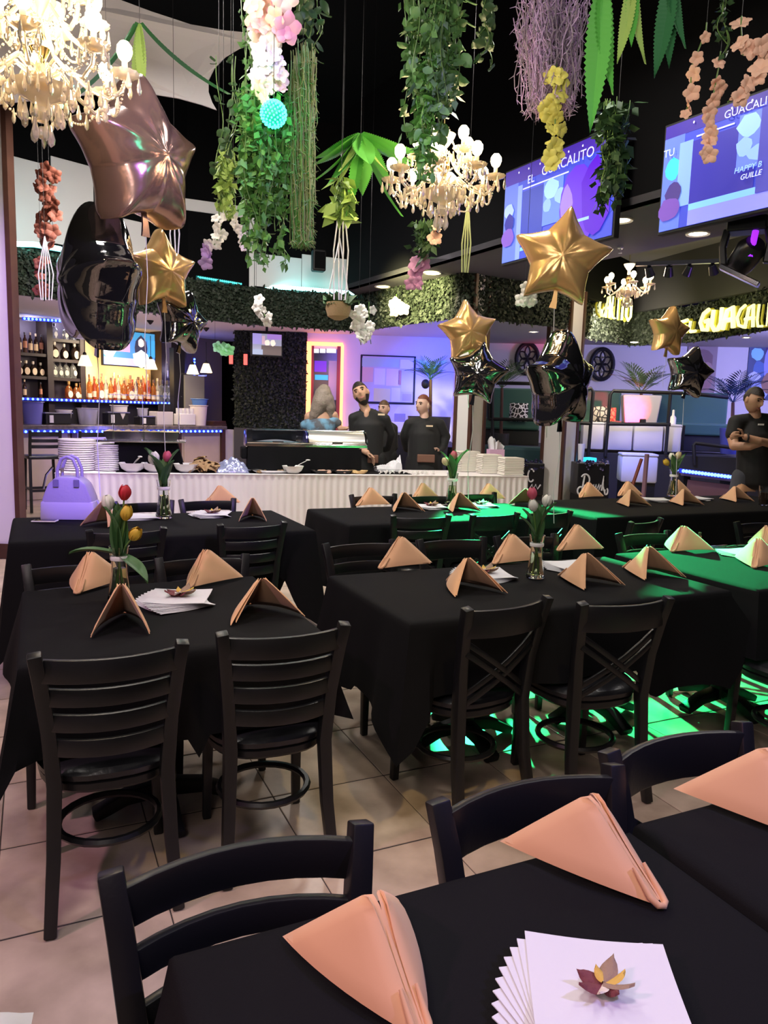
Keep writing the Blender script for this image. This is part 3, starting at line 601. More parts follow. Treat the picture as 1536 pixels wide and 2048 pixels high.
# ------------------------------------------------------------------ foil star balloons
def star_mesh(name, mat, rin=.58, T=.42, seed=1):
    """puffed five point star of radius 1 in the XZ plane, thickness along Y"""
    r = random.Random(seed); n, m = 110, 12; out = []
    for i in range(n):
        g = 2*PI*i/n+PI/2; k = (i/n*5) % 1; d = abs(k-.5)*2
        a0, a1 = 0, PI/5; tip, inn = Vector((1, 0)), Vector((math.cos(a1), math.sin(a1)))*rin; ang = (1-d)*a1
        dirv = Vector((math.cos(ang), math.sin(ang))); e = inn-tip; den = dirv.x*e.y-dirv.y*e.x; rr = (tip.x*e.y-tip.y*e.x)/den
        rr = min(rr, .97)*(1+.02*math.sin(PI*d)); rr -= .045*math.sin(PI*min(1, max(0, (rr-rin)/(1-rin))))
        out.append((g, rr))
    segs = [(Vector((math.cos(g)*q, math.sin(g)*q)), Vector((math.cos(out[(i+1) % n][0])*out[(i+1) % n][1], math.sin(out[(i+1) % n][0])*out[(i+1) % n][1]))) for i, (g, q) in enumerate(out)]
    def dist(p):
        b = 9
        for a, c in segs:
            e = c-a; t = max(0, min(1, (p-a).dot(e)/e.dot(e))); b = min(b, (p-a-e*t).length)
        return b
    mb = MB(); fld = [[dist(Vector((math.cos(g), math.sin(g)))*q*math.sin(j/m*PI/2)) if j < m else 0. for (g, q) in out] for j in range(m+1)]
    for _ in range(26):
        nf = [row[:] for row in fld]; c0 = sum(fld[1])/n
        for j in range(1, m):
            for i in range(n): nf[j][i] = .34*fld[j][i]+.165*(fld[j][i-1]+fld[j][(i+1) % n]+(fld[j-1][i] if j > 1 else c0)+fld[j+1][i])
        fld = nf
    dm = max(max(r_) for r_ in fld)
    for side in (1, -1):
        k0 = len(mb.v); mb.v.append((0, -side*T, 0))
        for j in range(1, m+1):
            f = math.sin(j/m*PI/2)
            for i, (g, q) in enumerate(out):
                p = Vector((math.cos(g), math.sin(g)))*q*f; d = fld[j][i]/dm
                h = T*math.sqrt(max(0, 1-(1-min(1, d))**2))**1.0*(1+.05*math.sin(g*10+side)*f*f*(1-f)*3)
                mb.v.append((p.x, -side*h, p.y))
        fs = [(k0, k0+1+i, k0+1+(i+1) % n) for i in range(n)]+[(k0+1+(j-1)*n+i, k0+1+j*n+i, k0+1+j*n+(i+1) % n, k0+1+(j-1)*n+(i+1) % n) for j in range(1, m) for i in range(n)]
        mb.f += fs if side > 0 else [q[::-1] for q in fs]
    me = mb.mesh(name, mat, True, fixn=True); me.set_sharp_from_angle(angle=math.radians(75)); return me
STAR = {'gold': star_mesh('foil_body', K['gold'], seed=1), 'rose': star_mesh('foil_body', K['rose'], .63, .50, 2), 'black': star_mesh('foil_body', K['blk'], .62, .48, 3)}
ribm = M('white_ribbon', (.75, .74, .78), .5)
def balloon(px, py, y, rad, col, yaw, roll, label, rib=1.0, tilt=0, tail=1):
    c = P(px, py, y); t = thing('star_balloon', label, 'balloon', c, 0, 'foil star balloons'); rot = Euler((math.radians(tilt), math.radians(roll), math.radians(yaw)), 'XYZ')
    mat = Matrix.Rotation(math.radians(yaw), 4, 'Z') @ Matrix.Rotation(math.radians(tilt), 4, 'X') @ Matrix.Rotation(math.radians(roll), 4, 'Y')
    link('foil_body', STAR[col], t, (0, 0, 0), rot=mat.to_euler(), s=rad)
    q = [mat @ Vector((x*rad, 0, z*rad)) for x, z in ((0, -.48), (.02, -.62), (.03, -.78), (.02, -.92))]
    if tail: MB().bar(q, [.10*rad, .07*rad, .10*rad, .14*rad], .012, up=mat.to_3x3() @ Vector((0, 1, 0))).build('foil_tail', STAR[col].materials[0], t)
    rib = min(rib, c.z+q[2].z-.80) if rib else 0
    if rib: MB().tube([q[2], q[2]+Vector((.01, 0, -rib*.3)), q[2]+Vector((-.015, .01, -rib*.65)), q[2]+Vector((0, 0, -rib))], .0026, 5).build('ribbon', ribm, t)
    return t
balloon(276, 318, 4.55, .46, 'rose', 64, -6, 'big rose brown foil star balloon beside the large chandelier', 1.0)
balloon(196, 566, 4.75, .485, 'black', -54, 10, 'big black foil star balloon seen edge on, far left', .95)
balloon(322, 544, 5.15, .285, 'gold', 52, -4, 'gold foil star balloon between the black and rose ones, left', 1.1)
balloon(364, 645, 5.45, .24, 'black', 62, 12, 'small black foil star balloon below the left gold one', .6)
balloon(1122, 518, 5.1, .345, 'gold', -8, 8, 'large gold foil star balloon facing the viewer before the screen', .9)
balloon(935, 664, 6.2, .265, 'gold', 12, -8, 'gold foil star balloon above a black one, centre', .4)
balloon(955, 748, 6.1, .27, 'black', -10, 10, 'black foil star balloon touching the gold one above it, centre', .9)
balloon(1120, 765, 4.9, .345, 'black', 48, -4, 'big black foil star balloon before the two white pillars', .9)
balloon(1337, 664, 6.9, .24, 'gold', 24, 6, 'small gold foil star balloon by the lit sign letters', .3)
balloon(1378, 746, 6.95, .255, 'black', 14, 12, 'small black foil star balloon under the right gold one', 1.0)

# ------------------------------------------------------------------ chandeliers
crys = MB().lathe([(.0001, 0), (.0035, -.004), (.006, -.018), (.011, -.036), (.009, -.048), (.0001, -.056)], 8, sy=.55).mesh('crystal_drop', K['crystal'], False)
bobm = MB().lathe([(.012, -.012), (.02, -.008), (.045, .0), (.056, .012), (.053, .013), (.04, .004), (.012, .0)], 24, scallop=(12, .05)).mesh('drip_pan', K['crystal'], True)
canm = MB().lathe([(.011, .0), (.011, .055), (.009, .06), (.0001, .06)], 10).mesh('candle_sleeve', M('candle', (.85, .72, .45), .5), True)
blbm = MB().lathe([(.007, 0), (.013, .006), (.0175, .018), (.0165, .03), (.009, .04), (.0001, .043)], 12).mesh('bulb', K['bulb'], True)
beadm = K['crystal']
def swag(a, b, sag, n, r=.0055):
    m = MB()
    for i in range(n+1):
        u = i/n; p = Vector(a)*(1-u)+Vector(b)*u; p.z -= sag*4*u*(1-u); m.ell(p, (r, r, r), 6, 4)
    return m
def chandelier(c, label, s, power, tiers, stem=.9, detail=1):
    t = thing('chandelier', label, 'chandelier', c, R.uniform(0, .4), None, s); cr = K['crystal']
    MB().tube([(0, 0, .30), (0, 0, ((5.598 if c[1] < 8 else 3.948)-c[2])/s)], .005, 6).build('hanging_chain', K['brass'], t)
    MB().lathe([(.0001, -.10), (.02, -.095), (.035, -.07), (.02, -.045), (.03, -.03), (.09, .0), (.11, .03), (.06, .035), (.025, .05), (.02, .12), (.038, .16), (.02, .2), (.018, .26), (.05, .30), (.065, .33), (.045, .325), (.0001, .29)], 20).build('glass_column', cr, t)
    MB().lathe([(.018, .045), (.022, .12), (.04, .16), (.022, .205), (.019, .215)], 12).build('brass_core', K['brass'], t)
    for (n, rad, z, off) in tiers:
        for i in range(n):
            g = 2*PI*i/n+off; d = Vector((math.cos(g), math.sin(g), 0)); e = Vector((0, 0, 1))
            pts = [d*.03+e*(z+.01), d*rad*.3+e*(z+.05), d*rad*.55+e*(z-.015), d*rad*.8+e*(z-.045), d*rad*.97+e*(z-.01), d*rad+e*(z+.03)]
            a = MB().tube(pts, [.011, .010, .009, .009, .008, .008], 7).build('glass_arm', cr, t); top = d*rad+e*(z+.045)
            b = link('drip_pan', bobm, a, top); link('candle_sleeve', canm, a, top); link('bulb', blbm, a, top+e*.055, s=1.7)
            for k in range(5 if detail else 3):
                h = 2*PI*k/(5 if detail else 3)+g; link('crystal_drop', crys, b, (.052*math.cos(h), .052*math.sin(h), -.0), rz=h+1, s=1.15)
            g2 = 2*PI*(i+1)/n+off; d2 = Vector((math.cos(g2), math.sin(g2), 0))
            if detail:
                swag(d*rad+e*(z+.035), d2*rad+e*(z+.035), .10, 22).build('bead_swag', cr, t, False)
                swag(d*rad+e*(z+.035), e*(z+.19)+d*.03, .04, 20).build('bead_swag', cr, t, False)
    for (rr, z, n, sc_) in ((.115, .025, 16, 1.2), (.07, -.03, 10, 1.4), (.03, -.09, 5, 1.5), (.17, .03, 18, 1.1), (.23, .015, 20, 1.1)) if detail else ((.115, .025, 10, 1.4), (.05, -.06, 6, 1.6)):
        for k in range(n):
            g = 2*PI*k/n+z*9; link('crystal_drop', crys, t, (rr*math.cos(g), rr*math.sin(g), z+R.uniform(-.01, .01)), rz=g, s=sc_)
    MB().ell((0, 0, -.135), (.02, .02, .024), 8, 6).build('crystal_ball', cr, t, False)
    lamp('chandelier_glow', 'POINT', Vector(c)+Vector((0, 0, .2*s)), power, WARM, size=.16*s); return t
chandelier(P(82, 190, 3.35), 'large crystal chandelier with many lit candle bulbs, upper left', 1.12, 30, ((8, .30, .06, .15), (6, .20, .25, .5)), 1.0)
chandelier(P(884, 395, 4.9), 'crystal chandelier with six candle bulbs hanging in the centre', 1.12, 60, ((8, .29, .05, .3), (5, .15, .17, .1)), 1.2)
chandelier(P(1255, 588, 9.3), 'small far crystal chandelier near the lit letters at right', 1.05, 60, ((6, .25, .04, .2),), .9, 0)

# ------------------------------------------------------------------ hanging greenery
small = [(0, 0, 0), (.32, .1, .4), (0, .22, 1), (-.32, .1, .4)]
def leafmesh(name, mat, w_=.8, L=1., curl=.25): return MB().grid(lambda u, v: ((v-.5)*w_*math.sin(PI*min(1, .08+.92*u))**.75, curl*u*u-.10*(1-(2*v-1)**2), u*L), 4, 2).mesh(name, mat, True)
LEAF = {k: leafmesh('leaf', K[k]) for k in ('green', 'ivy', 'dgreen', 'fern')}
def wire(t, top=None):
    z = t.location.z; top = top or (5.598 if t.location.y < 8.5 else (2.95 if z < 2.94 else 3.2)); MB().tube([(0, 0, top-z), (0, 0, -.02)], .0016, 4).build('hanging_wire', K['black'], t, False)
def rnd_rot(down=True): return (R.uniform(1.6, 3.6) if down else R.uniform(-1, 1), R.uniform(-.8, .8), R.uniform(0, 6.28))
def vines(mb, n, length, rad, q=14, sway=.04):
    st = []
    for i in range(n):
        g = R.uniform(0, 6.28); rr = rad*math.sqrt(R.random()); x, y = rr*math.cos(g), rr*math.sin(g); L = length*R.uniform(.6, 1); ph = R.uniform(0, 6)
        pts = [Vector((x*(1-.4*k/q)+sway*math.sin(ph+k*.5)*k/q, y*(1-.4*k/q), -L*k/q)) for k in range(q+1)]; mb.tube(pts, .003, 3); st.append(pts)
    return st
def leafy(name, label, top, length, rad, nv, nleaf, lsize, leaf, stuff=True, cat='hanging plant', group=None, mat=None, taper=True):
    """bundle of hanging vines; its leaves are single objects unless they are too small"""
    t = thing(name, label, cat, top, 0, group); mb = MB(); st = vines(mb, nv, length, rad); mb.build('vine_stems', K['stem'], t); wire(t)
    lm = MB()
    for i in range(nleaf):
        p = R.choice(st); k = R.uniform(0, len(p)-1.01); a, b = p[int(k)], p[int(k)+1]; q = a.lerp(b, k % 1)+Vector((R.uniform(-1, 1), R.uniform(-1, 1), 0))*lsize*.35
        rot = rnd_rot(); s_ = lsize*R.uniform(.7, 1.25)
        if stuff:
            m3 = Euler(rot).to_matrix(); lm.add([q+m3 @ (Vector(v)*s_) for v in small], [(0, 1, 2, 3)])
        else: link('leaf', LEAF[leaf], t, q, rot=rot, s=s_)
    if not stuff and nleaf > 90:
        for i in range(nleaf*2):
            p = R.choice(st); k = R.uniform(0, len(p)-1.01); q = p[int(k)].lerp(p[int(k)+1], k % 1)+Vector((R.uniform(-1, 1), R.uniform(-.2, 1), 0))*lsize*.4; m3 = Euler(rnd_rot()).to_matrix(); s_ = lsize*R.uniform(.6, 1); lm.add([q+m3 @ (Vector(v)*s_) for v in small], [(0, 1, 2, 3)])
        kind(lm.build('inner_foliage', K[leaf], t, False), 'stuff')
    if stuff: kind(lm.build('foliage', mat or K[leaf], t, False), 'stuff')
    return t
def flower_mesh(name, mat, n=5, r=1., cup=.35):
    m = MB()
    for i in range(n):
        g = 2*PI*i/n
        m.grid(lambda u, v, g=g: (lambda x, y, z: (x*math.cos(g)-y*math.sin(g), x*math.sin(g)+y*math.cos(g), z))(u*r, (v-.5)*.92*r*math.sin(PI*min(1, .10+.84*u))**.8, cup*r*math.sin(u*2.2)-.10*(2*v-1)**2*r*u), 4, 4)
    return m.mesh(name, mat, True)
def mf(n, c): return M(n, c, .6, bump=(40, .2))
FL = {k: flower_mesh('blossom', mf('blossom_'+k, c)) for k, c in (('white', (.82, .80, .78)), ('cream', (.85, .75, .55)), ('peach', (.85, .52, .38)), ('pink', (.80, .38, .42)), ('yellow', (.80, .72, .16)), ('violet', (.60, .40, .85)), ('orchid', (.80, .38, .62)), ('rust', (.22, .065, .04)), ('green', (.28, .75, .32)))}
def garland(name, label, pts, cols, size, per=2, spread=.4, cat='flower garland', group=None, stemcol='stem'):
    """blossoms along a stem; every blossom its own part"""
    base = Vector(pts[0]); t = thing(name, label, cat, base, 0, group); q = [Vector(p)-base for p in pts]
    MB().tube([Vector((0, 0, .04))]+q, .004, 4).build('garland_stem', K[stemcol], t); wire(t)
    for i in range(len(q)-1):
        for k in range(per):
            p = q[i].lerp(q[i+1], (k+.5)/per); col = cols[min(len(cols)-1, int(i/(len(q)-1)*len(cols)))]
            link('blossom', FL[col], t, p+Vector((R.uniform(-1, 1), R.uniform(-1, .3), R.uniform(-1, 1)))*size*spread, rot=(PI/2+R.uniform(-.8, .8), R.uniform(-.6, .9), R.uniform(-.7, .7)), s=size*R.uniform(.6, .95))
    return t
def line(px0, py0, px1, py1, y, n, wob=0):
    a, b = P(px0, py0, y), P(px1, py1, y); return [a.lerp(b, i/n)+Vector((math.sin(i*1.7)*wob, 0, 0)) for i in range(n+1)]
# fern blades: one frond mesh with teeth, hung by copies
def frond_mesh(mat, L=1., w_=.13, teeth=26):
    m = MB()
    for s in (-1, 1):
        vs = []; n = teeth*2
        for i in range(n+1):
            u = i/n; ww = w_*math.sin(PI*min(1, .05+.95*u)**.8)*.5*(1 if i % 2 else .82); vs += [(0, -.25*u*u*L, -u*L), (s*ww, -.25*u*u*L+.02*s*0-.03, -u*L-.02)]
        m.add(vs, [(2*i, 2*i+1, 2*i+3, 2*i+2)[::s] for i in range(n)])
    return m.mesh('frond', mat, True)
FR = {'fern': frond_mesh(K['fern']), 'dark': frond_mesh(M('fern_dark', (.03, .14, .05), .45)), 'ferny': frond_mesh(K['ferny'], w_=.11), 'wide': frond_mesh(K['fern'], w_=.34, teeth=30)}
def fern(label, top, fr, kind_='fern', group=None, cord=.5):
    t = thing('hanging_fern', label, 'fern', top, 0, group)
    wire(t)
    for (g, tilt, L, kk) in fr: link('frond', FR[kk], t, (0, 0, -.02), rot=(Matrix.Rotation(g, 4, 'Z') @ Matrix.Rotation(-tilt, 4, 'X')).to_euler(), s=(min(L, 1)*1.0+.15, L, L))
    return t
pk = dict(stuff=True)
# white and peach garland with the cyan light ball
garland('flower_garland', 'thick white blossom garland with peach roses on top, upper centre left', line(538, 70, 540, 190, 4.2, 11, .012), ['white', 'white', 'cream'], .062, 5, .85)
garland('flower_garland', 'cluster of peach and pink roses above the white garland', line(535, -30, 540, 66, 4.15, 5, .02), ['cream', 'peach', 'pink'], .085, 5, .9)
c = P(547, 228, 4.1); t = thing('light_ball', 'glowing cyan green ball of tiny lights under the white garland', 'light', c)
m = MB()
for i in range(160):
    z = 1-2*(i+.5)/160; g = i*2.39996; r_ = math.sqrt(1-z*z); m.ell((r_*math.cos(g)*.065, r_*math.sin(g)*.065, z*.065), (.006, .006, .006), 5, 4)
m.build('led_beads', M('led_cyan', (.1, 1, .8), em=(.03, 1, .62), es=7), t); MB().ell((0, 0, 0), (.055, .055, .055), 14, 9).build('ball_core', M('ball_core', (.02, .2, .15), .4), t); wire(t)
lamp('light_ball_glow', 'POINT', c, 14, (.05, 1, .6), size=.07)
leafy('hanging_vine', 'green small leaved hanging vine below the cyan light ball', P(535, 185, 4.3), .90, .17, 30, 1500, .055, 'green')
leafy('hanging_vine', 'dark thin leafy strands behind the white garland', P(520, -20, 4.5), 1.35, .12, 9, 330, .045, 'ivy')
def moss(label, top, length, rad, n, mat, lean=(0, 0), mat2=None):
    t = thing('hanging_moss', label, 'moss', top); m = MB(); m2 = MB()
    for i in range(n):
        g = R.uniform(0, 6.28); rr = rad*R.random(); x, y = rr*math.cos(g), rr*math.sin(g); L = length*R.uniform(.35, 1); z0 = -R.random()*length*.45; p = []
        for k in range(8):
            u = k/7; x += R.uniform(-1, 1)*rad*.16; y += R.uniform(-1, 1)*rad*.16; p.append((x*(1-.3*u)+lean[0]*u, y*(1-.3*u)+lean[1]*u, max(z0-L*u, -length)))
        (m2 if mat2 and i % 2 else m).tube(p, .0032, 3)
        for k in range(1, 8):
            for _ in range(2): a = Vector(p[k]); (m2 if mat2 and (i+k) % 2 else m).tube([a, a+Vector((R.uniform(-1, 1), R.uniform(-1, 1), R.uniform(-1.2, .3)))*.03], [.003, .001], 3)
    kind(m.build('moss_strands', mat, t, False), 'stuff')
    if mat2: kind(m2.build('moss_strands', mat2, t, False), 'stuff')
    wire(t); return t
moss('olive green strand moss hanging right of the cyan light ball', P(606, 85, 4.3), 1.03, .075, 230, K['olive'], (.02, 0), K['green'])
leafy('hanging_ivy', 'big bright ivy bush hanging over the centre chandelier', P(868, -40, 4.3), .82, .19, 22, 250, .072, 'ivy', stuff=False)
leafy('hanging_ivy', 'narrow ivy tail of the bush above the chandelier column', P(858, 110, 4.25), .66, .08, 8, 110, .055, 'green', stuff=False)
leafy('hanging_ivy', 'dark ivy sprays at the top edge beside the white garland', P(650, -25, 4.4), .36, .16, 5, 36, .07, 'dgreen', stuff=False)
leafy('hanging_ivy', 'pale edged ivy spray at top right of the ivy bush', P(965, -10, 4.4), .38, .13, 5, 40, .06, 'dgreen', stuff=False)
leafy('hanging_ivy', 'sparse dim leaves left of the green hanging vine', P(462, 120, 4.6), .66, .10, 4, 40, .055, 'dgreen', stuff=False)
fern('bright green fern with broad drooping fronds left of the centre chandelier', P(722, 262, 5.4), [(1.75, 1.12, .46, 'wide'), (1.95, 1.0, .40, 'wide'), (1.5, .8, .40, 'wide'), (2.3, .55, .40, 'wide'), (-1.9, .95, .36, 'wide'), (-1.3, .5, .44, 'wide'), (-1.6, .75, .38, 'wide'), (-.3, .14, .62, 'fern'), (1.6, .26, .58, 'fern'), (-.5, .45, .40, 'ferny'), (.3, .5, .36, 'wide'), (3.1, .4, .40, 'wide'), (-2.4, .5, .40, 'ferny'), (-.9, .35, .46, 'wide'), (.9, .45, .36, 'ferny')])
moss('lilac tangled moss above the yellow orchids', P(1108, -50, 4.3), .66, .20, 250, K['lilac'], (0, 0), M('moss_grey', (.30, .24, .30), .8))
garland('orchid_string', 'string of yellow orchids hanging below the lilac moss', line(1112, 140, 1104, 335, 4.2, 8, .012), ['yellow'], .062, 3, .55)
fern('pair of long bright green fern blades before the ceiling, right', P(1208, -60, 4.0), [(.2, .02, .62, 'fern'), (-.3, .1, .86, 'fern')])
fern('yellow green fern blades right of the long bright pair', P(1268, -60, 4.0), [(.4, .02, .46, 'ferny'), (-.5, .16, .52, 'ferny'), (-.2, .08, .40, 'fern')])
fern('dark green fern blades at the upper right', P(1345, -70, 3.9), [(-.5, .14, .60, 'dark'), (.3, .08, .42, 'dark'), (-.2, .02, .5, 'dark')])
leafy('hanging_vine', 'dark bushy hanging plant beside the first screen', P(1238, 200, 5.2), .74, .10, 14, 420, .085, 'dgreen')
garland('orchid_string', 'peach blossoms on a wire, left string before the second screen', [P(1412, 62, 4.1), P(1385, 130, 4.1), P(1378, 205, 4.1), P(1368, 235, 4.1)], ['peach'], .05, 2, .3)
garland('orchid_string', 'peach blossom cluster hanging lowest before the second screen', [P(1440, 120, 4.0), P(1425, 200, 4.0), P(1420, 255, 4.0), P(1412, 290, 4.0), P(1415, 312, 4.0)], ['peach'], .052, 3, .4)
garland('orchid_string', 'peach blossoms at the far upper right edge', [P(1482, 50, 3.9), P(1486, 110, 3.9), P(1530, 100, 3.9), P(1500, 165, 3.9), P(1455, 205, 3.9)], ['peach'], .06, 3, .5)
leafy('hanging_vine', 'thin dark green vine among the peach blossoms', P(1456, -30, 4.0), .42, .02, 3, 60, .04, 'dgreen')
leafy('hanging_vine', 'short green leafy bunch above white and violet orchids', P(447, 300, 5.0), .42, .085, 12, 260, .06, 'ferny')
garland('orchid_string', 'white to violet orchid spray left of the green vine', [P(438, 432, 5.0), P(442, 465, 5.0), P(425, 495, 5.0), P(408, 535, 5.0)], ['white', 'violet'], .055, 4, .5)
garland('orchid_string', 'white orchid spray drooping right of the violet one', [P(466, 440, 5.0), P(480, 455, 5.0), P(486, 480, 5.0), P(494, 505, 5.0)], ['white'], .042, 3, .4)
garland('flower_garland', 'rust coloured leaf garland on the white wall panel, far left', line(98, 345, 100, 490, 7.4, 8, .02), ['rust'], .085, 4, .8)
garland('flower_garland', 'faded rust garland tail over the hedge, far left', line(82, 515, 84, 590, 7.3, 4, .02), ['rust'], .07, 2, .5)
def cords(label, px, py0, py1, y, n=3, mat=ribm, sp=.035):
    t = thing('cord_hanger', label, 'cord', P(px, py0, y)); L = (P(px, py0, y)-P(px, py1, y)).length
    for i in range(n): MB().tube([(0, 0, .1), ((i-(n-1)/2)*sp, 0, -L*.5), ((i-(n-1)/2)*sp*.8+R.uniform(-.01, .01), 0, -L)], .0055, 5).build('cord', mat, t)
    wire(t); return t
cords('pale cords hanging over the hedge at far left', 90, 495, 600, 7.2, 5); cords('two pale cords beside the big black balloon', 218, 380, 460, 5.6, 2, sp=.09); cords('pale rope loop above the left gold balloon', 349, 415, 520, 5.8, 3)
gcord = M('green_cord', (.35, .42, .22), .6)
cords('green and white cords below the bright fern', 684, 400, 600, 5.6, 4); cords('pale green cords under the centre chandelier', 935, 430, 545, 5.4, 4, gcord, .02)
leafy('hanging_vine', 'agave like leaf bundle on cords under the bright fern', P(683, 355, 5.2), .30, .05, 9, 60, .12, 'ferny')
fern('tall narrow green plant behind the rose balloon', P(279, 40, 5.0), [(0, .0, .62, 'ferny'), (-.9, .45, .9, 'dark'), (1.6, .7, .65, 'dark'), (.4, .05, .5, 'ferny')])
# pieces over the bar and alcove
garland('orchid_string', 'small white orchid spray before the dark hedge ring', [P(512, 602, 7.5), P(525, 622, 7.5), P(540, 650, 7.5)], ['white'], .07, 4, .5)
garland('orchid_string', 'white orchids hanging below the woven basket', [P(718, 612, 7.4), P(716, 650, 7.4), P(722, 690, 7.4)], ['white'], .085, 5, .6)
garland('orchid_string', 'white orchids hanging right of the basket', [P(738, 612, 7.4), P(738, 655, 7.4), P(742, 688, 7.4)], ['white'], .075, 3, .6)
t = thing('hanging_basket', 'woven basket hanging by cords before the hedge ring', 'basket', P(676, 640, 7.3))
MB().lathe([(.04, 0), (.10, .03), (.12, .10), (.115, .16), (.105, .16), (.10, .04)], 16).build('basket_bowl', M('wicker', (.36, .24, .13), .8, bump=(80, .6)), t)
m = MB(); [m.add([Vector((R.uniform(-.1, .1), R.uniform(-.1, .1), .12))+Euler(rnd_rot(False)).to_matrix() @ (Vector(v)*.14) for v in small], [(0, 1, 2, 3)]) for _ in range(70)]; kind(m.build('basket_foliage', K['dgreen'], t, False), 'stuff')
for s in (-1, 1): MB().tube([(s*.11, 0, .15), (0, 0, .75)], .006, 4).build('basket_cord', ribm, t)
wire(t)
garland('orchid_string', 'magenta pink orchids hanging under the centre chandelier', [P(840, 505, 5.6), P(838, 535, 5.6), P(828, 575, 5.6)], ['orchid'], .07, 5, .6)
garland('orchid_string', 'peach blossoms right under the centre chandelier', [P(868, 462, 5.2), P(862, 482, 5.2)], ['peach'], .06, 3, .5)
leafy('hanging_vine', 'dim greenery between chandelier and magenta orchids', P(848, 440, 5.5), .28, .07, 8, 120, .07, 'dgreen')
garland('orchid_string', 'white orchid beside the large gold balloon', [P(1050, 582, 6.2), P(1053, 608, 6.2)], ['white'], .07, 5, .6)
garland('orchid_string', 'white blossoms fixed to the lit hedge corner', [P(793, 594, 10.3), P(798, 628, 10.25)], ['cream'], .12, 5, .6)
garland('orchid_string', 'green lit blossoms above the end of the bar', [P(430, 696, 11.5), P(462, 698, 11.5)], ['green'], .12, 5, .4)  # green light put into the blossoms' own colour
# ------------------------------------------------------------------ text as mesh
def text_mesh(s, size, mat, ext=.004, shear=0., name='lettering'):
    c = bpy.data.curves.new('t', 'FONT'); c.body = s; c.size = size; c.extrude = ext; c.shear = shear; c.resolution_u = 3; c.align_x = 'LEFT'
    o = bpy.data.objects.new('t', c); COL.objects.link(o); me = bpy.data.meshes.new_from_object(o.evaluated_get(bpy.context.evaluated_depsgraph_get())); bpy.data.objects.remove(o); bpy.data.curves.remove(c)
    me.name = name; me.materials.clear(); me.materials.append(mat); return me
def EM(n, c, s=1.): return M(n, c, .5, em=c, es=s)
def led_strip(name, label, pts, col, bead, strip, r=.02, n=None, glow=0, es=6):
    """a run of little lamps on a strip"""
    base = Vector(pts[0]); t = thing(name, label, 'light strip', base); q = [Vector(p)-base for p in pts]
    MB().bar(q, .03, .05).build('strip_body', M('led_body', tuple(x*.06 for x in strip), .4, em=strip, es=glow) if glow else K['black'], t, False)
    m = MB(); L = sum((q[i+1]-q[i]).length for i in range(len(q)-1)); n = n or int(L/.09)
    for k in range(n):
        d = (k+.5)/n*L; i = 0
        while i < len(q)-2 and d > (q[i+1]-q[i]).length: d -= (q[i+1]-q[i]).length; i += 1
        p = q[i].lerp(q[i+1], d/(q[i+1]-q[i]).length); o = link('led', bead, t, p+Vector((.02, -.035, 0)))
    return t
beadB = MB().ell((0, 0, 0), (.021, .021, .021), 8, 6).mesh('led', M('led_blue', (.2, .3, 1), em=(.10, .24, 1), es=5))
beadC = MB().ell((0, 0, 0), (.03, .03, .03), 6, 4).mesh('led', M('led_cyan_white', (.5, 1, 1), em=(.30, .95, .9), es=9))
cy0 = [Z(x, y, 3.215)+Vector((.03, -.09, .02)) for x, y in ((18, 496), (70, 497), (122, 506))]; led_strip('led_strip', 'cyan white LED strip on the hedge ring, far left', cy0, CYAN, beadC, (.1, .8, .75), n=34, glow=1)
cy1 = [Z(x, y, 3.215)+Vector((.03, -.09, .02)) for x, y in ((392, 560), (500, 577))]; led_strip('led_strip', 'dim cyan LED strip on the hedge ring left of the white panel', cy1, CYAN, MB().ell((0, 0, 0), (.016, .016, .016), 6, 4).mesh('led', M('led_teal', (.1, .5, .5), em=(.05, .5, .45), es=2)), (.02, .2, .2), n=26, glow=.5)
cy2 = [Z(x, y, 3.215)+Vector((.01, -.10, .02)) for x, y in ((498, 577), (600, 583), (705, 592))]; led_strip('led_strip', 'bright cyan white LED strip under the white wall panels', cy2, CYAN, beadC, (.1, .8, .75), n=46, glow=1)
lamp('cyan_strip_glow', 'POINT', cy2[1]+Vector((0, -.25, .3)), 4, CYAN, size=.5); lamp('cyan_strip_glow', 'POINT', cy0[1]+Vector((.1, -.25, .3)), 3, CYAN, size=.5)

# ------------------------------------------------------------------ the bar
BW = Wall(BAR0, BAR1); BK = Wall(BAR0+BN*1.65-BU*1.0, BAR1+BN*1.65)
def onw(W_, px, py, off=0): u, z = W_.uz(px, py); return W_.pt(u, z, off)
def onwz(W_, px, py, z, off=0): u, _ = W_.uz(px, py); return W_.pt(u, z, off)
granite = M('bar_stone', (.16, .13, .12), .25, noise=(14, (.07, .06, .06), .2)); barwood = M('bar_front', (.52, .42, .33), .5, noise=(5, (.46, .36, .28), .3))
bar = thing('bar_counter', 'long bar counter with stone top and beige front, left rear', 'counter', (BAR0.x, BAR0.y, 0), BW.rz); LB = BW.L+.05
MB().box((LB/2-.4, .28, 1.115), (LB+.78, .72, .07)).build('bar_top', granite, bar, False, .012); MB().box((LB/2-.4, .32, .54), (LB+.7, .5, 1.08)).build('bar_body', barwood, bar, False)
for i in range(5): MB().box((LB*i/4-.02, .05, .54), (.09, .06, 1.08)).build('post', K['wood'], bar, False)
for i in range(4): MB().box((LB*(i+.5)/4, .06, .56), (LB/4-.2, .02, .8)).build('panel', barwood, bar, False, .006)
MB().box((LB+.16, .3, .54), (.24, .5, 1.08)).build('end_pillar', M('bar_end', (.55, .52, .46), .6), bar, False)
led_strip('led_strip', 'blue LED lights along the front edge of the bar counter', [onwz(BW, 28, 858, 1.055, .06), onwz(BW, 440, 858, 1.055, .06)], BLUE, beadB, (.02, .04, .9), n=40, glow=.8)
lamp('bar_blue_glow', 'AREA', onwz(BW, 200, 858, 1.0, .35), 7, (.2, .2, 1), onwz(BW, 200, 900, .6, 0), .5)
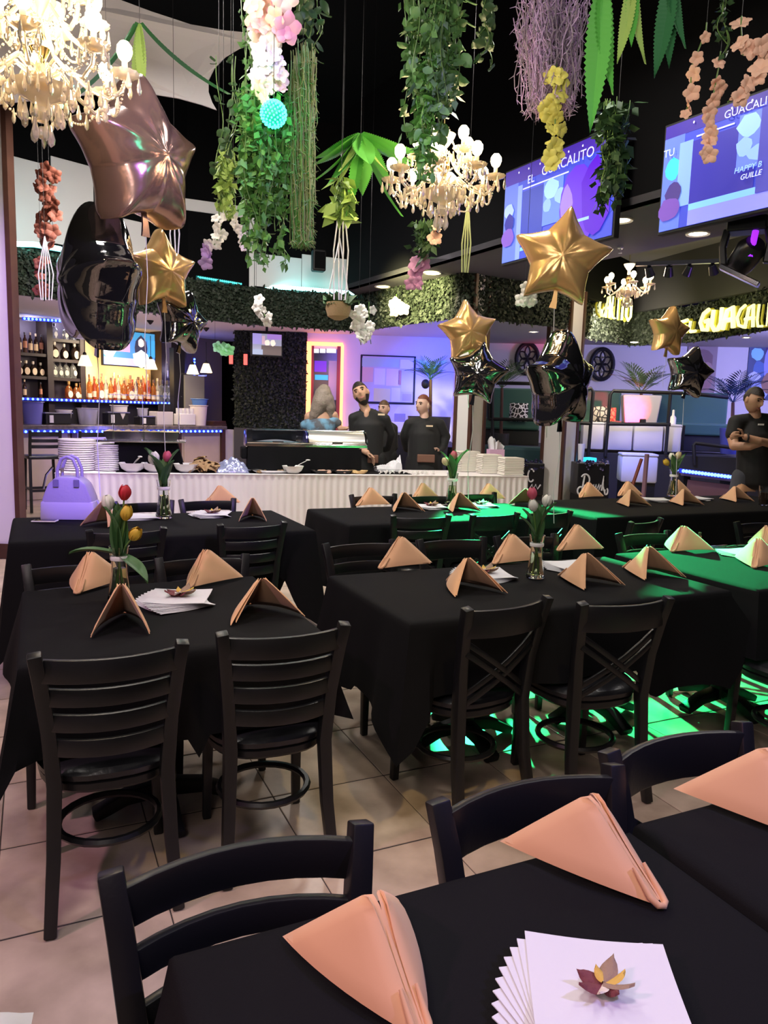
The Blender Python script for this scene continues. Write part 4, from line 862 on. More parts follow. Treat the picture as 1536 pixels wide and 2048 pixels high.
lamp('bar_warm', 'AREA', BW.pt(BW.L*.55, 2.6, -.9), 34, (1, .8, .55), BW.pt(BW.L*.6, .8, -1.8), .6); lamp('bar_front_warm', 'AREA', BW.pt(BW.L*.6, 2.4, .8), 30, (1, .8, .62), BW.pt(BW.L*.6, .5, .1), .5)
# back bar: two shelf towers, lit niche, counter
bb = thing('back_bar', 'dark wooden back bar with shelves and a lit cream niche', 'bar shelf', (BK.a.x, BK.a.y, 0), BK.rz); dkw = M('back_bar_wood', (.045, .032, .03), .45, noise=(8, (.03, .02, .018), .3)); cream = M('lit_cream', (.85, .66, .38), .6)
def bkr(x0, y0, x1, y1): return BK.rect(x0, y0, x1, y1)
def bbox(name, r, d0, d1, mat, th=None): u0, u1, z0, z1 = r; return MB().box(((u0+u1)/2, (d0+d1)/2, (z0+z1)/2), (u1-u0, d1-d0, z1-z0)).build(name, mat, bb, False)
for x0, x1 in ((26, 36), (94, 106), (160, 170), (322, 332), (364, 372)): r = bkr(x0, 640, x1, 810); bbox('upright', (r[0], r[1], .9, r[3]), -.02, .36, dkw)
zs = {}
for k, (x0, y, x1) in enumerate(((30, 706, 100), (30, 752, 100), (104, 679, 164), (104, 719, 164), (104, 756, 164), (328, 757, 368))):
    r = bkr(x0, y, x1, y+6); bbox('shelf', (r[0], r[1], r[2], r[3]), .0, .34, dkw); zs[(x0, y, x1)] = r[3]
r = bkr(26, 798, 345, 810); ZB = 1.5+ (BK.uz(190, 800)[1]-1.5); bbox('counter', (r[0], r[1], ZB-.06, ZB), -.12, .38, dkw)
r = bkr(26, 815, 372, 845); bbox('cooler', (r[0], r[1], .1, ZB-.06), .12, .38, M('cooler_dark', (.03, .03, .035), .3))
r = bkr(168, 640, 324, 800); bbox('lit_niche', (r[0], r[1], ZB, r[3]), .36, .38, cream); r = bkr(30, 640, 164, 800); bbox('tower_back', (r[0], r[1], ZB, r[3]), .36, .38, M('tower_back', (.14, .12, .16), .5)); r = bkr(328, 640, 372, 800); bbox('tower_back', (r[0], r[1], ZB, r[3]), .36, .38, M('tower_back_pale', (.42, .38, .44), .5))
for px, py, e in ((200, 795, 7), (250, 795, 9), (300, 795, 7)): lamp('niche_lamp', 'POINT', onw(BK, px, py-45, -.10), e*1.0, (1, .72, .36), size=.05)
lamp('tower_lamp', 'POINT', onw(BK, 66, 655, -.1), 4, (.8, .75, 1), size=.05); lamp('tower_lamp', 'POINT', onw(BK, 132, 650, -.1), 5, (.7, .7, 1), size=.05); lamp('tower_lamp', 'POINT', onw(BK, 345, 740, .25), 3, (.8, .7, 1), size=.05)
led_strip('led_strip', 'blue LED lights along the back bar counter edge', [onwz(BK, 33, 805, ZB-.02, .14), onwz(BK, 340, 808, ZB-.02, .14)], BLUE, beadB, (.02, .04, .9), n=36, glow=.8)
led_strip('led_strip', 'blue LED lights above the left shelf tower', [onw(BK, 38, 638, .12), onw(BK, 145, 645, .12)], BLUE, beadB, (.02, .04, .9), n=14, glow=1)
led_strip('led_strip', 'short blue LED lights above the bar television', [onw(BK, 268, 648, .12), onw(BK, 312, 650, .12)], BLUE, beadB, (.02, .04, .9), n=7, glow=1)
led_strip('led_strip', 'vertical blue LED lights at the right end of the back bar', [onw(BK, 382, 716, .1), onw(BK, 382, 800, .1)], BLUE, beadB, (.02, .04, .9), n=14, glow=1)
lamp('bar_end_blue', 'POINT', onw(BK, 384, 760, .35), 12, (.08, .1, 1), size=.1)

# bottles
def bottle(name, prof, bodycol, capcol, labcol, lab, sy=1., trans=.75, n=12):
    t = thing(name, '-', 'bottle'); mat = M('glass_'+name, bodycol, .08, trans=trans)
    MB().lathe(prof, n, sy=sy).build('glass_body', mat, t); zt = prof[-1][1]; rn = prof[-1][0]
    MB().lathe([(rn*1.25, zt-.03), (rn*1.3, zt+.008), (.0001, zt+.01)], 10, sy=1).build('cap', M('cap', capcol, .35), t)
    if lab[0] == 'band': MB().lathe([(lab[3], lab[1]), (lab[3], lab[2])], n, sy=sy).build('paper_label', M('label', labcol, .7), t)
    else: MB().prism([(lab[2]*math.cos(k*PI/7), lab[1]+lab[2]*1.15*math.sin(k*PI/7)) for k in range(14)], .004, lambda u, v, w: (u, -lab[3]-w, v)).build('paper_label', M('label', labcol, .7), t)
    return t
shp = {'whisky': [(.0001, 0), (.036, 0), (.038, .006), (.038, .17), (.032, .2), (.014, .225), (.013, .29)], 'wide': [(.0001, 0), (.052, 0), (.055, .01), (.055, .11), (.04, .14), (.016, .16), (.016, .2)], 'slim': [(.0001, 0), (.032, 0), (.033, .2), (.015, .24), (.0125, .32)], 'globe': [(.0001, 0), (.045, .0), (.06, .035), (.064, .07), (.05, .115), (.018, .145), (.017, .19)]}
BT = {'dark': bottle('liquor_bottle', shp['whisky'], (.03, .012, .008), (.75, .6, .4), (.80, .62, .38), ('band', .04, .14, .0386), .7, .2), 'square': bottle('liquor_bottle', shp['whisky'], (.10, .04, .02), (.1, .1, .1), (.62, .28, .16), ('band', .07, .17, .0388), .8, .3),
      'disc': bottle('liquor_bottle', shp['globe'], (.03, .018, .012), (.8, .72, .6), (.85, .70, .52), ('disc', .06, .042, .05), .8, .2), 'clear': bottle('liquor_bottle', shp['wide'], (.85, .88, .86), (.12, .1, .1), (.72, .72, .62), ('disc', .06, .03, .05), .85, .85),
      'amber': bottle('liquor_bottle', shp['whisky'], (.70, .28, .06), (.16, .08, .05), (.80, .66, .48), ('band', .03, .09, .0386), .9, .7), 'red': bottle('liquor_bottle', shp['slim'], (.55, .10, .04), (.5, .1, .06), (.80, .55, .42), ('band', .04, .12, .0336), 1., .6), 'cognac': bottle('liquor_bottle', shp['wide'], (.65, .22, .05), (.5, .3, .1), (.86, .78, .62), ('disc', .055, .036, .05), .7, .7), 'tall': bottle('liquor_bottle', shp['slim'], (.80, .78, .66), (.7, .6, .4), (.86, .80, .66), ('band', .03, .15, .0336), 1., .6)}
seen = set()
def put_bottle(k, px, py, hpx, label, group, off=-.1, zf=None):
    u, z = BK.uz(px, py); zt = BK.uz(px, py-hpx)[1]; zt += (zf-z) if zf else 0; z = zf or z; h = {'whisky': .3}.get(k, 0); loc = BK.pt(u, z+.004, off); H_ = {'dark': .3, 'square': .3, 'amber': .3, 'disc': .2, 'clear': .21, 'cognac': .21, 'red': .33, 'tall': .33}[k]; s = (zt-z)/H_
    if k in seen: o = dup(BT[k], label, loc, BK.rz+R.uniform(-.2, .2), s, group=group)
    else: seen.add(k); o = BT[k]; o['label'] = label; o['group'] = group; o.location = loc; o.rotation_euler = (0, 0, BK.rz); o.scale = (s, s, s)
    o.scale = (s*.84, s*.84, s); return o
def row(kinds, xs, y, h, where, group, off=-.1, dy=0):
    zf = next((zz for (a, yy, b_), zz in zs.items() if yy == y and a <= xs[0] <= b_), ZB)+.001
    od = ['first', 'second', 'third', 'fourth', 'fifth', 'sixth', 'seventh', 'eighth', 'ninth', 'tenth', 'eleventh', 'twelfth', 'thirteenth', 'fourteenth', 'fifteenth', 'sixteenth', 'seventeenth']
    for i, x in enumerate(xs): k = kinds[i % len(kinds)]; put_bottle(k, x, y+dy*(x-xs[0]), h*R.uniform(.92, 1.08), od[i]+' bottle from the left, '+where, group, off, zf)
row(['dark', 'dark', 'square'], [32, 45, 56, 67, 78, 89], 706, 42, 'top shelf of the left tower', 'bottles on the upper left shelf')
row(['disc'], [33, 44, 58, 72, 87], 752, 30, 'second shelf of the left tower', 'bottles on the lower left shelf')
row(['clear'], [115, 137, 152], 679, 30, 'top shelf of the glass tower', 'clear bottles, top shelf'); row(['disc', 'disc', 'disc'], [115, 134, 155], 719, 34, 'middle shelf of the glass tower', 'disc label bottles'); row(['clear', 'clear', 'clear', 'clear'], [114, 126, 138, 152], 756, 34, 'lower shelf of the glass tower', 'clear bottles, lower shelf')
row(['dark', 'square', 'cognac', 'cognac', 'amber'], [50, 82, 138, 153, 160], 801, 34, 'left part of the back bar counter', 'bottles left on the counter', .0)
row(['amber', 'red', 'cognac', 'tall', 'amber', 'red', 'tall', 'amber', 'cognac', 'red', 'tall', 'amber', 'red', 'amber', 'tall', 'clear', 'clear'], [176, 186, 196, 209, 219, 227, 234, 245, 256, 262, 268, 279, 294, 304, 312, 320, 332], 804, 44, 'front row before the cream niche', 'front row of counter bottles', .06)
row(['red', 'amber', 'amber', 'red', 'dark', 'tall', 'amber', 'red', 'amber', 'dark', 'amber', 'red', 'amber'], [180, 191, 203, 215, 224, 239, 250, 260, 273, 284, 289, 299, 308], 792, 52, 'back row before the cream niche', 'back row of counter bottles', -.2)
row(['clear', 'tall', 'clear'], [338, 348, 358], 797, 40, 'right end of the back bar', 'bottles at the right end', 0); row(['tall', 'tall', 'clear'], [340, 350, 360], 757, 34, 'right tower shelf', 'bottles on the right tower shelf')
# television over the niche
def screen_tv(name, label, W_, r, off, patches, texts, rim=.02, em=1.0, base=(.02, .02, .3), bez=K['black']):
    u0, u1, z0, z1 = W_.rect(*r); t = thing(name, label, 'television', W_.pt((u0+u1)/2, (z0+z1)/2, off), W_.rz); w_, h_ = u1-u0, z1-z0
    MB().box((0, .03, 0), (w_+rim*2, .06, h_+rim*2)).build('casing', bez, t, False, .006); MB().box((0, -.003, 0), (w_, .006, h_)).build('screen', EM('screen_'+name, base, em), t, False)
    for i, (pl, c) in enumerate(patches): MB().prism([((a-.5)*w_, (.5-b)*h_) for a, b in pl], .0015, lambda u, v, w, i=i: (u, -.0065-.0008*i-w, v)).build('picture_area', EM('screen_colour', c, em), t, False, fixn=True)
    for (s_, a, b, hh, c, sh) in texts:
        me = text_mesh(s_, hh*h_, EM('screen_text', c, em*1.1), .0008, sh, 'screen_lettering'); link('screen_lettering', me, t, ((a-.5)*w_, -.03, (.5-b)*h_), rot=(PI/2, 0, 0))
    return t
def blob(x, y, rx, ry, n=12, j=.15): return [(x+rx*math.cos(2*PI*k/n)*R.uniform(1-j, 1+j), y+ry*math.sin(2*PI*k/n)*R.uniform(1-j, 1+j)) for k in range(n)]
def rc(a, b, c, d): return [(a, b), (c, b), (c, d), (a, d)]
t = screen_tv('bar_television', 'small television over the bar bottles showing a long haired singer', BK, (200, 664, 302, 732), .12, [(rc(0, 0, 1, .22), (.05, .25, .45)), (rc(.0, .35, .5, .6), (.55, .25, .45)), (rc(0, .22, .3, .4), (.15, .5, .7)), (rc(.0, .78, 1, 1), (.35, .35, .7)), (blob(.72, .45, .13, .36), (.03, .03, .06)), (blob(.72, .78, .17, .25), (.55, .7, .75)), (blob(.72, .3, .06, .13), (.75, .6, .55)), (rc(.86, .2, 1, .7), (.05, .3, .6)), (blob(.1, .6, .12, .2), (.6, .8, .9))], [], base=(.06, .2, .5), em=1.2)
# pendant lamps over the bar
shade = MB().lathe([(.05, .17), (.055, .165), (.115, .0), (.11, .0), (.05, .16)], 18); shm = shade.mesh('glass_shade', M('lit_shade', (1, .9, .68), .5, em=(1, .82, .50), es=1.6), True)
for i, (px, py, lab) in enumerate(((39, 723, 'far left, before the dark bottles'), (183, 731, 'left of the bar television'), (315, 738, 'right of the bar television'), (399, 748, 'before the vertical blue lights'), (426, 745, 'at the right end of the bar'))):
    u, z = BW.uz(px, py); t = thing('pendant_lamp', 'cream glass pendant lamp over the bar, '+lab, 'lamp', BW.pt(u, z, -.2)); link('glass_shade', shm, t, (0, 0, 0), s=.98); MB().lathe([(.022, .16), (.03, .17), (.03, .2), (.01, .22)], 10).build('lamp_socket', K['black'], t)
    MB().tube([(0, 0, .2), (0, 0, 2.69-z)], .006, 5).build('cord', K['black'], t); MB().lathe([(.012, 2.88-z), (.055, 2.93-z), (.06, 2.949-z)], 12).build('ceiling_cup', K['black'], t)
    lamp('pendant_glow', 'POINT', BW.pt(u, z-.06, -.2), 3.2, WARM, size=.05)
# things behind and on the bar
def bucket(name, label, cat, loc, r0, r1, h, mat, rim=True, grp=None):
    t = thing(name, label, cat, loc, 0, grp); MB().lathe([(.0001, 0), (r0, 0), (r1, h), (r1*1.06, h), (r1*1.06, h+.012), (r1*.94, h+.012), (r0*.9, .01), (.0001, .01)], 18).build('shell', mat, t)
    if rim: MB().tube([(r1*1.07*math.cos(2*PI*k/20), r1*1.07*math.sin(2*PI*k/20), h+.006) for k in range(20)], .007, 5, True).build('rim', mat, t)
    return t
def onbar(px, dz=0, off=-.25): u, _ = BW.uz(px, 848); return BW.pt(u, 1.152+dz, off)
bm_ = M('blue_plastic', (.10, .22, .55), .35); wp = M('white_plastic', (.75, .72, .74), .4, trans=.2); clearp = M('clear_plastic', (.7, .7, .85), .15, trans=.7)
b_ = bucket('white_bin', 'tall white carton bin on the bar counter holding the blue bucket', 'bin', onbar(414), .13, .16, .36, M('carton_white', (.72, .64, .62), .7)); bucket('blue_bucket', 'blue bucket standing in the white carton bin on the bar', 'bucket', onbar(418, .30, -.28), .11, .15, .18, bm_)
t = thing('caddy_box', 'low white box of napkins and straws on the bar end', 'box', onbar(386), BW.rz); MB().box((0, 0, .11), (.34, .2, .2)).build('box_body', K['wht'], t, False, .008)
for k in range(4): MB().box((-.12+.08*k, 0, .25), (.05, .12, .12), .2*k).build('paper_bundle', K['paper'], t, False)
t = thing('menu_stand', 'stack of dark brown menus on the end of the bar', 'menus', onbar(448), BW.rz)
for k in range(3): MB().box((0, 0, .015+.03*k), (.34-.02*k, .24, .026), .05*k).build('menu', K['wood'], t, False, .003)
for px, r, h, nm, lab, mt in ((97, .16, .34, 'ice_tub', 'blue lit plastic tub behind the bar at left', M('tub_blue_lit', (.25, .25, .8), .3, trans=.4)), (160, .12, .22, 'ice_tub', 'white plastic tub on the back counter edge', wp), (208, .17, .26, 'ice_tub', 'clear plastic tub of ice behind the bar', clearp), (271, .14, .32, 'ice_tub', 'white translucent pitcher hung behind the bar', wp), (318, .09, .28, 'ice_tub', 'narrow clear pitcher behind the bar, right', clearp)):  # leftmost tub: blue light put into its plastic colour
    bucket(nm, lab, 'tub', onwz(BW, px, 848, 1.152, -.50), r*.8, r, h, mt)
for px, lab in ((53, 'left one'), (64, 'right one')): t = thing('siphon_bottle', 'dark blue bottle behind the bar top at far left, '+lab, 'bottle', onwz(BW, px, 848, 1.152, -.5)); MB().lathe([(.0001, 0), (.06, 0), (.06, .16), (.02, .22), (.02, .27)], 12).build('glass_body', M('navy_glass', (.01, .01, .08), .15), t); MB().lathe([(.022, .25), (.025, .29), (.0001, .3)], 8).build('cap', K['black'], t)
for px, w_, h, lab in ((142, .42, .17, 'left'), (262, .38, .2, 'middle'), (325, .4, .14, 'right')): t = thing('speed_rack', 'dark metal drinks station behind the bar, '+lab, 'rack', onwz(BW, px, 848, 1.152, -.48), BW.rz); MB().box((0, 0, h/2), (w_, .2, h)).build('rack_body', K['black'], t, False, .01); MB().box((0, -.08, h+.01), (w_+.04, .08, .02)).build('steel_lip', K['steel'], t, False); MB().box((-w_*.3, -.11, h*.5), (.06, .02, h*.7)).build('paper_tag', K['paper'], t, False)
t = thing('cash_register', 'pale till and shelf at the right end behind the bar', 'till', onwz(BW, 352, 848, 1.152, -.45), BW.rz); MB().box((0, 0, .12), (.34, .26, .24)).build('till_body', M('till', (.5, .46, .5), .5), t, False, .01); MB().box((0, -.1, .3), (.24, .04, .16)).build('till_screen', K['black'], t, False, .006)
t = thing('bar_speaker', 'grey panel column and dark post behind the right bar end', 'column', onwz(BW, 434, 800, 0, -1.0), BW.rz); MB().box((.2, 0, 1.05), (.45, .12, 2.1)).build('panel', M('grey_column', (.30, .29, .27), .7), t, False); MB().box((-.12, .06, 1.3), (.25, .14, 2.6)).build('dark_post', K['black'], t, False); MB().box((.2, -.02, 2.12), (.52, .16, .03)).build('glass_shelf', K['chrome'], t, False)
for px, py, lab in ((462, 717, 'left one'), (491, 719, 'right one')): c = P(px, py, 14.38 if px > 480 else 14.38); t = thing('exit_light', 'small red glowing exit light before the hedge wall, '+lab, 'light', c); MB().box((0, 0, 0), (.07, .03, .20)).build('lens', EM('red_lens', (1, .09, .07), 2.2), t, False, .008); MB().box((0, .02, 0), (.09, .02, .23)).build('housing', K['black'], t, False)
# bar stools
def stool():
    t = thing('bar_stool', '-', 'stool'); k = K['frame']
    for sx in (-1, 1):
        MB().bar([(sx*.2, -.22, 0), (sx*.19, -.18, .74), (sx*.19, -.21, .95), (sx*.19, -.25, 1.12)], .036, .036, up=(0, 1, 0)).build('rear_leg', k, t, False, .004); MB().bar([(sx*.2, .2, 0), (sx*.18, .17, .73)], .036, .036, up=(0, 1, 0)).build('front_leg', k, t, False, .004); MB().bar([(sx*.2, -.2, .32), (sx*.195, .19, .32)], .02, .03).build('foot_rail', k, t, False)
    for y in (-.2, .19): MB().bar([(-.2, y, .3), (.2, y, .3)], .02, .035).build('foot_rail', k, t, False)
    for z, h in ((1.07, .06), (.98, .045), (.90, .045)): slat(z, h, .18, -.17-(z-.74)*.2, .03).build('back_slat', k, t, False)
    MB().box((0, 0, .75), (.43, .42, .05)).build('seat', K['vinyl'], t, True, .018); return t
st0 = stool()
for i, (px, lab) in enumerate(((84, 'left one, by the violet wall'), (180, 'middle one, behind the plates'), (297, 'right one, behind the food trays'))):
    p = Z(px, 912, .76); s_ = st0 if i == 0 else dup(st0); s_['label'] = 'black bar stool at the counter, '+lab; s_.location = (p.x, p.y, 0); s_.rotation_euler = (0, 0, BW.rz-.25); s_['group'] = 'bar stools'
# ------------------------------------------------------------------ buffet
ZT = .80; BF = Wall(Z(110, 946, ZT), Z(1056, 953, ZT)); LBF = BF.L
def onbf(px, off=0, py=948): u, _ = BF.uz(px, py); return BF.pt(u, ZT, -off)
bt = thing('buffet_table', 'long buffet table with white pleated skirt across the middle of the room', 'table', BF.a, BF.rz)
MB().box((LBF/2, .38, ZT-.02), (LBF, .76, .03)).build('tabletop', K['white'], bt, False)
for x in (.1, LBF*.33, LBF*.67, LBF-.1):
    for y in (.08, .68): MB().tube([(x, y, 0), (x, y, ZT-.03)], .018, 8).build('leg', K['steel'], bt)
def skf(u, v):
    per = LBF+1.5; d = u*per
    pl = .012*math.sin(d*2*PI/.075+.8*math.sin(d*5))*(.35+.65*v)+.008*math.sin(d*9)*v; o = -.006-pl-.02*v
    if d < LBF: return (d, o, ZT+.002-v*(ZT-.03))
    d -= LBF; return (LBF-o, min(d, .76), ZT+.002-v*(ZT-.03)) if d < .76 else (LBF-o, .76, ZT-v*(ZT-.03))
MB().grid(skf, 520, 7).build('pleated_skirt', K['skirt'], bt)
MB().box((LBF/2, .37, ZT+.0), (LBF+.01, .77, .008)).build('top_cloth', K['skirt'], bt, False, .003)
MB().box((LBF*.42, .40, ZT+.006), (LBF*.62, .62, .006)).build('black_runner', K['cloth'], bt, False)
ZB2 = ZT+.009
def bf(px, off): p = onbf(px, off); p.z = ZB2; return p
# stacks
pl_ = MB().lathe([(.0001, 0), (.075, .0), (.114, .004), (.117, .006), (.117, .0155), (.113, .0165), (.075, .006), (.0001, .005)], 28).mesh('plate', K['wht'], True)
plw = MB().lathe([(.0001, 0), (.09, .0), (.139, .004), (.142, .006), (.142, .0155), (.138, .0165), (.09, .006), (.0001, .005)], 28).mesh('plate', K['wht'], True)
def stack(px, off, me, n, dz, name, lab, grp, s=1):
    p = bf(px, off); od = 'lowest second third fourth fifth sixth seventh eighth ninth tenth eleventh twelfth thirteenth fourteenth fifteenth sixteenth seventeenth eighteenth'.split()
    for i in range(n):
        o = link(name, me, None, p+Vector((R.uniform(-.003, .003), R.uniform(-.003, .003), dz*i)), s=s); tag(o, ('topmost' if i == n-1 else od[i])+' white plate of the '+lab, 'plate', grp)
stack(146, .34, plw, 14, .0230, 'plate', 'tall wide stack at the left buffet end', 'plates in the tall wide stack', 1.32); stack(209, .30, pl_, 14, .0195, 'plate', 'narrower stack beside the food trays', 'plates in the narrow stack', 1.12)
stack(184, .68, plw, 14, .0192, 'plate', 'rear stack behind the wide stack', 'plates in the rear stack', 1.1)
bowm = MB().lathe([(.0001, 0), (.06, 0), (.10, .03), (.118, .07), (.125, .085), (.12, .085), (.095, .032), (.055, .008), (.0001, .007)], 24)
bom = bowm.mesh('bowl_body', K['wht'], True)
def sbowl(px, off, lab, s=1, spoon=True, food=(.5, .3, .12)):
    t = thing('serving_bowl', lab, 'bowl', bf(px, off), R.uniform(0, 6), 'white serving bowls', s); link('bowl_body', bom, t); MB().lathe([(.0001, .05), (.105, .05)], 16).build('food', M('salsa', food, .5, bump=(60, .8)), t)
    if spoon: a = MB(); a.bar([(0, 0, .055), (.09, 0, .11), (.17, 0, .15)], .014, .006); a.ell((.175, 0, .152), (.03, .02, .008), 8, 5); a.build('spoon', K['wht'], t)
    return t
sbowl(263, .14, 'white serving bowl with a spoon under the left food tray', 1.1); sbowl(309, .14, 'white serving bowl partly behind the blue lit tulips', 1.1, False, (.3, .4, .1)); sbowl(372, .14, 'white serving bowl left of the brown bread pile', 1.05, False, (.6, .2, .1)); sbowl(588, .10, 'white serving bowl with upright spoon before the roll top dishes', .95, True, (.5, .4, .2)).rotation_euler.z = .3
# acrylic tray stand
t = thing('tray_stand', 'raised black stand with a clear shelf at the left of the buffet', 'stand', bf(285, .42), BF.rz); MB().prism([(-.35, 0), (.42, 0), (.34, .3), (-.29, .3)], .36, lambda u, v, w: (u, w-.18, v)).build('draped_riser', K['cloth'], t, False, fixn=True); MB().box((0, -.02, .312), (.86, .5, .016)).build('clear_shelf', K['chrome'], t, False, .004)
for x in (-.3, .0, .36): MB().tube([(x, -.2, .32), (x, -.2, .78)], .007, 6).build('acrylic_post', K['glass'], t)
MB().box((.03, -.2, .79), (.72, .3, .008)).build('sneeze_guard', K['glass'], t, False)
for px, lab in ((244, 'left of the two'), (318, 'right of the two')):
    p = bf(px, .42); p.z += .32; t = thing('food_tray', 'shallow pan of pale food on the raised stand, '+lab, 'tray', p, BF.rz)
    MB().prism([(-.17, 0), (.17, 0), (.21, .085), (-.21, .085)], .26, lambda u, v, w: (u, w-.13, v)).build('pan', K['chrome'], t, False, fixn=True); MB().grid(lambda u, v: ((u-.5)*.40, (v-.5)*.25, .09+.015*math.sin(u*14)*math.sin(v*9)), 12, 8).build('food', M('pale_food', (.85, .68, .38), .6, bump=(50, .6)), t); MB().bar([(.2, -.02, .1), (.25, -.02, .16)], .1, .004).build('foil_flap', K['chrome'], t, False)
# brown rolls pile (each a roll), foil bag, platters
brd = M('tortilla_brown', (.32, .20, .10), .8, bump=(40, .5)); chip = MB().grid(lambda u, v: ((u-.5)*.13, (v-.5)*.085*(1-.3*abs(2*u-1)), .03*math.sin(u*3.1)+.012*math.sin(v*6)), 6, 4).mesh('chip', brd, True)
t = thing('chip_pile', 'pile of brown tortilla pieces beside the white bowl', 'food', bf(408, .22), 0)
for i in range(46): r_ = .19*math.sqrt(R.random()); g = R.uniform(0, 6.3); link('chip', chip, t, (r_*math.cos(g), r_*.8*math.sin(g), max(.0, .15*(1-r_/.2))*R.uniform(.5, 1)+.005), rot=(R.uniform(-.7, .7), R.uniform(-.7, .7), R.uniform(0, 6.3)), s=1.1)
t = thing('foil_bundle', 'bluish clear wrapped bundle on the buffet right of the brown pile', 'bag', bf(466, .22), BF.rz); MB().grid(lambda u, v: ((u-.5)*.36, (v-.5)*.26, .125*math.sin(PI*u)**.6*math.sin(PI*v)**.6*(1+.22*math.sin(u*17+v*9)+.15*math.sin(v*23))), 22, 16).build('plastic_wrap', M('wrap', (.35, .38, .6), .12, .4, bump=(25, .8)), t); MB().ell((0, 0, .045), (.12, .08, .04), 10, 6).build('wrapped_food', brd, t)
def platter(px, off, lab, w_, d, food, n, mat=K['chrome']):
    t = thing('platter', lab, 'platter', bf(px, off), BF.rz); MB().lathe([(.0001, 0), (.38, 0), (.5, .03), (.5, .034), (.38, .006), (.0001, .006)], 24, sx=w_, sy=d).build('dish', mat, t)
    fm = MB().ell((0, 0, 0), (.03, .022, .014), 8, 5).mesh('food_piece', food)
    for i in range(n): link('food_piece', fm, t, (R.uniform(-.36, .36)*w_, R.uniform(-.36, .36)*d, .018), rz=R.uniform(0, 3), s=R.uniform(.8, 1.4))
meat = M('pink_food', (.50, .26, .20), .5, noise=(40, (.72, .55, .42), .3))
platter(545, .12, 'flat silver platter at left before the black riser', .5, .2, brd, 6); platter(648, .14, 'platter of pinkish food before the right roll top dish, left', .26, .18, meat, 16, K['black']); platter(690, .14, 'platter of pinkish food before the right roll top dish, middle', .24, .18, meat, 16, K['black']); platter(722, .14, 'pale wooden ladle dish at the right end of the black riser', .22, .14, M('pale_wood', (.75, .52, .25), .6), 8, M('wood_dish', (.62, .42, .2), .6))
# chafing dishes
ris = thing('draped_riser', 'long black draped riser under the roll top dishes', 'riser', bf(616, .42), BF.rz); wr_ = (bf(734, .42)-bf(502, .42)).length
MB().grid(lambda u, v: ((u-.5)*wr_*(1+.0*v), -.21-.012*v-.006*math.sin(u*40)*v, .27-v*.265), 60, 6).build('drape_front', K['cloth'], ris); MB().box((0, 0, .135), (wr_-.02, .40, .27)).build('riser_body', K['cloth'], ris, False, .01); MB().box((-wr_/2-.03, -.02, .2), (.06, .3, .12)).build('drape_side', K['cloth'], ris, False, .01)
def chafer(px, lab, open_):
    p = bf(px, .42); p.z += .272; t = thing('chafing_dish', lab, 'chafing dish', p, BF.rz); w_ = .70
    MB().box((0, 0, .02), (w_, .36, .04)).build('water_pan', K['chrome'], t, False, .008)
    arc = [(.17*math.cos(PI*k/14), .035+.15*math.sin(PI*k/14)) for k in range(15)]
    a0, a1 = (4, 14) if open_ else (0, 14)
    m = MB(); m.grid(lambda u, v: (-w_/2+.03+(w_-.06)*u, -arc[min(14, round(a0+(a1-a0)*v))][0] if False else .17*math.cos(PI*(1-v) if not open_ else PI*(.42-.42*v)), .035+.15*math.sin(PI*(1-v) if not open_ else PI*(.42-.42*v))), 8, 14); m.build('roll_top', M('brushed_steel', (.80, .78, .74), .3, .85) if not open_ else M('dark_steel', (.10, .10, .11), .22, .8), t)
    for s in (-1, 1): MB().prism(arc, .012, lambda u, v, w, s=s: (s*(w_/2-.012)+w*s, u, v)).build('end_cap', M('end_cap_blue_lit', (.16, .14, .55), .15, .8) if s < 0 else K['chrome'], t, False, fixn=True)  # left cap tinted blue, the light on it put into its colour
    MB().tube([(-w_/2+.02, -.165, .05), (w_/2-.02, -.165, .05)], .012, 8).build('front_rail', K['chrome'], t); MB().tube([(-w_/2+.02, -.03, .186), (w_/2-.02, -.03, .186)], .008, 8).build('top_rail', K['chrome'], t)
    if open_: MB().grid(lambda u, v: ((u-.5)*.5, (v-.5)*.26, .05+.03*math.sin(PI*u)*math.sin(PI*v)), 10, 6).build('food_foil', M('food_foil', (.45, .5, .6), .3, .7, bump=(30, .8)), t)
    MB().bar([(-.06, -.185, .06), (.06, -.185, .06)], .02, .012).build('handle', K['black'], t, False)
chafer(560, 'open roll top chafing dish on the black riser, left one', True); chafer(682, 'closed shining roll top chafing dish on the black riser, right one', False)
# cutlery, tissue, boxes, gift bag
fork = MB(); fork.bar([(-.09, 0, .003), (.02, 0, .006), (.05, 0, .003)], [.012, .007, .018], .003); [fork.bar([(.05, y, .003), (.09, y, .006)], .003, .003) for y in (-.007, 0, .007)]
fkm = fork.mesh('fork', K['wht'], False)
for i in range(34): p = bf(768+i*3.4, .16+R.uniform(-.05, .16)); o = link('plastic_fork', fkm, None, p+Vector((0, 0, .002+.007*(i % 3))), rz=BF.rz+R.uniform(-.1, .1)+1.3, s=1.2); tag(o, 'plastic fork in the loose row before the servers, number '+'one two three four five six seven eight nine ten eleven twelve'.split()[i % 12]+' in its '+('left', 'middle', 'right')[i//12]+' third', 'fork', 'plastic forks laid on the buffet')
t = thing('tissue_stack', 'crumpled white tissue packet before the central server', 'napkins', bf(795, .45), BF.rz); MB().grid(lambda u, v: ((u-.5)*.3, (v-.5)*.2, (.03+.10*u*u)*math.sin(PI*v)**.5*(1+.35*math.sin(u*16+v*7))+.03), 14, 8).build('crumpled_sheet', K['paper'], t, False); MB().box((0, 0, .02), (.28, .2, .04)).build('packet', K['paper'], t, False, .006)
clam = MB().prism([(-.115, 0), (.115, 0), (.118, .006), (.105, .018), (-.105, .018), (-.118, .006)], .2, lambda u, v, w: (u, w-.1, v)).mesh('takeout_lid', M('takeout_white', (.76, .72, .66), .6), False, fixn=True)
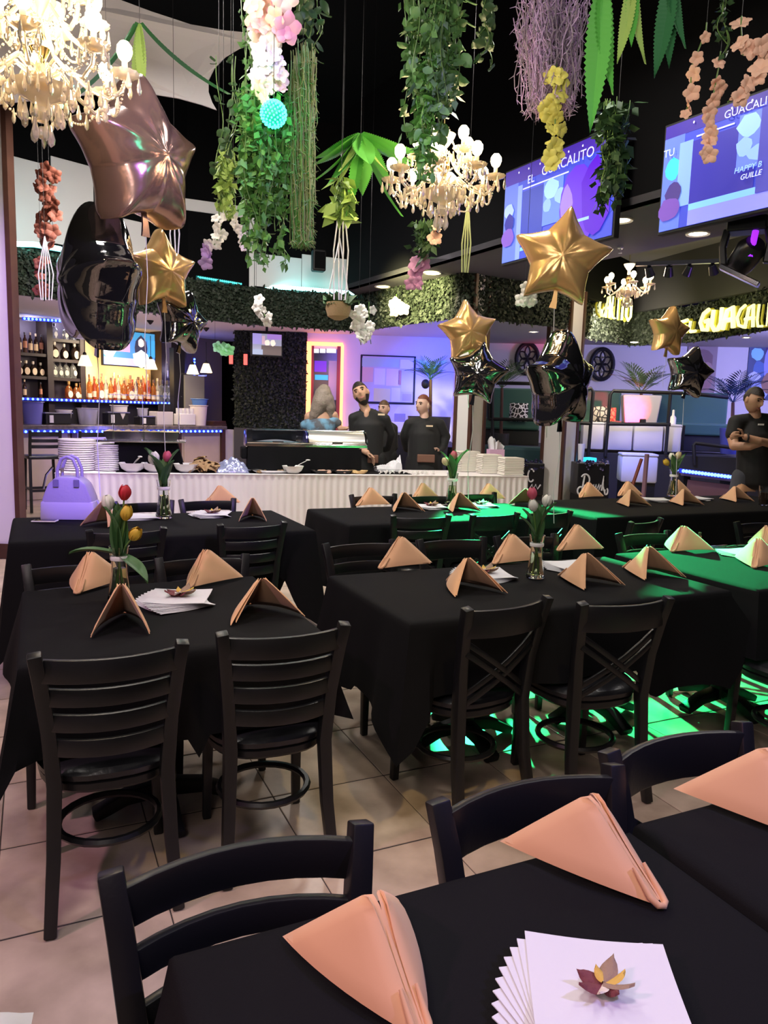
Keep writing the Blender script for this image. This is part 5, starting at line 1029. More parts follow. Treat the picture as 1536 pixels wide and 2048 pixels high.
for nm, px, off, n, dz in (('left', 972, .62, 12, .0205), ('middle', 1001, .37, 11, .0205), ('right', 1030, .13, 10, .0205)):
    od = 'lowest second third fourth fifth sixth seventh eighth ninth tenth eleventh twelfth'.split()
    for i in range(n): o = link('takeout_tray', clam, None, bf(px, off)+Vector((R.uniform(-.004, .004), 0, dz*i)), BF.rz+R.uniform(-.03, .03), s=1.06); tag(o, ('topmost' if i == n-1 else od[i])+' white takeout tray of the '+nm+' stack, right buffet end', 'tray', 'takeout trays in the '+nm+' stack')
t = thing('gift_bag', 'rainbow coloured gift bag with white tissue at the buffet right end', 'bag', bf(1033, .66), BF.rz); gz = .27
MB().box((0, 0, gz/2), (.2, .1, gz)).build('bag_body', M('bag_pink', (.75, .45, .70), .5), t, False)
for i, c_ in enumerate(((.85, .25, .3), (.9, .55, .15), (.85, .8, .25), (.3, .6, .7), (.30, .22, .75), (.62, .3, .7))): MB().bar([(.07*math.cos(a)*(1-.12*i)+.01, -.0515-.0006*i, .10+.11*(1-.13*i)*math.sin(a)) for a in [PI*k/8 for k in range(9)]], .012, .003, up=(0, 1, 0)).build('rainbow_stripe', M('stripe', c_, .6), t, False)
for i in range(4): MB().grid(lambda u, v, i=i: ((u-.5)*.10+.05*(i-1.5)*(1+.5*v)*.6, .02*math.sin(u*7+i)+.03*(i % 2)-.015, gz-.03+v*(.20-.025*i)*(1-.8*abs(u-.45))), 6, 6).build('tissue_paper', K['paper'], t, True)

# ------------------------------------------------------------------ people
SKIN = {'tan': M('skin_tan', (.58, .34, .23), .5), 'fair': M('skin_fair', (.66, .42, .33), .5), 'warm': M('skin_warm', (.50, .28, .18), .5)}
shirtm = M('black_shirt', (.009, .009, .010), .75, sheen=.1, bump=(14, .35)); darkhair = M('dark_hair', (.016, .010, .008), .5, bump=(120, .5))
def chain_mb(chains):
    """tapered limbs: a ball at every joint, a cone between joints; a pair of radii makes a flat oval section"""
    m = MB()
    for ch in chains:
        for p, r_ in ch: rx, ry = r_ if isinstance(r_, tuple) else (r_, r_); m.ell(p, (rx, ry, min(rx, ry)*(.55 if isinstance(r_, tuple) else 1)), 16, 10)
        for (p, r0), (q, r1) in zip(ch[:-1], ch[1:]):
            if isinstance(r0, tuple) or isinstance(r1, tuple):
                r0 = r0 if isinstance(r0, tuple) else (r0, r0); r1 = r1 if isinstance(r1, tuple) else (r1, r1); p, q = Vector(p), Vector(q); n = 18; vs = [c+Vector((r_[0]*math.cos(2*PI*k/n), r_[1]*math.sin(2*PI*k/n), 0)) for c, r_ in ((p, r0), (q, r1)) for k in range(n)]
                m.add(vs, [(k, (k+1) % n, n+(k+1) % n, n+k) for k in range(n)]+[tuple(range(n))[::-1], tuple(range(n, 2*n))])
            else: m.tube([p, q], [r0, r1], 12)
    return m
def remeshed(m, vox=.008, smooth=4):
    """grows the pieces into one closed surface"""
    o = bpy.data.objects.new('tmp', m.mesh('tmp', None, False, fixn=True)); COL.objects.link(o); md = o.modifiers.new('r', 'REMESH'); md.mode = 'VOXEL'; md.voxel_size = vox; sm = o.modifiers.new('s', 'SMOOTH'); sm.factor = .5; sm.iterations = smooth
    m2 = bpy.data.meshes.new_from_object(o.evaluated_get(bpy.context.evaluated_depsgraph_get())); r = MB(); r.v = [tuple(v.co) for v in m2.vertices]; r.f = [tuple(p.vertices) for p in m2.polygons]
    me = o.data; bpy.data.objects.remove(o); bpy.data.meshes.remove(m2); bpy.data.meshes.remove(me); return r
def gs(x, s): return math.exp(-x*x/(2*s*s))
def head_pts(fem=0):
    """head 0.24 tall about its centre, face towards -y"""
    n, m = 28, 20; vs = []
    for i in range(m+1):
        la = -PI/2+PI*i/m
        for j in range(n):
            g = 2*PI*j/n; x, y, z = math.cos(la)*math.sin(g), -math.cos(la)*math.cos(g), math.sin(la); X, Y, Z_ = x*.078, y*.098, z*.122
            f = max(0, -y)
            if Z_ < 0: k = (-Z_/.122); X *= 1-.34*k**1.4; Y *= (1-.05*k) if y < 0 else (1-.42*k)
            Y -= f*(.026*gs(X, .011)*gs(Z_+.018, .018)+.012*gs(X, .009)*gs(Z_+.004, .022)+.006*gs(Z_-.036, .012)*gs(X, .045)+.007*gs(X, .022)*gs(Z_+.064, .010)+.010*gs(X, .022)*gs(Z_+.105, .014))
            Y += f*(.011*gs(abs(X)-.032, .013)*gs(Z_-.012, .011)+.004*gs(X, .02)*gs(Z_+.083, .007)); vs.append((X, Y, Z_))
    return vs, [(i*n+j, i*n+(j+1) % n, i*n+n+(j+1) % n, i*n+n+j) for i in range(m) for j in range(n)]
def hand(wrist, d, side, curl, s=1.):
    """palm and five fingers from the wrist along d; side is the thumb's direction, curl bends towards curl"""
    d, side, curl = Vector(d).normalized(), Vector(side).normalized(), Vector(curl).normalized(); w_ = Vector(wrist); out = []
    palm = [[(w_, .026*s), (w_+d*.045*s, (.036*s, .02*s)), (w_+d*.085*s, (.036*s, .018*s))]]
    for i, (o, L) in enumerate(((.03, .070), (.010, .080), (-.010, .075), (-.028, .058))):
        b = w_+d*.075*s+side*o*s; out.append([(b, .0105*s), (b+(d*.5+curl*.08)*L*s, .0095*s), (b+(d*.78+curl*.35)*L*s, .009*s), (b+(d*.86+curl*.72)*L*s, .0075*s)])
    b = w_+d*.03*s+side*.025*s; out.append([(b, .012*s), (b+(side*.03+d*.025)*s, .011*s), (b+(side*.042+d*.06+curl*.01)*s, .009*s)])
    return palm+out
def person(label, base, J, skin, head, clothes, s=1.):
    """J in world space; head: (centre, rotation, hair builder); everything stored relative to base"""
    t = thing('person', label, 'person', base); b = Vector(base); rel = lambda ch: [(Vector(p)-b, r_) for p, r_ in ch]
    mb = MB()
    for grp in J: q = chain_mb([rel(c) for c in grp]); mb.add(q.v, q.f)
    hc, hr, hs = head; v, f = head_pts(); M_ = Matrix.Translation(Vector(hc)-b) @ hr.to_matrix().to_4x4() @ Matrix.Diagonal((hs, hs, hs, 1)); mb.add([M_ @ Vector(p) for p in v], f)
    mb.tube([M_ @ Vector((0, .02, -.02)), J[0][0][-1][0]-b, J[0][0][0][0]-b], [.056, .058, .06], 14)
    for sx in (-1, 1): k = len(mb.v); mb.ell((sx*.078, .012, -.005), (.012, .022, .034), 8, 6); mb.v[k:] = [tuple(M_ @ Vector(p)) for p in mb.v[k:]]
    body = remeshed(mb, .0062, 3).build('body', skin, t)
    def hp(m, name, mat): m.v = [tuple(M_ @ Vector(p)) for p in m.v]; return m.build(name, mat, t)
    ey = M('eye', (.02, .012, .01), .2)
    for sx in (-1, 1):
        hp(MB().ell((sx*.031, -.083, .012), (.014, .008, .0075), 10, 6), 'eye', ey); hp(MB().bar([(sx*.014, -.096, .031), (sx*.034, -.093, .037), (sx*.052, -.080, .031)], .008, .008), 'eyebrow', darkhair)
    hp(MB().bar([(-.026, -.084, -.060), (-.012, -.097, -.065), (0, -.1, -.066), (.012, -.097, -.065), (.026, -.084, -.060)], .006, [.004, .011, .012, .011, .004]), 'lips', M('lips', (.42, .15, .13), .5))
    for (nm, chains, mat) in clothes:
        m = MB()
        for grp in chains: q = chain_mb([rel(c) for c in grp]); m.add(q.v, q.f)
        remeshed(m, .013, 5).build(nm, mat, t)
    return t, hp
def haircap(zcut=.035, back=-.07, puff=1.07, front=.0):
    v, f = head_pts(); m = MB(); n = 28; keep = []
    for p in v: keep.append(p[2] > (zcut if p[1] < -.03 else (zcut+(back-zcut)*min(1, (p[1]+.03)/.09))))
    m.v = [(p[0]*puff, p[1]*puff+.002, p[2]*puff+.003) for p in v]; m.f = [q for q in f if all(keep[i] for i in q)]; return m
def beard():
    v, f = head_pts(); m = MB(); keep = [(p[2] < -.028-.022*gs(p[0], .02)*0 and p[1] < .035 and not (abs(p[0]) < .028 and -.073 < p[2] < -.054) and not (abs(p[0]) < .030 and p[2] > -.043) and not (abs(p[0]) < .052 and p[2] > -.035 and p[1] < -.04)) for p in v]
    m.v = [(p[0]*1.12, p[1]*1.11-.004, p[2]*1.10) for p in v]; m.f = [q for q in f if all(keep[i] for i in q)]; return m
def V(px, py, y, dy=0): return P(px, py, y+dy)
def legs(base, hipw, y, hz, mat):
    b = Vector(base); r = []
    for s in (-1, 1): r.append([[(b+Vector((s*hipw*.34, 0, hz)), .10), (b+Vector((s*hipw*.5, -.01, .52)), .078), (b+Vector((s*hipw*.5, .02, .10)), .06)]])
    return ('trousers', r, mat)
def shoes(t, hipw):
    for s in (-1, 1): MB().ell((s*hipw*.5, -.06, .045), (.05, .14, .045), 12, 8).build('shoe', K['black'], t)
def collar(t, c, w_, mat, tilt=0):
    for s in (-1, 1): MB().grid(lambda u, v, s=s: (c[0]+s*(.012+u*w_), c[1]-.055+.05*u-.012*v, c[2]-.055+.055*u+.03*v*(1-u*.3)), 4, 2).build('collar', mat, t)
pantm = M('black_trousers', (.008, .008, .009), .8); pouch = M('brown_leather', (.16, .075, .05), .6); tagm = M('name_tag', (.72, .55, .38), .5)

# server in the middle: bearded, head tilted, one hand before him
y = 9.3; b = P(738, 900, y); b.z = 0
ch = V(738, 850, y); nk = V(733, 822, y, -.02)
armR = [(V(706, 836, y), .062), (V(706, 866, y, .02), .052), (V(711, 890, y, -.03), .044), (V(734, 905, y, -.20), .034)]
armL = [(V(771, 838, y), .062), (V(783, 868, y, .06), .052), (V(776, 897, y, .18), .042), (V(758, 902, y, .2), .034)]
w_ = V(735, 905, y, -.2)
t, hp = person('smiling bearded person in black shirt with head tilted, behind the buffet', b, [[[(V(737, 838, y), .075), (nk, .058), (V(726, 806, y, -.01), .056)]], [armR[2:]]]+[[c] for c in hand(w_, (.55, -.35, -.55), (.2, -.8, .2), (-.2, .3, -.7), 1.05)],
    SKIN['tan'], (V(722, 787, y, -.03), Euler((-.20, -.40, -.05)), 1.18), [('shirt', [[[(V(737, 975, y), (.19, .14)), (V(738, 900, y), (.175, .135)), (ch, (.19, .14)), (V(737, 838, y), (.15, .10)), (V(735, 823, y), (.072, .07))], [(V(733, 826, y), .062)]+armR[:3]+[(V(728, 901, y, -.15), .042)], [(V(741, 826, y), .062)]+armL]], shirtm), legs(b, .36, y, .93, pantm)])
hp(haircap(.055, -.06, 1.06), 'hair', darkhair); hp(beard(), 'beard', darkhair); shoes(t, .36); collar(t, V(735, 821, y)-b, .09, shirtm); MB().ell(V(733, 829, y, -.072)-b, (.032, .022, .062), 10, 8).build('open_neck', SKIN['tan'], t)
c = V(763, 829, y, -.155)-b; MB().box(c, (.085, .008, .022)).build('name_tag', tagm, t, False); c = V(746, 918, y, -.16)-b; MB().box(c, (.13, .03, .10)).build('waist_pouch', pouch, t, False, .01)
# server at the right: auburn hair pulled back, face turned to the left
y = 9.55; b = P(849, 900, y); b.z = 0
aR = [(V(818, 848, y), .066), (V(808, 872, y, .03), .060), (V(813, 897, y, .12), .05), (V(836, 906, y, .2), .038)]; aL = [(V(880, 848, y), .066), (V(892, 873, y, .03), .060), (V(887, 893, y, .0), .048), (V(881, 902, y, -.08), .034)]
t, hp = person('person in black shirt with auburn hair pulled back, looking left behind the buffet', b, [[[(V(849, 850, y), .075), (V(849, 836, y, -.01), .058), (V(848, 822, y, 0), .055)]]]+[[c] for c in hand(V(881, 901, y, -.08), (-.75, -.25, -.1), (.0, -.6, .6), (-.2, .6, -.4), .95)],
    SKIN['fair'], (V(846, 810, y, -.02), Euler((0.02, .06, -.75)), 1.04), [('shirt', [[[(V(849, 975, y), (.235, .18)), (V(849, 905, y), (.215, .165)), (V(849, 868, y), (.20, .165)), (V(849, 850, y), (.17, .12)), (V(849, 839, y), (.078, .075))], [(V(844, 841, y), .062)]+aR, [(V(854, 841, y), .062)]+aL]], shirtm), legs(b, .40, y, .9, pantm)])
aub = M('auburn_hair', (.16, .045, .025), .45, bump=(120, .5)); hp(haircap(.062, -.05, 1.05), 'hair', aub); hp(MB().ell((0, .105, .03), (.045, .04, .045), 10, 8), 'hair_bun', aub); shoes(t, .40); collar(t, V(849, 838, y)-b, .09, shirtm)
c = V(859, 852, y, -.17)-b; MB().box(c, (.085, .008, .02)).build('name_tag', tagm, t, False); c = V(852, 917, y, -.18)-b; MB().box(c, (.22, .03, .10)).build('waist_pouch', pouch, t, False, .01)
# guest seen from behind: grey blond hair, bare shoulders
y = 9.7; b = P(643, 900, y); b.z = 0; ghair = M('ash_blond_hair', (.33, .27, .22), .5, noise=(30, (.22, .18, .15), .3), bump=(60, .8)); dress = M('dress_print', (.10, .11, .13), .7, noise=(9, (.16, .34, .50), .08))
aR = [(V(668, 830, y), .050), (V(676, 850, y, .04), .042), (V(682, 858, y, -.02), .036), (V(692, 857, y, -.1), .028)]; aL = [(V(617, 832, y), .050), (V(612, 858, y, .05), .042), (V(622, 885, y, .15), .034)]
t, hp = person('person with long ash blond hair and bare shoulders seen from behind', b, [[[(V(642, 868, y), (.15, .10)), (V(642, 842, y), (.145, .09)), (V(643, 828, y), (.10, .075)), (V(646, 814, y), .055), (V(649, 806, y), .053)], [(V(650, 824, y), .05)]+aR, [(V(637, 824, y), .05)]+aL]]+[[c] for c in hand(V(692, 857, y, -.1), (.9, -.2, .1), (.2, -.2, .9), (.2, .3, -.6), .95)],
    SKIN['tan'], (V(649, 793, y), Euler((0, 0, 2.5)), 1.0), [('dress', [[[(V(641, 1000, y), (.25, .2)), (V(641, 930, y), (.21, .16)), (V(642, 880, y), (.18, .13)), (V(642, 852, y), (.19, .135)), (V(642, 844, y), (.175, .122))]], [[(V(676, 846, y), .052), (V(668, 843, y), .07)]], [[(V(608, 850, y), .055), (V(617, 846, y), .07)]]], dress), legs(b, .3, y, .8, SKIN['tan'])])
c0 = V(648, 790, y)-b; hm = chain_mb([[(c0+Vector((0, .01, .055)), .085), (c0+Vector((-.01, -.01, 0)), .115), (c0+Vector((-.03, -.03, -.09)), .12), (c0+Vector((-.07, -.03, -.17)), .10), (c0+Vector((-.11, -.03, -.25)), .075), (c0+Vector((-.16, -.03, -.34)), .03)], [(c0+Vector((.03, -.02, -.06)), .105), (c0+Vector((.075, -.02, -.15)), .08), (c0+Vector((.10, -.01, -.26)), .04)], [(c0+Vector((-.06, 0, -.1)), .08), (c0+Vector((-.11, -.01, -.2)), .05), (c0+Vector((-.15, -.01, -.34)), .02)]])
remeshed(hm, .012, 3).build('long_hair', ghair, t)
hp(haircap(.02, -.1, 1.12), 'hair', ghair); shoes(t, .3)
# a head half hidden behind the bearded server
y = 10.4; b = P(766, 900, y); b.z = 0
t, hp = person('person mostly hidden behind the bearded server, only hair and cheek visible', b, [[[(V(766, 850, y), .07), (V(766, 838, y), .056), (V(767, 826, y), .054)]]], SKIN['fair'], (V(768, 818, y), Euler((0, 0, -.5)), .95), [('shirt', [[[(V(766, 960, y), (.17, .13)), (V(766, 880, y), (.18, .13)), (V(766, 852, y), (.14, .10)), (V(766, 843, y), (.075, .07))], [(V(762, 845, y), .055), (V(745, 856, y), .055), (V(742, 895, y), .045)], [(V(770, 845, y), .055), (V(788, 856, y), .055), (V(790, 895, y), .045)]]], shirtm), legs(b, .32, y, .9, pantm)])
hp(haircap(.05, -.06, 1.06), 'hair', M('brown_hair', (.09, .05, .03), .5, bump=(120, .5))); shoes(t, .32)
# person at the right edge, arms crossed
y = 8.0; b = P(1512, 900, y); b.z = 0
aR = [(V(1472, 845, y), .066), (V(1465, 875, y, -.03), .056), (V(1468, 892, y, -.12), .048), (V(1500, 893, y, -.22), .040), (V(1528, 884, y, -.22), .034)]
aL = [(V(1556, 845, y), .066), (V(1562, 875, y, -.03), .056), (V(1552, 890, y, -.13), .048), (V(1518, 882, y, -.25), .040), (V(1491, 874, y, -.24), .033)]
t, hp = person('person at the right edge in black polo shirt, arms crossed, looking down', b, [[[(V(1512, 845, y), .08), (V(1510, 832, y, -.02), .062), (V(1509, 820, y, -.02), .058)]], [aR[1:]], [aL[1:]]]+[[c] for c in hand(V(1490, 873, y, -.24), (-.8, -.1, .1), (.1, -.1, .95), (.1, .5, -.3), 1.05)],
    SKIN['warm'], (V(1507, 800, y, -.06), Euler((.28, .05, .45)), 1.06), [('polo_shirt', [[[(V(1510, 965, y), (.20, .15)), (V(1511, 905, y), (.195, .15)), (V(1512, 870, y), (.20, .15)), (V(1513, 848, y), (.16, .11)), (V(1512, 836, y), (.08, .078))], [(V(1505, 838, y), .068), (V(1472, 845, y), .082), (V(1466, 868, y, -.03), .078)], [(V(1520, 838, y), .068), (V(1556, 845, y), .082), (V(1562, 868, y, -.03), .078)]]], shirtm), legs(b, .38, y, .92, M('grey_jeans', (.07, .075, .10), .8))])
hp(haircap(.05, -.05, 1.07), 'hair', darkhair); shoes(t, .38); collar(t, V(1511, 834, y)-b, .09, shirtm); c = V(1522, 849, y, -.16)-b; MB().box(c, (.06, .008, .018)).build('name_tag', K['wht'], t, False)
c = V(1494, 875, y, -.24)-b; MB().tube([c+Vector((.012*math.cos(k*PI/6)*.3, .040*math.cos(k*PI/6), .040*math.sin(k*PI/6))) for k in range(12)], .010, 6, True).build('wristwatch', K['black'], t)
# ------------------------------------------------------------------ alcove
AW = Wall(P(596, 780, 14.6), P(860, 780, 14.8))
def aw(px, py, off=0): return onw(AW, px, py, off)
def wallbox(t, W_, r, th, mat, name, d0=0, bev=0): u0, u1, z0, z1 = W_.rect(*r); o = MB().box(((u0+u1)/2, -d0-th/2, (z0+z1)/2), (u1-u0, th, z1-z0)).build(name, mat, t, False, bev); return o
def wthing(name, label, cat, W_, group=None): return thing(name, label, cat, (W_.a.x, W_.a.y, 0), W_.rz, group)
neon = EM('neon_orange', (1, .30, .10), 3.2)
t = wthing('neon_door_frame', 'doorway outlined by a glowing orange neon frame behind the guest', 'doorway', AW)
wallbox(t, AW, (622, 698, 680, 860), .03, M('door_dark', (.03, .03, .04), .2), 'door_panel', .0); wallbox(t, AW, (612, 684, 622, 862), .07, neon, 'neon_bar', .02); wallbox(t, AW, (680, 690, 686, 862), .07, neon, 'neon_bar', .02); wallbox(t, AW, (612, 685, 686, 692), .07, neon, 'neon_bar', .02)
redw = M('red_frame', (.30, .05, .03), .5); wallbox(t, AW, (622, 692, 627, 862), .05, redw, 'inner_frame', .03); wallbox(t, AW, (673, 692, 680, 862), .05, redw, 'inner_frame', .03)
wl_ = EM('window_white', (.85, .9, 1), 1.6)
for x0, x1 in ((628, 638), (640, 651), (653, 672)): wallbox(t, AW, (x0, 698, x1, 706), .01, wl_, 'light_pane', .035)
wallbox(t, AW, (629, 722, 653, 744), .01, EM('poster_violet', (.12, .03, .45), .8), 'poster', .035); wallbox(t, AW, (630, 750, 656, 760), .01, EM('poster_cyan', (.02, .35, .8), .9), 'poster', .036); wallbox(t, AW, (657, 722, 673, 800), .01, M('poster_grey', (.4, .4, .5), .6), 'poster', .035)
lamp('neon_glow', 'POINT', aw(649, 760, .35), 9, (1, .35, .12), size=.3)
t = wthing('notice_board', 'large black framed notice board pinned with papers', 'notice board', AW); wallbox(t, AW, (720, 711, 830, 808), .05, K['black'], 'frame', 0, .01); wallbox(t, AW, (724, 714, 826, 804), .01, M('board_face', (.55, .55, .62), .7), 'board', .05)
for r, c_ in (((724, 717, 798, 734), (.45, .62, .60)), ((724, 735, 746, 764), (.72, .50, .48)), ((748, 737, 770, 770), (.75, .75, .85)), ((772, 738, 798, 772), (.80, .66, .66)), ((800, 720, 826, 738), (.8, .8, .86)), ((802, 740, 826, 784), (.62, .62, .74)), ((747, 777, 780, 803), (.72, .70, .32)), ((782, 776, 800, 804), (.72, .72, .8)), ((804, 788, 822, 802), (.45, .42, .66)), ((796, 741, 802, 770), (.55, .30, .25))): wallbox(t, AW, r, .004, M('sheet', c_, .8), 'pinned_sheet', .06)
for i, (y0, y1) in enumerate(((696, 720), (725, 748), (750, 772), (774, 792), (794, 812))): o = wthing('wall_notice', 'pale notice sheet right of the neon doorway, '+('topmost', 'second from top', 'middle', 'second from bottom', 'lowest')[i]+' of five', 'notice', AW, 'notices beside the doorway'); wallbox(o, AW, (689, y0, 705, y1), .006, K['paper'], 'sheet'); wallbox(o, AW, (691, y0+5, 699, y0+10), .002, M('print', (.12, .12, .2), .8), 'printed_mark', .006)
o = wthing('wall_notice', 'pink notice sheet low beside the neon doorway', 'notice', AW); wallbox(o, AW, (688, 814, 706, 838), .006, M('pink_sheet', (.75, .25, .28), .8), 'sheet')
o = wthing('wall_notice', 'pale wide notice under the notice board', 'notice', AW); wallbox(o, AW, (782, 815, 822, 838), .006, K['paper'], 'sheet')
# counter behind the servers
cb = wthing('service_counter', 'dark service counter along the violet alcove wall', 'counter', AW); u0, u1, z0, z1 = AW.rect(700, 842, 838, 935); MB().box(((u0+u1)/2, -.9, .55), (u1-u0, .6, 1.1)).build('counter_body', K['black'], cb, False); MB().box(((u0+u1)/2, -.9, 1.12), (u1-u0+.05, .66, .05)).build('counter_top', K['steel'], cb, False, .006)
t = thing('till_printer', 'white till and box on the counter between the two servers', 'till', AW.pt(AW.uz(790, 880)[0], 1.147, 1.0), AW.rz); MB().box((0, 0, .09), (.3, .24, .18)).build('till_body', K['wht'], t, False, .01); MB().box((-.02, -.05, .25), (.2, .03, .16)).build('screen', M('till_violet', (.3, .28, .5), .4), t, False, .005); MB().prism([(-.1, 0), (.1, 0), (0, .16)], .01, lambda u, v, w: (u-.05, w, v+.3)).build('paper_cone', K['paper'], t, False)
# small ceiling television
SW = Wall(P(480, 690, 11.6), P(600, 690, 11.9)); t = screen_tv('ceiling_television', 'small ceiling television before the hedge wall showing two bright headlights', SW, (505, 668, 563, 710), 0, [(rc(0, 0, .3, .5), (.35, .30, .7)), (rc(.5, 0, 1, .25), (.35, .2, .6)), (rc(.3, .55, 1, 1), (.12, .09, .09)), (blob(.5, .42, .09, .14), (1, .85, .7)), (blob(.7, .42, .09, .14), (1, .85, .7)), (rc(0, .75, .35, 1), (.3, .35, .5)), (rc(.32, .1, .42, .5), (.6, .4, .5))], [], base=(.30, .30, .42), em=.9)
MB().tube([(0, .03, .1), (0, .03, .42)], .02, 8).build('ceiling_mount', K['black'], t)
# palms
def palm(name, label, base, h, L, n, mat, potmat=None, pr=.16, ph=.4, up=.9):
    t = thing(name, label, 'plant', base); frm = MB()
    for s in (-1, 1):
        for i in range(11):
            u = .2+.8*i/11; q = Vector((0, 0, u)); d = Vector((s*.30*math.sin(PI*(.15+.8*u))*1.0, .02, .22)); frm.add([q-Vector((0, 0, .02)), q+d*.5+Vector((0, -.01, .03)), q+d, q+d*.5-Vector((0, 0, .03))], [(0, 1, 2, 3)])
    frm.tube([(0, 0, 0), (0, 0, 1)], [.014, .004], 4); bm = frm
    for i in range(n):
        g = 2*PI*i/n+R.uniform(-.3, .3); tilt = R.uniform(.15, up); m = MB()
        def bend(p): u = p[2]; a = tilt+u*.55; return (p[0], -math.sin(a)*u*.9+p[1], math.cos(a*.9)*u)
        m.v = [bend(p) for p in bm.v]; m.f = list(bm.f); link('frond', m.mesh('frond', mat, False), t, (0, 0, h), rz=g, s=L)
    MB().tube([(0, 0, ph*.6 if potmat else 0), (.02, 0, h*.6), (0, 0, h)], [.04, .03, .025], 7).build('trunk', K['wood'], t)
    if potmat: MB().lathe([(.0001, 0), (pr*.75, 0), (pr, ph), (pr*.9, ph), (pr*.8, ph*.9), (.0001, ph*.9)], 20).build('pot', potmat, t)
    return t
pg = M('palm_green', (.09, .16, .06), .5)
b = P(858, 850, 11.9); b.z = 0; palm('potted_palm', 'tall potted palm lit blue in the alcove corner beside the pillar', b, 2.02, .43, 18, M('palm_blue_lit', (.05, .13, .14), .5), M('tall_planter', (.06, .06, .12), .4), .34, 1.45)  # blue light put into the frond and planter colours
b = P(1004, 775, 12.6); b.z = 0; palm('potted_palm', 'dark palm behind the railing at the left pillar', b, 1.95, .6, 9, pg, M('dark_pot', (.03, .03, .03), .5), .16, 1.2)
t = thing('wall_speaker', 'small round black speaker on the blue alcove wall', 'speaker', P(851, 768, 12.6)); MB().ell((0, 0, 0), (.07, .09, .08), 12, 8).build('speaker_body', K['black'], t); MB().tube([(0, 0, 0), (.03, .1, .02), (.03, .6, .02)], .012, 6).build('bracket', K['black'], t)
SPK = Wall(P(600, 520, 10.6), P(697, 520, 11.0)); t = thing('wall_speaker', 'black box speaker on the white panel above the hedge ring', 'speaker', P(637, 522, 10.6), .3); MB().box((0, 0, 0), (.18, .16, .28)).build('speaker_body', K['black'], t, False, .02); MB().box((0, -.083, 0), (.14, .006, .22)).build('grille', K['blackwall'], t, False); MB().tube([(0, .05, 0), (0, .35, .05)], .02, 6).build('bracket', K['black'], t)

# ------------------------------------------------------------------ raised lounge
PLAT = 1.0; PA, PB = Z(950, 912, PLAT), Z(1390, 905, PLAT); PA = P(955, 905, 12.2); PB = P(1560, 905, 11.4); PW = Wall((PA.x, PA.y), (PB.x, PB.y)); LP = PW.L
pf = kind(MB().box((LP/2, 2.2, PLAT/2-.02), (LP+1.5, 4.4, PLAT-.04)).build('floor_platform', M('platform_dark', (.02, .02, .024), .6), None, False)); pf.location = (PA.x, PA.y, 0); pf.rotation_euler = (0, 0, PW.rz)
def pw(px, py=880): return PW.uz(px, py)
green_v = M('green_velvet', (.02, .075, .06), .6, sheen=.3); wpan = M('white_upholstery', (.70, .68, .74), .55)
def onplat(px, off, z=PLAT): u, _ = PW.uz(px, 880); return PW.pt(u, z, -off)
def sofa(label, x0, x1, off, h=.62, seat=True, zb=PLAT):
    a, b = onplat(x0, off, zb), onplat(x1, off, zb); w_ = (b-a).length; t = thing('lounge_sofa', label, 'sofa', a, PW.rz)
    MB().box((w_/2, .52, .50), (w_, .2, .96)).build('backrest', green_v, t, False, .03)
    n = max(1, int(w_/.8))
    for i in range(n): MB().box((w_*(i+.5)/n, .2, .36), (w_/n-.015, .6, .2)).build('seat_cushion', green_v, t, False, .03)
    MB().box((w_/2, .22, .13), (w_, .56, .26)).build('base', K['black'], t, False, .01); return t
sofa('dark green lounge sofa behind the left white pillar', 960, 1080, .9); sofa('dark green lounge sofa left of the red lit palm pot', 1150, 1262, 1.1); sofa('long dark green lounge sofa at right of the red lit palm pot', 1332, 1500, 1.0)
t = thing('low_sofa', 'teal lounge seat below the railing behind the gift bag', 'sofa', PW.pt(pw(965)[0], .35, .75), PW.rz); MB().box((.7, 0, .42), (1.4, .3, .75)).build('backrest', M('teal_velvet', (.02, .07, .085), .6), t, False, .05); MB().box((.7, -.3, .2), (1.4, .5, .35)).build('seat_cushion', M('teal_seat', (.02, .06, .075), .6), t, False, .05)
t.location.z = 0.25; MB().box((.7, -.1, -.12), (1.38, .6, .26)).build('base', K['black'], t, False)
def cube_stool(label, x0, y0, x1, y1, off, mat, z0):
    a, b = PW.uz(x0, y0), PW.uz(x1, y1); c = P((x0+x1)/2, y1, off); w_ = (P(x1, y1, off)-P(x0, y1, off)).length; h = P(x0, y0, off).z-P(x0, y1, off).z
    t = thing('cube_stool', label, 'stool', c, PW.rz); MB().box((0, w_/2, h*.46), (w_, w_, h*.92)).build('stool_body', mat, t, True, .03); MB().box((0, w_/2, h*.96), (w_*1.01, w_*1.01, h*.08)).build('seat_pad', mat, t, True, .015); return t
for i, (x0, x1, lab) in enumerate(((1166, 1210, 'leftmost, behind the railing post'), (1214, 1268, 'second from the left behind the railing'), (1270, 1330, 'third from the left behind the railing'), (1333, 1367, 'rightmost, narrow one'))):
    a = PW.pt(pw((x0+x1)/2)[0], PLAT, -.12); w_ = (PW.pt(pw(x1)[0], 0)-PW.pt(pw(x0)[0], 0)).length; t = thing('white_ottoman', 'white upholstered block seat on the raised lounge, '+lab, 'seat', a, PW.rz, 'white block seats'); MB().box((0, .28, .2), (w_*.98, .5, .40)).build('seat_body', wpan, t, True, .025); MB().box((0, .28, .415), (w_*.97, .5, .04)).build('top_pad', wpan, t, True, .015)
cube_stool('white cube stool lit blue on the dance floor edge', 1242, 908, 1312, 966, 10.2, wpan, 0)
t = bpy.data.objects['cube_stool']; zc = t.location.z; MB().box((0, .25, -zc/2), (.44, .44, zc-.002)).build('plinth', K['black'], t, False)
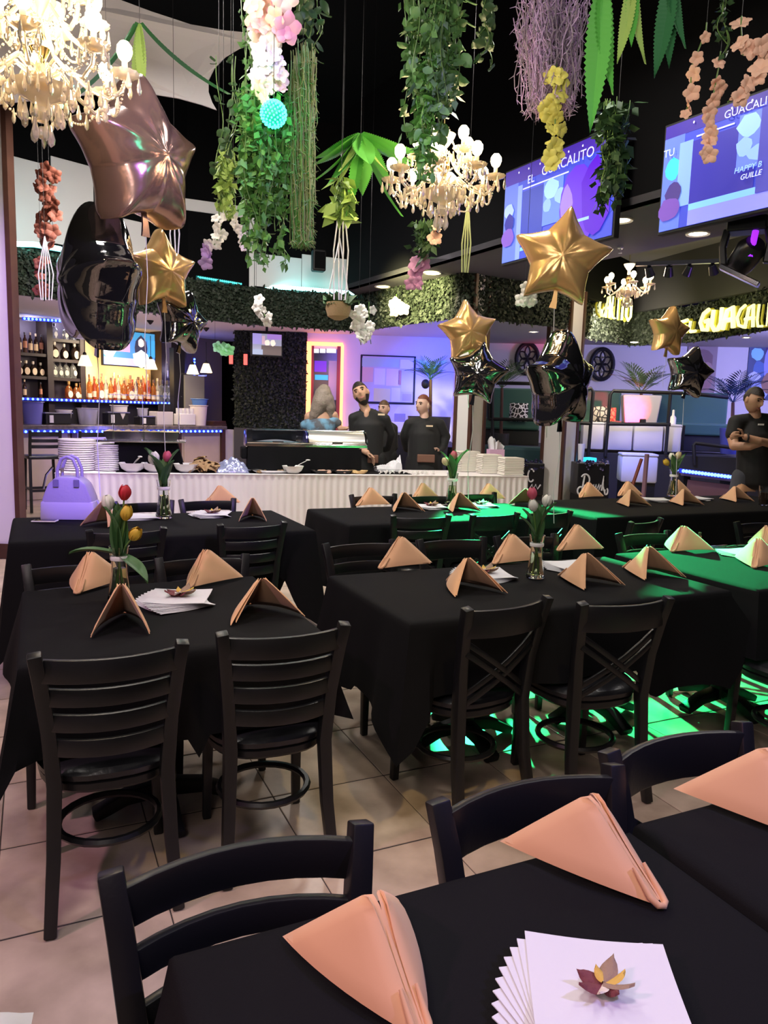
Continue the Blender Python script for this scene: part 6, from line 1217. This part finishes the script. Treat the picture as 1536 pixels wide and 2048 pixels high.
# railing of black pipe
def rail(label, pts_px, off=.04, r=.028):
    t = thing('pipe_railing', label, 'railing', PW.a, 0, 'black pipe railings'); A = Vector(PW.a)
    for name, pts in pts_px: q = [PW.pt(*PW.uz(px, py), off)-A for px, py in pts]; MB().tube(q, r, 8).build(name, K['black'], t)
    return t
rail('black pipe railing between the two white pillars', [('top_rail', [(978, 840), (978, 772), (984, 766), (1095, 768)]), ('middle_rail', [(978, 838), (1095, 840)]), ('post', [(985, 905), (985, 768)])])
rail('black pipe railing before the red lit palm, with rounded corners', [('top_rail', [(1210, 912), (1220, 790), (1226, 782), (1340, 786), (1366, 787)]), ('middle_rail', [(1214, 848), (1340, 849)]), ('post', [(1330, 908), (1340, 788)]), ('top_rail', [(1366, 795), (1366, 786), (1455, 795)])])
rail('short black pipe railing right of the second pillar', [('top_rail', [(1176, 912), (1186, 784), (1182, 777), (1160, 782)]), ('middle_rail', [(1160, 846), (1180, 847)])])
rail('low black rail at the far right before the crossed arm person', [('top_rail', [(1388, 930), (1386, 890), (1390, 886), (1470, 896)])])
# stair handrail in brown
t = thing('stair_handrail', 'reddish brown stair handrail before the white cube stool', 'handrail', P(1290, 990, 9.6)); A = t.location.copy()
MB().tube([P(1262, 980, 9.6)-A, P(1283, 918, 9.7)-A], .022, 8).build('handrail', M('red_wood', (.22, .05, .035), .4), t); MB().tube([P(1287, 990, 9.6)-A, P(1294, 908, 9.6)-A], .03, 8).build('post', M('mauve_post', (.28, .16, .22), .4), t); zf = A.z; MB().tube([(-.02, 0, .02), (-.02, 0, -zf)], .03, 8).build('post', M('mauve_post', (.28, .16, .22), .4), t)
MB().tube([P(1262, 980, 9.6)-A, Vector((P(1262, 980, 9.6)-A).to_tuple()[:2]+(-zf,))], .022, 8).build('handrail', M('red_wood', (.22, .05, .035), .4), t)
# pillows, bottles on ledge
def pillow(label, px, py, off, mat, s=.42, zb=None, ry=0):
    c = PW.pt(pw(px)[0], PW.uz(px, py)[1], -off); t = thing('throw_pillow', label, 'pillow', c, PW.rz)
    def f(side): return lambda u, v: ((u-.5)*s, side*.07*(math.sin(PI*u)*math.sin(PI*v))**.5, (v-.5)*s)
    MB().grid(f(-1), 12, 12).grid(f(1), 12, 12).build('pillow_cover', mat, t); MB().tube([((a-.5)*s, 0, (b-.5)*s) for a, b in ((0, 0), (1, 0), (1, 1), (0, 1))], .008, 5, True).build('piping', mat, t); return t
def pattern(name, c1, c2, sc_, vor=True):
    m = M(name, c1, .8); nt = m.node_tree; tc = nt.nodes.new('ShaderNodeTexCoord'); vo = nt.nodes.new('ShaderNodeTexVoronoi'); vo.feature = 'DISTANCE_TO_EDGE'; vo.inputs['Scale'].default_value = sc_; rp = nt.nodes.new('ShaderNodeValToRGB'); rp.color_ramp.interpolation = 'CONSTANT'; rp.color_ramp.elements[0].color = (*c2, 1); rp.color_ramp.elements[1].color = (*c1, 1); rp.color_ramp.elements[1].position = .09
    nt.links.new(tc.outputs['Object'], vo.inputs['Vector']); nt.links.new(vo.outputs['Distance'], rp.inputs['Fac']); nt.links.new(rp.outputs['Color'], nt.nodes['Principled BSDF'].inputs['Base Color']); return m
pillow('black and white honeycomb pillow on the sofa between the pillars', 1034, 824, .75, pattern('honeycomb', (.01, .01, .012), (.7, .68, .72), 15), .30); pillow('pale printed pillow on the sofa left of the red lit palm', 1210, 830, .95, pattern('leaf_print', (.62, .56, .46), (.06, .05, .05), 11), .28); pillow('golden printed pillow beside the pale one on the sofa', 1226, 832, 1.05, pattern('gold_print', (.50, .34, .14), (.12, .08, .05), 13), .27)
# palm in white pot with red up-light
b = onplat(1296, 1.05); b.z = P(1296, 851, b.y).z; t = palm('potted_palm', 'palm in a broad white pot lit red, behind the railing', b, .55, .60, 12, pg, None); MB().box((0, 0, (PLAT-b.z)/2), (.7, .5, b.z-PLAT-.004)).build('plinth', K['black'], t, False); zp = b.z; p_ = MB().prism([(-.25, 0), (.25, 0), (.31, .50), (-.31, .50)], .40, lambda u, v, w: (u, w-.2, v)).build('white_pot', M('pot_white', (.42, .40, .42), .5), t, False, .02, True); t.rotation_euler = (0, 0, PW.rz)
lamp('red_uplight', 'SPOT', onplat(1276, .48, zp+.12), 260, (1, .01, .06), onplat(1274, 1.05, zp+.28), .03, 80, .8)
t = thing('uplight', 'small black uplight in front of the white palm pot', 'lamp', onplat(1290, .36, PLAT+.436)); MB().lathe([(.0001, 0), (.05, 0), (.05, .06), (.04, .07), (.0001, .065)], 12).build('lamp_body', K['black'], t)
b = onplat(1470, .30); palm('potted_palm', 'blue lit palm beside the crossed arm person', b, .8, .62, 10, M('palm_navy_lit', (.03, .06, .12), .5), M('blue_pot', (.05, .06, .25), .5), .16, .4)  # blue light also put into the frond colour
lamp('lounge_blue_spot', 'SPOT', onplat(1440, -1.2, 2.3), 120, (.05, .08, 1), onplat(1480, .8, 1.3), .08, 45, .7); lamp('lounge_blue_floor', 'SPOT', P(1230, 700, 9.6), 260, (.08, .14, 1), P(1270, 930, 10.9), .1, 60, .7)
t = thing('bottle', 'small white bottle on the sofa ledge right of the red lit pot', 'bottle', onplat(1358, .6, PLAT+.42)); t.name = 'squeeze_bottle'; MB().lathe([(.0001, 0), (.05, 0), (.05, .12), (.02, .16), (.018, .22), (.0001, .22)], 12).build('bottle_body', K['wht'], t); MB().lathe([(.02, .2), (.02, .24), (.0001, .25)], 8).build('cap', K['wht'], t); MB().box((0, 0, -.20), (.3, .3, .40)).build('stand_block', K['black'], t, False)
# iron ornaments, picture and painted mirror on the lounge wall
def iron(label, px, py, off=.07):
    c = LW.pt(*LW.uz(px, py), off); t = thing('iron_ornament', label, 'wall ornament', c, LW.rz, 'oval iron wall ornaments'); rx, rz_ = .215, .30
    MB().tube([(rx*math.cos(2*PI*k/28), 0, rz_*math.sin(2*PI*k/28)) for k in range(28)], .04, 8, True).build('oval_rim', K['black'], t)
    for g in (0, PI/3, 2*PI/3): MB().tube([(rx*.5*math.cos(g)+rx*.48*math.cos(2*PI*k/20), -.005, rz_*.5*math.sin(g)+rz_*.48*math.sin(2*PI*k/20)) for k in range(20)], .016, 6, True).build('scroll', K['black'], t); MB().tube([(-rx*.5*math.cos(g)+rx*.48*math.cos(2*PI*k/20), .005, -rz_*.5*math.sin(g)+rz_*.48*math.sin(2*PI*k/20)) for k in range(20)], .016, 6, True).build('scroll', K['black'], t)
    return t
iron('oval black iron scroll ornament on the blue wall between the pillars', 1054, 718); iron('oval black iron scroll ornament on the pale wall right of the pillar', 1203, 729)
def mural(name, label, r, patches, base):
    t = wthing(name, label, 'picture', LW); wallbox(t, LW, r, .03, M(name+'_base', base, .5), 'canvas', .0); u0, u1, z0, z1 = LW.rect(*r)
    for i, (pl, c_) in enumerate(patches): MB().prism([(u0+(u1-u0)*a, z1-(z1-z0)*b) for a, b in pl], .003, lambda u, v, w, i=i: (u, -.03-.0015*i-w, v)).build('painted_area', M('mural_colour', c_, .6), t, False, fixn=True)
mural('wall_picture', 'dusky pinkish picture behind the right black balloon', (1372, 690, 1431, 795), [(blob(.5, .3, .4, .2), (.20, .12, .13)), (blob(.6, .7, .3, .2), (.30, .17, .17)), (blob(.2, .5, .15, .3), (.08, .06, .08)), (blob(.7, .45, .2, .12), (.36, .24, .24))], (.26, .19, .20))
mural('wall_mirror_painted', 'wall mirror at the right edge, its blue and white reflections painted on', (1494, 678, 1560, 800), [(rc(.5, 0, 1, .5), (.06, .03, .16)), (blob(.25, .25, .2, .1), (.30, .75, .9)), (blob(.35, .5, .2, .14), (.10, .2, .5)), (blob(.6, .42, .12, .3), (.35, .38, .8)), (blob(.2, .62, .2, .08), (.6, .7, .9)), (blob(.4, .85, .3, .15), (.4, .5, .85)), (blob(.75, .72, .3, .2), (.35, .20, .14))], (.05, .08, .20))  # a mirror, its reflections painted as flat colour areas
# glitter edged sign box with white script, cyan glow lamp, blue LED bench
def script_box(label, x0, x1, y0, y1, d, strokes):
    a, b = P(x0, y1, d), P(x1, y1, d); w_ = (b-a).length; h = P(x0, y0, d).z-a.z; t = thing('script_sign_box', label, 'sign', a, math.atan2(b.y-a.y, b.x-a.x)); MB().box((w_/2, .2, h/2), (w_, .4, h)).build('box_body', K['vinyl'], t, False, .01); MB().box((w_/2, .2, -a.z/2), (w_*.94, .36, a.z-.004)).build('box_base', K['black'], t, False)
    m = MB(); [m.ell((R.uniform(0, w_), R.uniform(-.01, .3), h+R.uniform(-.09, .03)), (R.uniform(.012, .03),)*3, 5, 4) for _ in range(70)]; kind(m.build('glitter_edge', M('glitter', (.15, .15, .35), .1, .9), t, False), 'stuff')
    for st in strokes: MB().tube([(x*w_, -.006, z*h) for x, z in st], .012, 5).build('script_stroke', K['paper'], t)
    return t
def loop(cx, cz, rx, rz_, a0, a1, n=12): return [(cx+rx*math.cos(a0+(a1-a0)*k/n), cz+rz_*math.sin(a0+(a1-a0)*k/n)) for k in range(n+1)]
PS = [[(.16, .05), (.18, .3), (.22, .62)], loop(.24, .48, .14, .18, 2.6, -1.9), loop(.12, .14, .10, .12, 1.2, 5.5), [(.40, .18), (.44, .36), (.47, .2), (.52, .34), (.55, .18), (.60, .34), (.63, .2), (.68, .36), (.70, .18), (.75, .34)], [(.78, .16), (.84, .62), (.82, .3), (.86, .15)], loop(.93, .14, .05, .1, 2.5, 7.5)]
script_box('black glitter topped box with white script letter P, right of the pillar', 1153, 1216, 926, 990, 9.9, PS); script_box('black glitter topped box with white script, left of the right pillar', 1046, 1086, 926, 990, 10.4, [loop(.35, .62, .16, .2, .6, 5.6), [(.3, .2), (.42, .34), (.5, .2), (.6, .34), (.7, .2), (.85, .34)]])
t = thing('cyan_lamp', 'round lamp glowing cyan above the script box', 'lamp', P(1178, 924, 10.6)); MB().lathe([(.0001, -.03), (.10, -.03), (.105, .02), (.10, .06), (.0001, .07)], 16).build('lamp_drum', EM('cyan_drum', (.02, .55, .9), 1.6), t); MB().lathe([(.09, -.30), (.09, -.03), (.0001, -.03)], 12).build('lamp_base', K['wht'], t); MB().box((0, 0, -.65), (.5, .4, .7)).build('side_table', K['black'], t, False, .01)
t = thing('tall_glass', 'tall pale cups stacked left of the cyan lamp', 'cups', P(1161, 925, 10.5)); MB().lathe([(.0001, 0), (.035, 0), (.05, .26), (.0001, .26)], 12).build('cup_stack', K['wht'], t)
t = thing('led_bench', 'mauve wooden bench edged with blue LED lights, right', 'bench', P(1360, 985, 9.2)); A = t.location.copy(); q0, q1 = P(1362, 944, 9.2)-A, P(1462, 956, 9.0)-A
MB().bar([q0, q1], .5, .05).build('bench_top', M('bench_top', (.18, .13, .17), .5), t, False); MB().bar([q0+Vector((0, -.2, -.2)), q1+Vector((0, -.2, -.2))], .04, .25).build('bench_front', M('mauve_wood', (.20, .10, .13), .5), t, False)
for q in (q0, q1): MB().box(q+Vector((0, 0, -(A.z+q.z)/2)), (.08, .4, A.z+q.z-.05)).build('leg', K['black'], t, False)
led_strip('led_strip', 'blue LED lights along the mauve bench at right', [P(1358, 941, 8.92), P(1460, 954, 8.72)], BLUE, beadB, (.02, .04, .9), n=16, glow=1.2)
# ------------------------------------------------------------------ lit letters on the hedge ring
yel = EM('letter_yellow', (1, .95, .36), 1.5); ysd = M('letter_side', (.45, .42, .05), .4, em=(.6, .5, .03), es=.12)
GLY = {'E': [[(.95, 1), (.25, .95), (.05, .5), (.25, .05), (.95, 0)], [(.05, .5), (.8, .5)]], 'L': [[(.2, 1), (.1, .3), (.3, .02), (.9, 0)]], 'G': [[(.75, 1), (.3, .85), (.05, .45), (.3, .08), (.75, .0), (.8, .48)], [(.8, .48), (.5, .45)]], 'U': [[(.15, 1), (.08, .3), (.35, .02), (.65, .02), (.85, .3), (.85, 1)]], 'A': [[(.05, 0), (.3, .9), (.7, 1), (.85, 0)], [(.02, .42), (.85, .42)]], 'C': [[(.9, 1), (.4, .85), (.1, .5), (.35, .12), (.9, 0)]], 'I': [[(.5, 1), (.5, 0)]], 'T': [[(.05, .98), (.95, .98)], [(.5, .98), (.45, 0)]], 'O': [[(.5, 1), (.15, .85), (.1, .2), (.5, 0), (.85, .2), (.85, .85), (.5, 1)]]}
def sign(label, a, b, letters, off):
    W_ = Wall(a, b); t = thing('lit_sign', label, 'sign', W_.a, W_.rz)
    for ch, r in letters:
        u0, u1, z0, z1 = W_.rect(*r); w_, h = u1-u0, z1-z0; m = MB()
        for st in GLY[ch]: m.tube([(u0+x*w_, -off, z0+z*h) for x, z in st], min(.05, w_*.10), 8)
        o = m.build('letter_'+ch.lower(), yel, t); m = MB(); [m.tube([(u0+x*w_, -off+.06, z0+z*h) for x, z in st], min(.05, w_*.11), 6) for st in GLY[ch]]; m.build('letter_back', ysd, o)
    c = W_.pt((W_.rect(*letters[0][1])[0]+W_.rect(*letters[-1][1])[1])/2, 2.95, .45); lamp('sign_glow', 'POINT', c, 12, (1, .95, .4), size=.3); return t
sign('glowing yellow sign letters EL GUACALITO on the hedge ring, right edge', S2, S4, [('E', (1381, 643, 1398, 665)), ('L', (1401, 642, 1417, 664)), ('G', (1424, 622, 1446, 662)), ('U', (1447, 619, 1471, 661)), ('A', (1471, 617, 1498, 658)), ('C', (1499, 614, 1517, 656)), ('A', (1517, 612, 1538, 656)), ('L', (1541, 609, 1556, 654)), ('I', (1558, 607, 1568, 653)), ('T', (1570, 605, 1592, 652)), ('O', (1594, 603, 1616, 651))], .18)
sign('glowing yellow sign letters CALITO behind the large gold balloon', S0, S1, [('C', (1176, 592, 1188, 634)), ('A', (1189, 593, 1201, 636)), ('L', (1202, 595, 1211, 638)), ('I', (1211, 596, 1218, 640)), ('T', (1218, 598, 1230, 642)), ('O', (1230, 600, 1243, 643))], .18)
# ------------------------------------------------------------------ two big screens on the black fascia
TW = Wall(Vector(F[1]).lerp(Vector(F[2]), .0)+Vector((-.15, -.15)), Vector(F[2])+Vector((-.15, -.15))); TW2 = Wall(Vector(F[2])+Vector((-.15, -.15)), Vector(F[3])+(Vector(F[3])-Vector(F[2]))*3+Vector((-.15, -.15)))
dk, md, lt, vi = (.012, .008, .26), (.04, .06, .55), (.22, .42, .95), (.10, .02, .62)
p1 = [(rc(0, 0, 1, .16), (.05, .02, .34)), (rc(.0, .16, .14, 1), (.10, .16, .70)), (rc(.14, .2, .185, 1), (.20, .30, .88)), (rc(.19, .28, .40, .86), (.02, .04, .40)), (rc(.19, .245, .62, .26), (.55, .6, .95)), (rc(.19, .88, .60, .92), (.2, .5, .95)), (rc(.40, .26, .58, .72), (.10, .20, .78)), (blob(.47, .36, .07, .10), (.30, .55, 1)), (blob(.56, .46, .05, .08), (.25, .45, 1)), (blob(.44, .52, .04, .07), (.22, .4, .95)), (blob(.72, .62, .16, .40, 14, .1), vi), (blob(.86, .60, .12, .36), (.07, .0, .5)), (blob(.62, .58, .05, .18), (.26, .16, .72)), (rc(.66, .76, .82, .79), (.25, .45, .95)), (blob(.06, .45, .05, .08), (.30, .42, .85)), (blob(.07, .58, .05, .10), dk), (blob(.06, .74, .07, .10), (.16, .07, .45))]
p1 += [(blob(x, .06, .006, .012, 6, .05), (.8, .8, 1)) for x in (.15, .25, .36, .52, .62, .74, .86)]
t = screen_tv('wall_screen', 'left of two big wall screens, blue violet picture reading EL GUACALITO', TW, (1011, 306, 1228, 500), 0, p1, [('EL', .25, .225, .12, (.55, .58, 1), 0), ('GUACALITO', .385, .20, .14, (.55, .58, 1), 0)], base=md, em=.6)
t2u = TW2.rect(1328, 180, 1640, 400)
p2 = [(rc(0, 0, 1, .12), (.04, .02, .30)), (rc(.0, .12, .14, 1), (.10, .17, .72)), (blob(.07, .42, .05, .11), (.04, .65, .85)), (rc(.11, .2, .20, .80), (.20, .36, .92)), (rc(.20, .22, .60, .80), (.025, .02, .36)), (rc(.20, .80, .62, .86), (.2, .5, .95)), (rc(.20, .86, 1, 1), (.24, .26, .85)), (rc(.22, .18, .46, .195), (.6, .65, 1)), (rc(.49, .14, .72, .62), (.12, .20, .78)), (blob(.55, .24, .07, .10), (.30, .55, 1)), (blob(.70, .30, .06, .10), (.28, .5, 1)), (blob(.53, .42, .05, .08), (.26, .46, .98)), (blob(.66, .50, .10, .08), (.26, .46, .98)), (blob(.09, .66, .055, .10), (.05, .03, .2)), (blob(.07, .80, .08, .11), (.14, .06, .40)), (rc(.62, .1, 1, .86), (.05, .05, .45))]
p2 += [(blob(x, .05, .006, .012, 6, .05), (.8, .8, 1)) for x in (.2, .32, .44, .56, .68)]
t = screen_tv('wall_screen', 'right of two big wall screens, blue picture with HAPPY lettering, cut by the frame', TW2, (1330, 202, 1662, 428), 0, p2, [('TU', .01, .30, .10, (.5, .6, 1), 0), ('GUACALITO', .40, .13, .10, (.55, .6, 1), 0), ('HAPPY B', .49, .645, .07, (.35, .6, 1), .15), ('GUILLE', .53, .715, .065, (.7, .8, 1), .2)], base=md, em=.6)
# moving head stage light and track spots
t = thing('stage_light', 'black moving stage light with violet lens bands hanging at right', 'stage light', P(1490, 515, 5.6), -.5); K2 = M('stage_black', (.012, .012, .015), .3)
MB().box((0, 0, .22), (.26, .2, .10)).build('base_box', K2, t, False, .015)
for s in (-1, 1): MB().bar([(s*.13, 0, .2), (s*.155, 0, .08), (s*.14, 0, -.05)], .05, .07, up=(0, 1, 0)).build('yoke_arm', K2, t, False, .01)
hd = MB().lathe([(.0001, -.13), (.075, -.13), (.095, -.06), (.10, .08), (.07, .14), (.0001, .14)], 16, m=Matrix.Rotation(.9, 3, 'X') @ Matrix.Rotation(.5, 3, 'Y')).build('lamp_head', K2, t); MB().box((-.02, -.08, -.14), (.30, .10, .035), m=Matrix.Rotation(.5, 3, 'Y')).build('barn_plate', K['chrome'], t, False, .006); MB().tube([(.06, -.09, .16), (.04, -.11, -.02)], .022, 8).build('violet_tube', EM('violet_tube', (.30, .02, .9), 1.6), t); MB().tube([(0, 0, .26), (0, 0, 1.0)], .006, 6).build('hanging_pipe', K['blackwall'], t)
t = thing('spot_track', 'ceiling track with small black spotlights right of the small chandelier', 'track light', P(1380, 540, 8.2), -.35); MB().bar([(-.55, 0, .08), (.55, 0, .08)], .05, .04).build('track_rail', K2, t, False)
for i in range(5): m = MB(); m.lathe([(.0001, 0), (.035, 0), (.05, -.10), (.045, -.10), (.0001, -.06)], 12, (-.42+.21*i, 0, .04), m=Matrix.Rotation(.6, 3, 'X') @ Matrix.Rotation(.3*(i % 3-1), 3, 'Y')); m.tube([(-.42+.21*i, 0, .08), (-.42+.21*i, 0, .03)], .012, 5); m.build('spot_head', K2, t)
t = thing('sprinkler', 'small pale ceiling sprinkler under the violet soffit', 'sprinkler', Z(1241, 495, 3.2)); MB().lathe([(.03, 0), (.03, -.01), (.01, -.015), (.008, -.05), (.02, -.055), (.0001, -.06)], 10).build('sprinkler_head', K['wht'], t)
# ------------------------------------------------------------------ small things on tables
hb = Z(142, 1037, .764); t = thing('handbag', 'white domed handbag with upright handles on the left rear table', 'handbag', hb, .12); bagm = M('bag_leather', (.38, .33, .37), .42, bump=(60, .1)); px = .0034
prof = [(-.165, 0), (.165, 0), (.168, .04), (.15, .14), (.115, .23), (.06, .275), (-.06, .275), (-.115, .23), (-.15, .14), (-.168, .04)]
MB().prism(prof, .16, lambda u, v, w: (u, w-.08, v)).build('bag_body', bagm, t, True, .018, True)
MB().prism([(-.166, 0), (.166, 0), (.16, .12), (-.16, .12)], .165, lambda u, v, w: (u, w-.0825, v)).build('bottom_panel', M('bag_panel', (.50, .45, .46), .45), t, True, .012, True)
for y in (-.05, .05): MB().tube([(-.062, y, .24), (-.06, y, .32), (-.035, y, .385), (0, y, .40), (.035, y, .385), (.06, y, .32), (.062, y, .24)], .011, 8).build('handle', bagm, t)
for s in (-1, 1): MB().box((s*.062, -.085, .235), (.035, .008, .05)).build('handle_tab', M('bag_tab', (.20, .17, .22), .4), t, False, .004)
MB().tube([(.17, -.02, .12), (.19, -.03, .08), (.205, -.03, .04), (.215, -.04, .005)], .006, 5).build('zip_cord', bagm, t); MB().tube([(-.165, 0, .19), (-.14, -.01, .28), (-.10, -.01, .33)], .008, 6).build('chain_strap', K['chrome'], t)
p = Z(90, 1043, .766); t = thing('mobile_phone', 'white phone lying before the handbag', 'phone', p, .1); MB().box((0, 0, .004), (.145, .07, .008)).build('phone_body', K['wht'], t, False, .003); MB().box((0, 0, .0085), (.13, .062, .001)).build('phone_screen', K['blk'], t, False)
p = Z(1398, 1090, .772); t = thing('lipstick_marker', 'red upright marker on the right edge table', 'marker', p); MB().lathe([(.0001, 0), (.011, 0), (.011, .055), (.0001, .055)], 12).build('marker_barrel', M('red_plastic', (.65, .05, .04), .4), t); MB().lathe([(.0085, .055), (.009, .075), (.0001, .078)], 10).build('marker_tip', M('dark_tip', (.08, .02, .02), .4), t)
for i, (px, py, rz) in enumerate(((1432, 1093, .5), (1450, 1096, .2), (1470, 1092, .6), (1500, 1092, .3))): p = Z(px, py, .772); t = thing('table_knife', 'steel knife loose on the right edge table, '+('first', 'second', 'third', 'fourth')[i]+' from the left', 'knife', p+Vector((0, 0, .002)), rz, 'loose cutlery'); MB().bar([(-.09, 0, 0), (.0, 0, .001)], .014, .006).build('knife_handle', K['black'] if i > 1 else K['chrome'], t, False); MB().bar([(0, 0, .001), (.07, 0, .001), (.10, 0, .001)], [.018, .018, .004], .002).build('knife_blade', K['chrome'], t, False)
p = Z(1527, 1010, .764); t = thing('drinking_glass', 'clear tumbler of dark drink at the right edge', 'glass', p, 0, None, 1.25); MB().lathe([(.0001, 0), (.032, 0), (.042, .14), (.040, .14), (.030, .008), (.0001, .008)], 18).build('glass_body', K['glass'], t); MB().lathe([(.0001, .009), (.0295, .009), (.036, .09), (.0001, .09)], 16).build('drink', M('cola', (.06, .03, .02), .1), t)
p = Vector((-.47, .86, .74)); p = Z(-84, 2120, .45); t = thing('white_cloth_edge', 'corner of a folded white cloth on a chair seat, bottom left corner', 'cloth', p, .3); MB().grid(lambda u, v: ((u-.5)*.2, (v-.5)*.16, .03*math.sin(PI*u)**.4*math.sin(PI*v)**.4+.006*math.sin(u*11)), 10, 8).build('folded_cloth', K['paper'], t); MB().box((0, 0, -.03), (.19, .15, .05)).build('seat', K['vinyl'], t, False, .015)
for s in (-1, 1):
    for q in (-1, 1): MB().box((s*.07, q*.055, -.25), (.025, .025, .40)).build('leg', K['frame'], t, False)
t.name = 'stool_with_cloth'
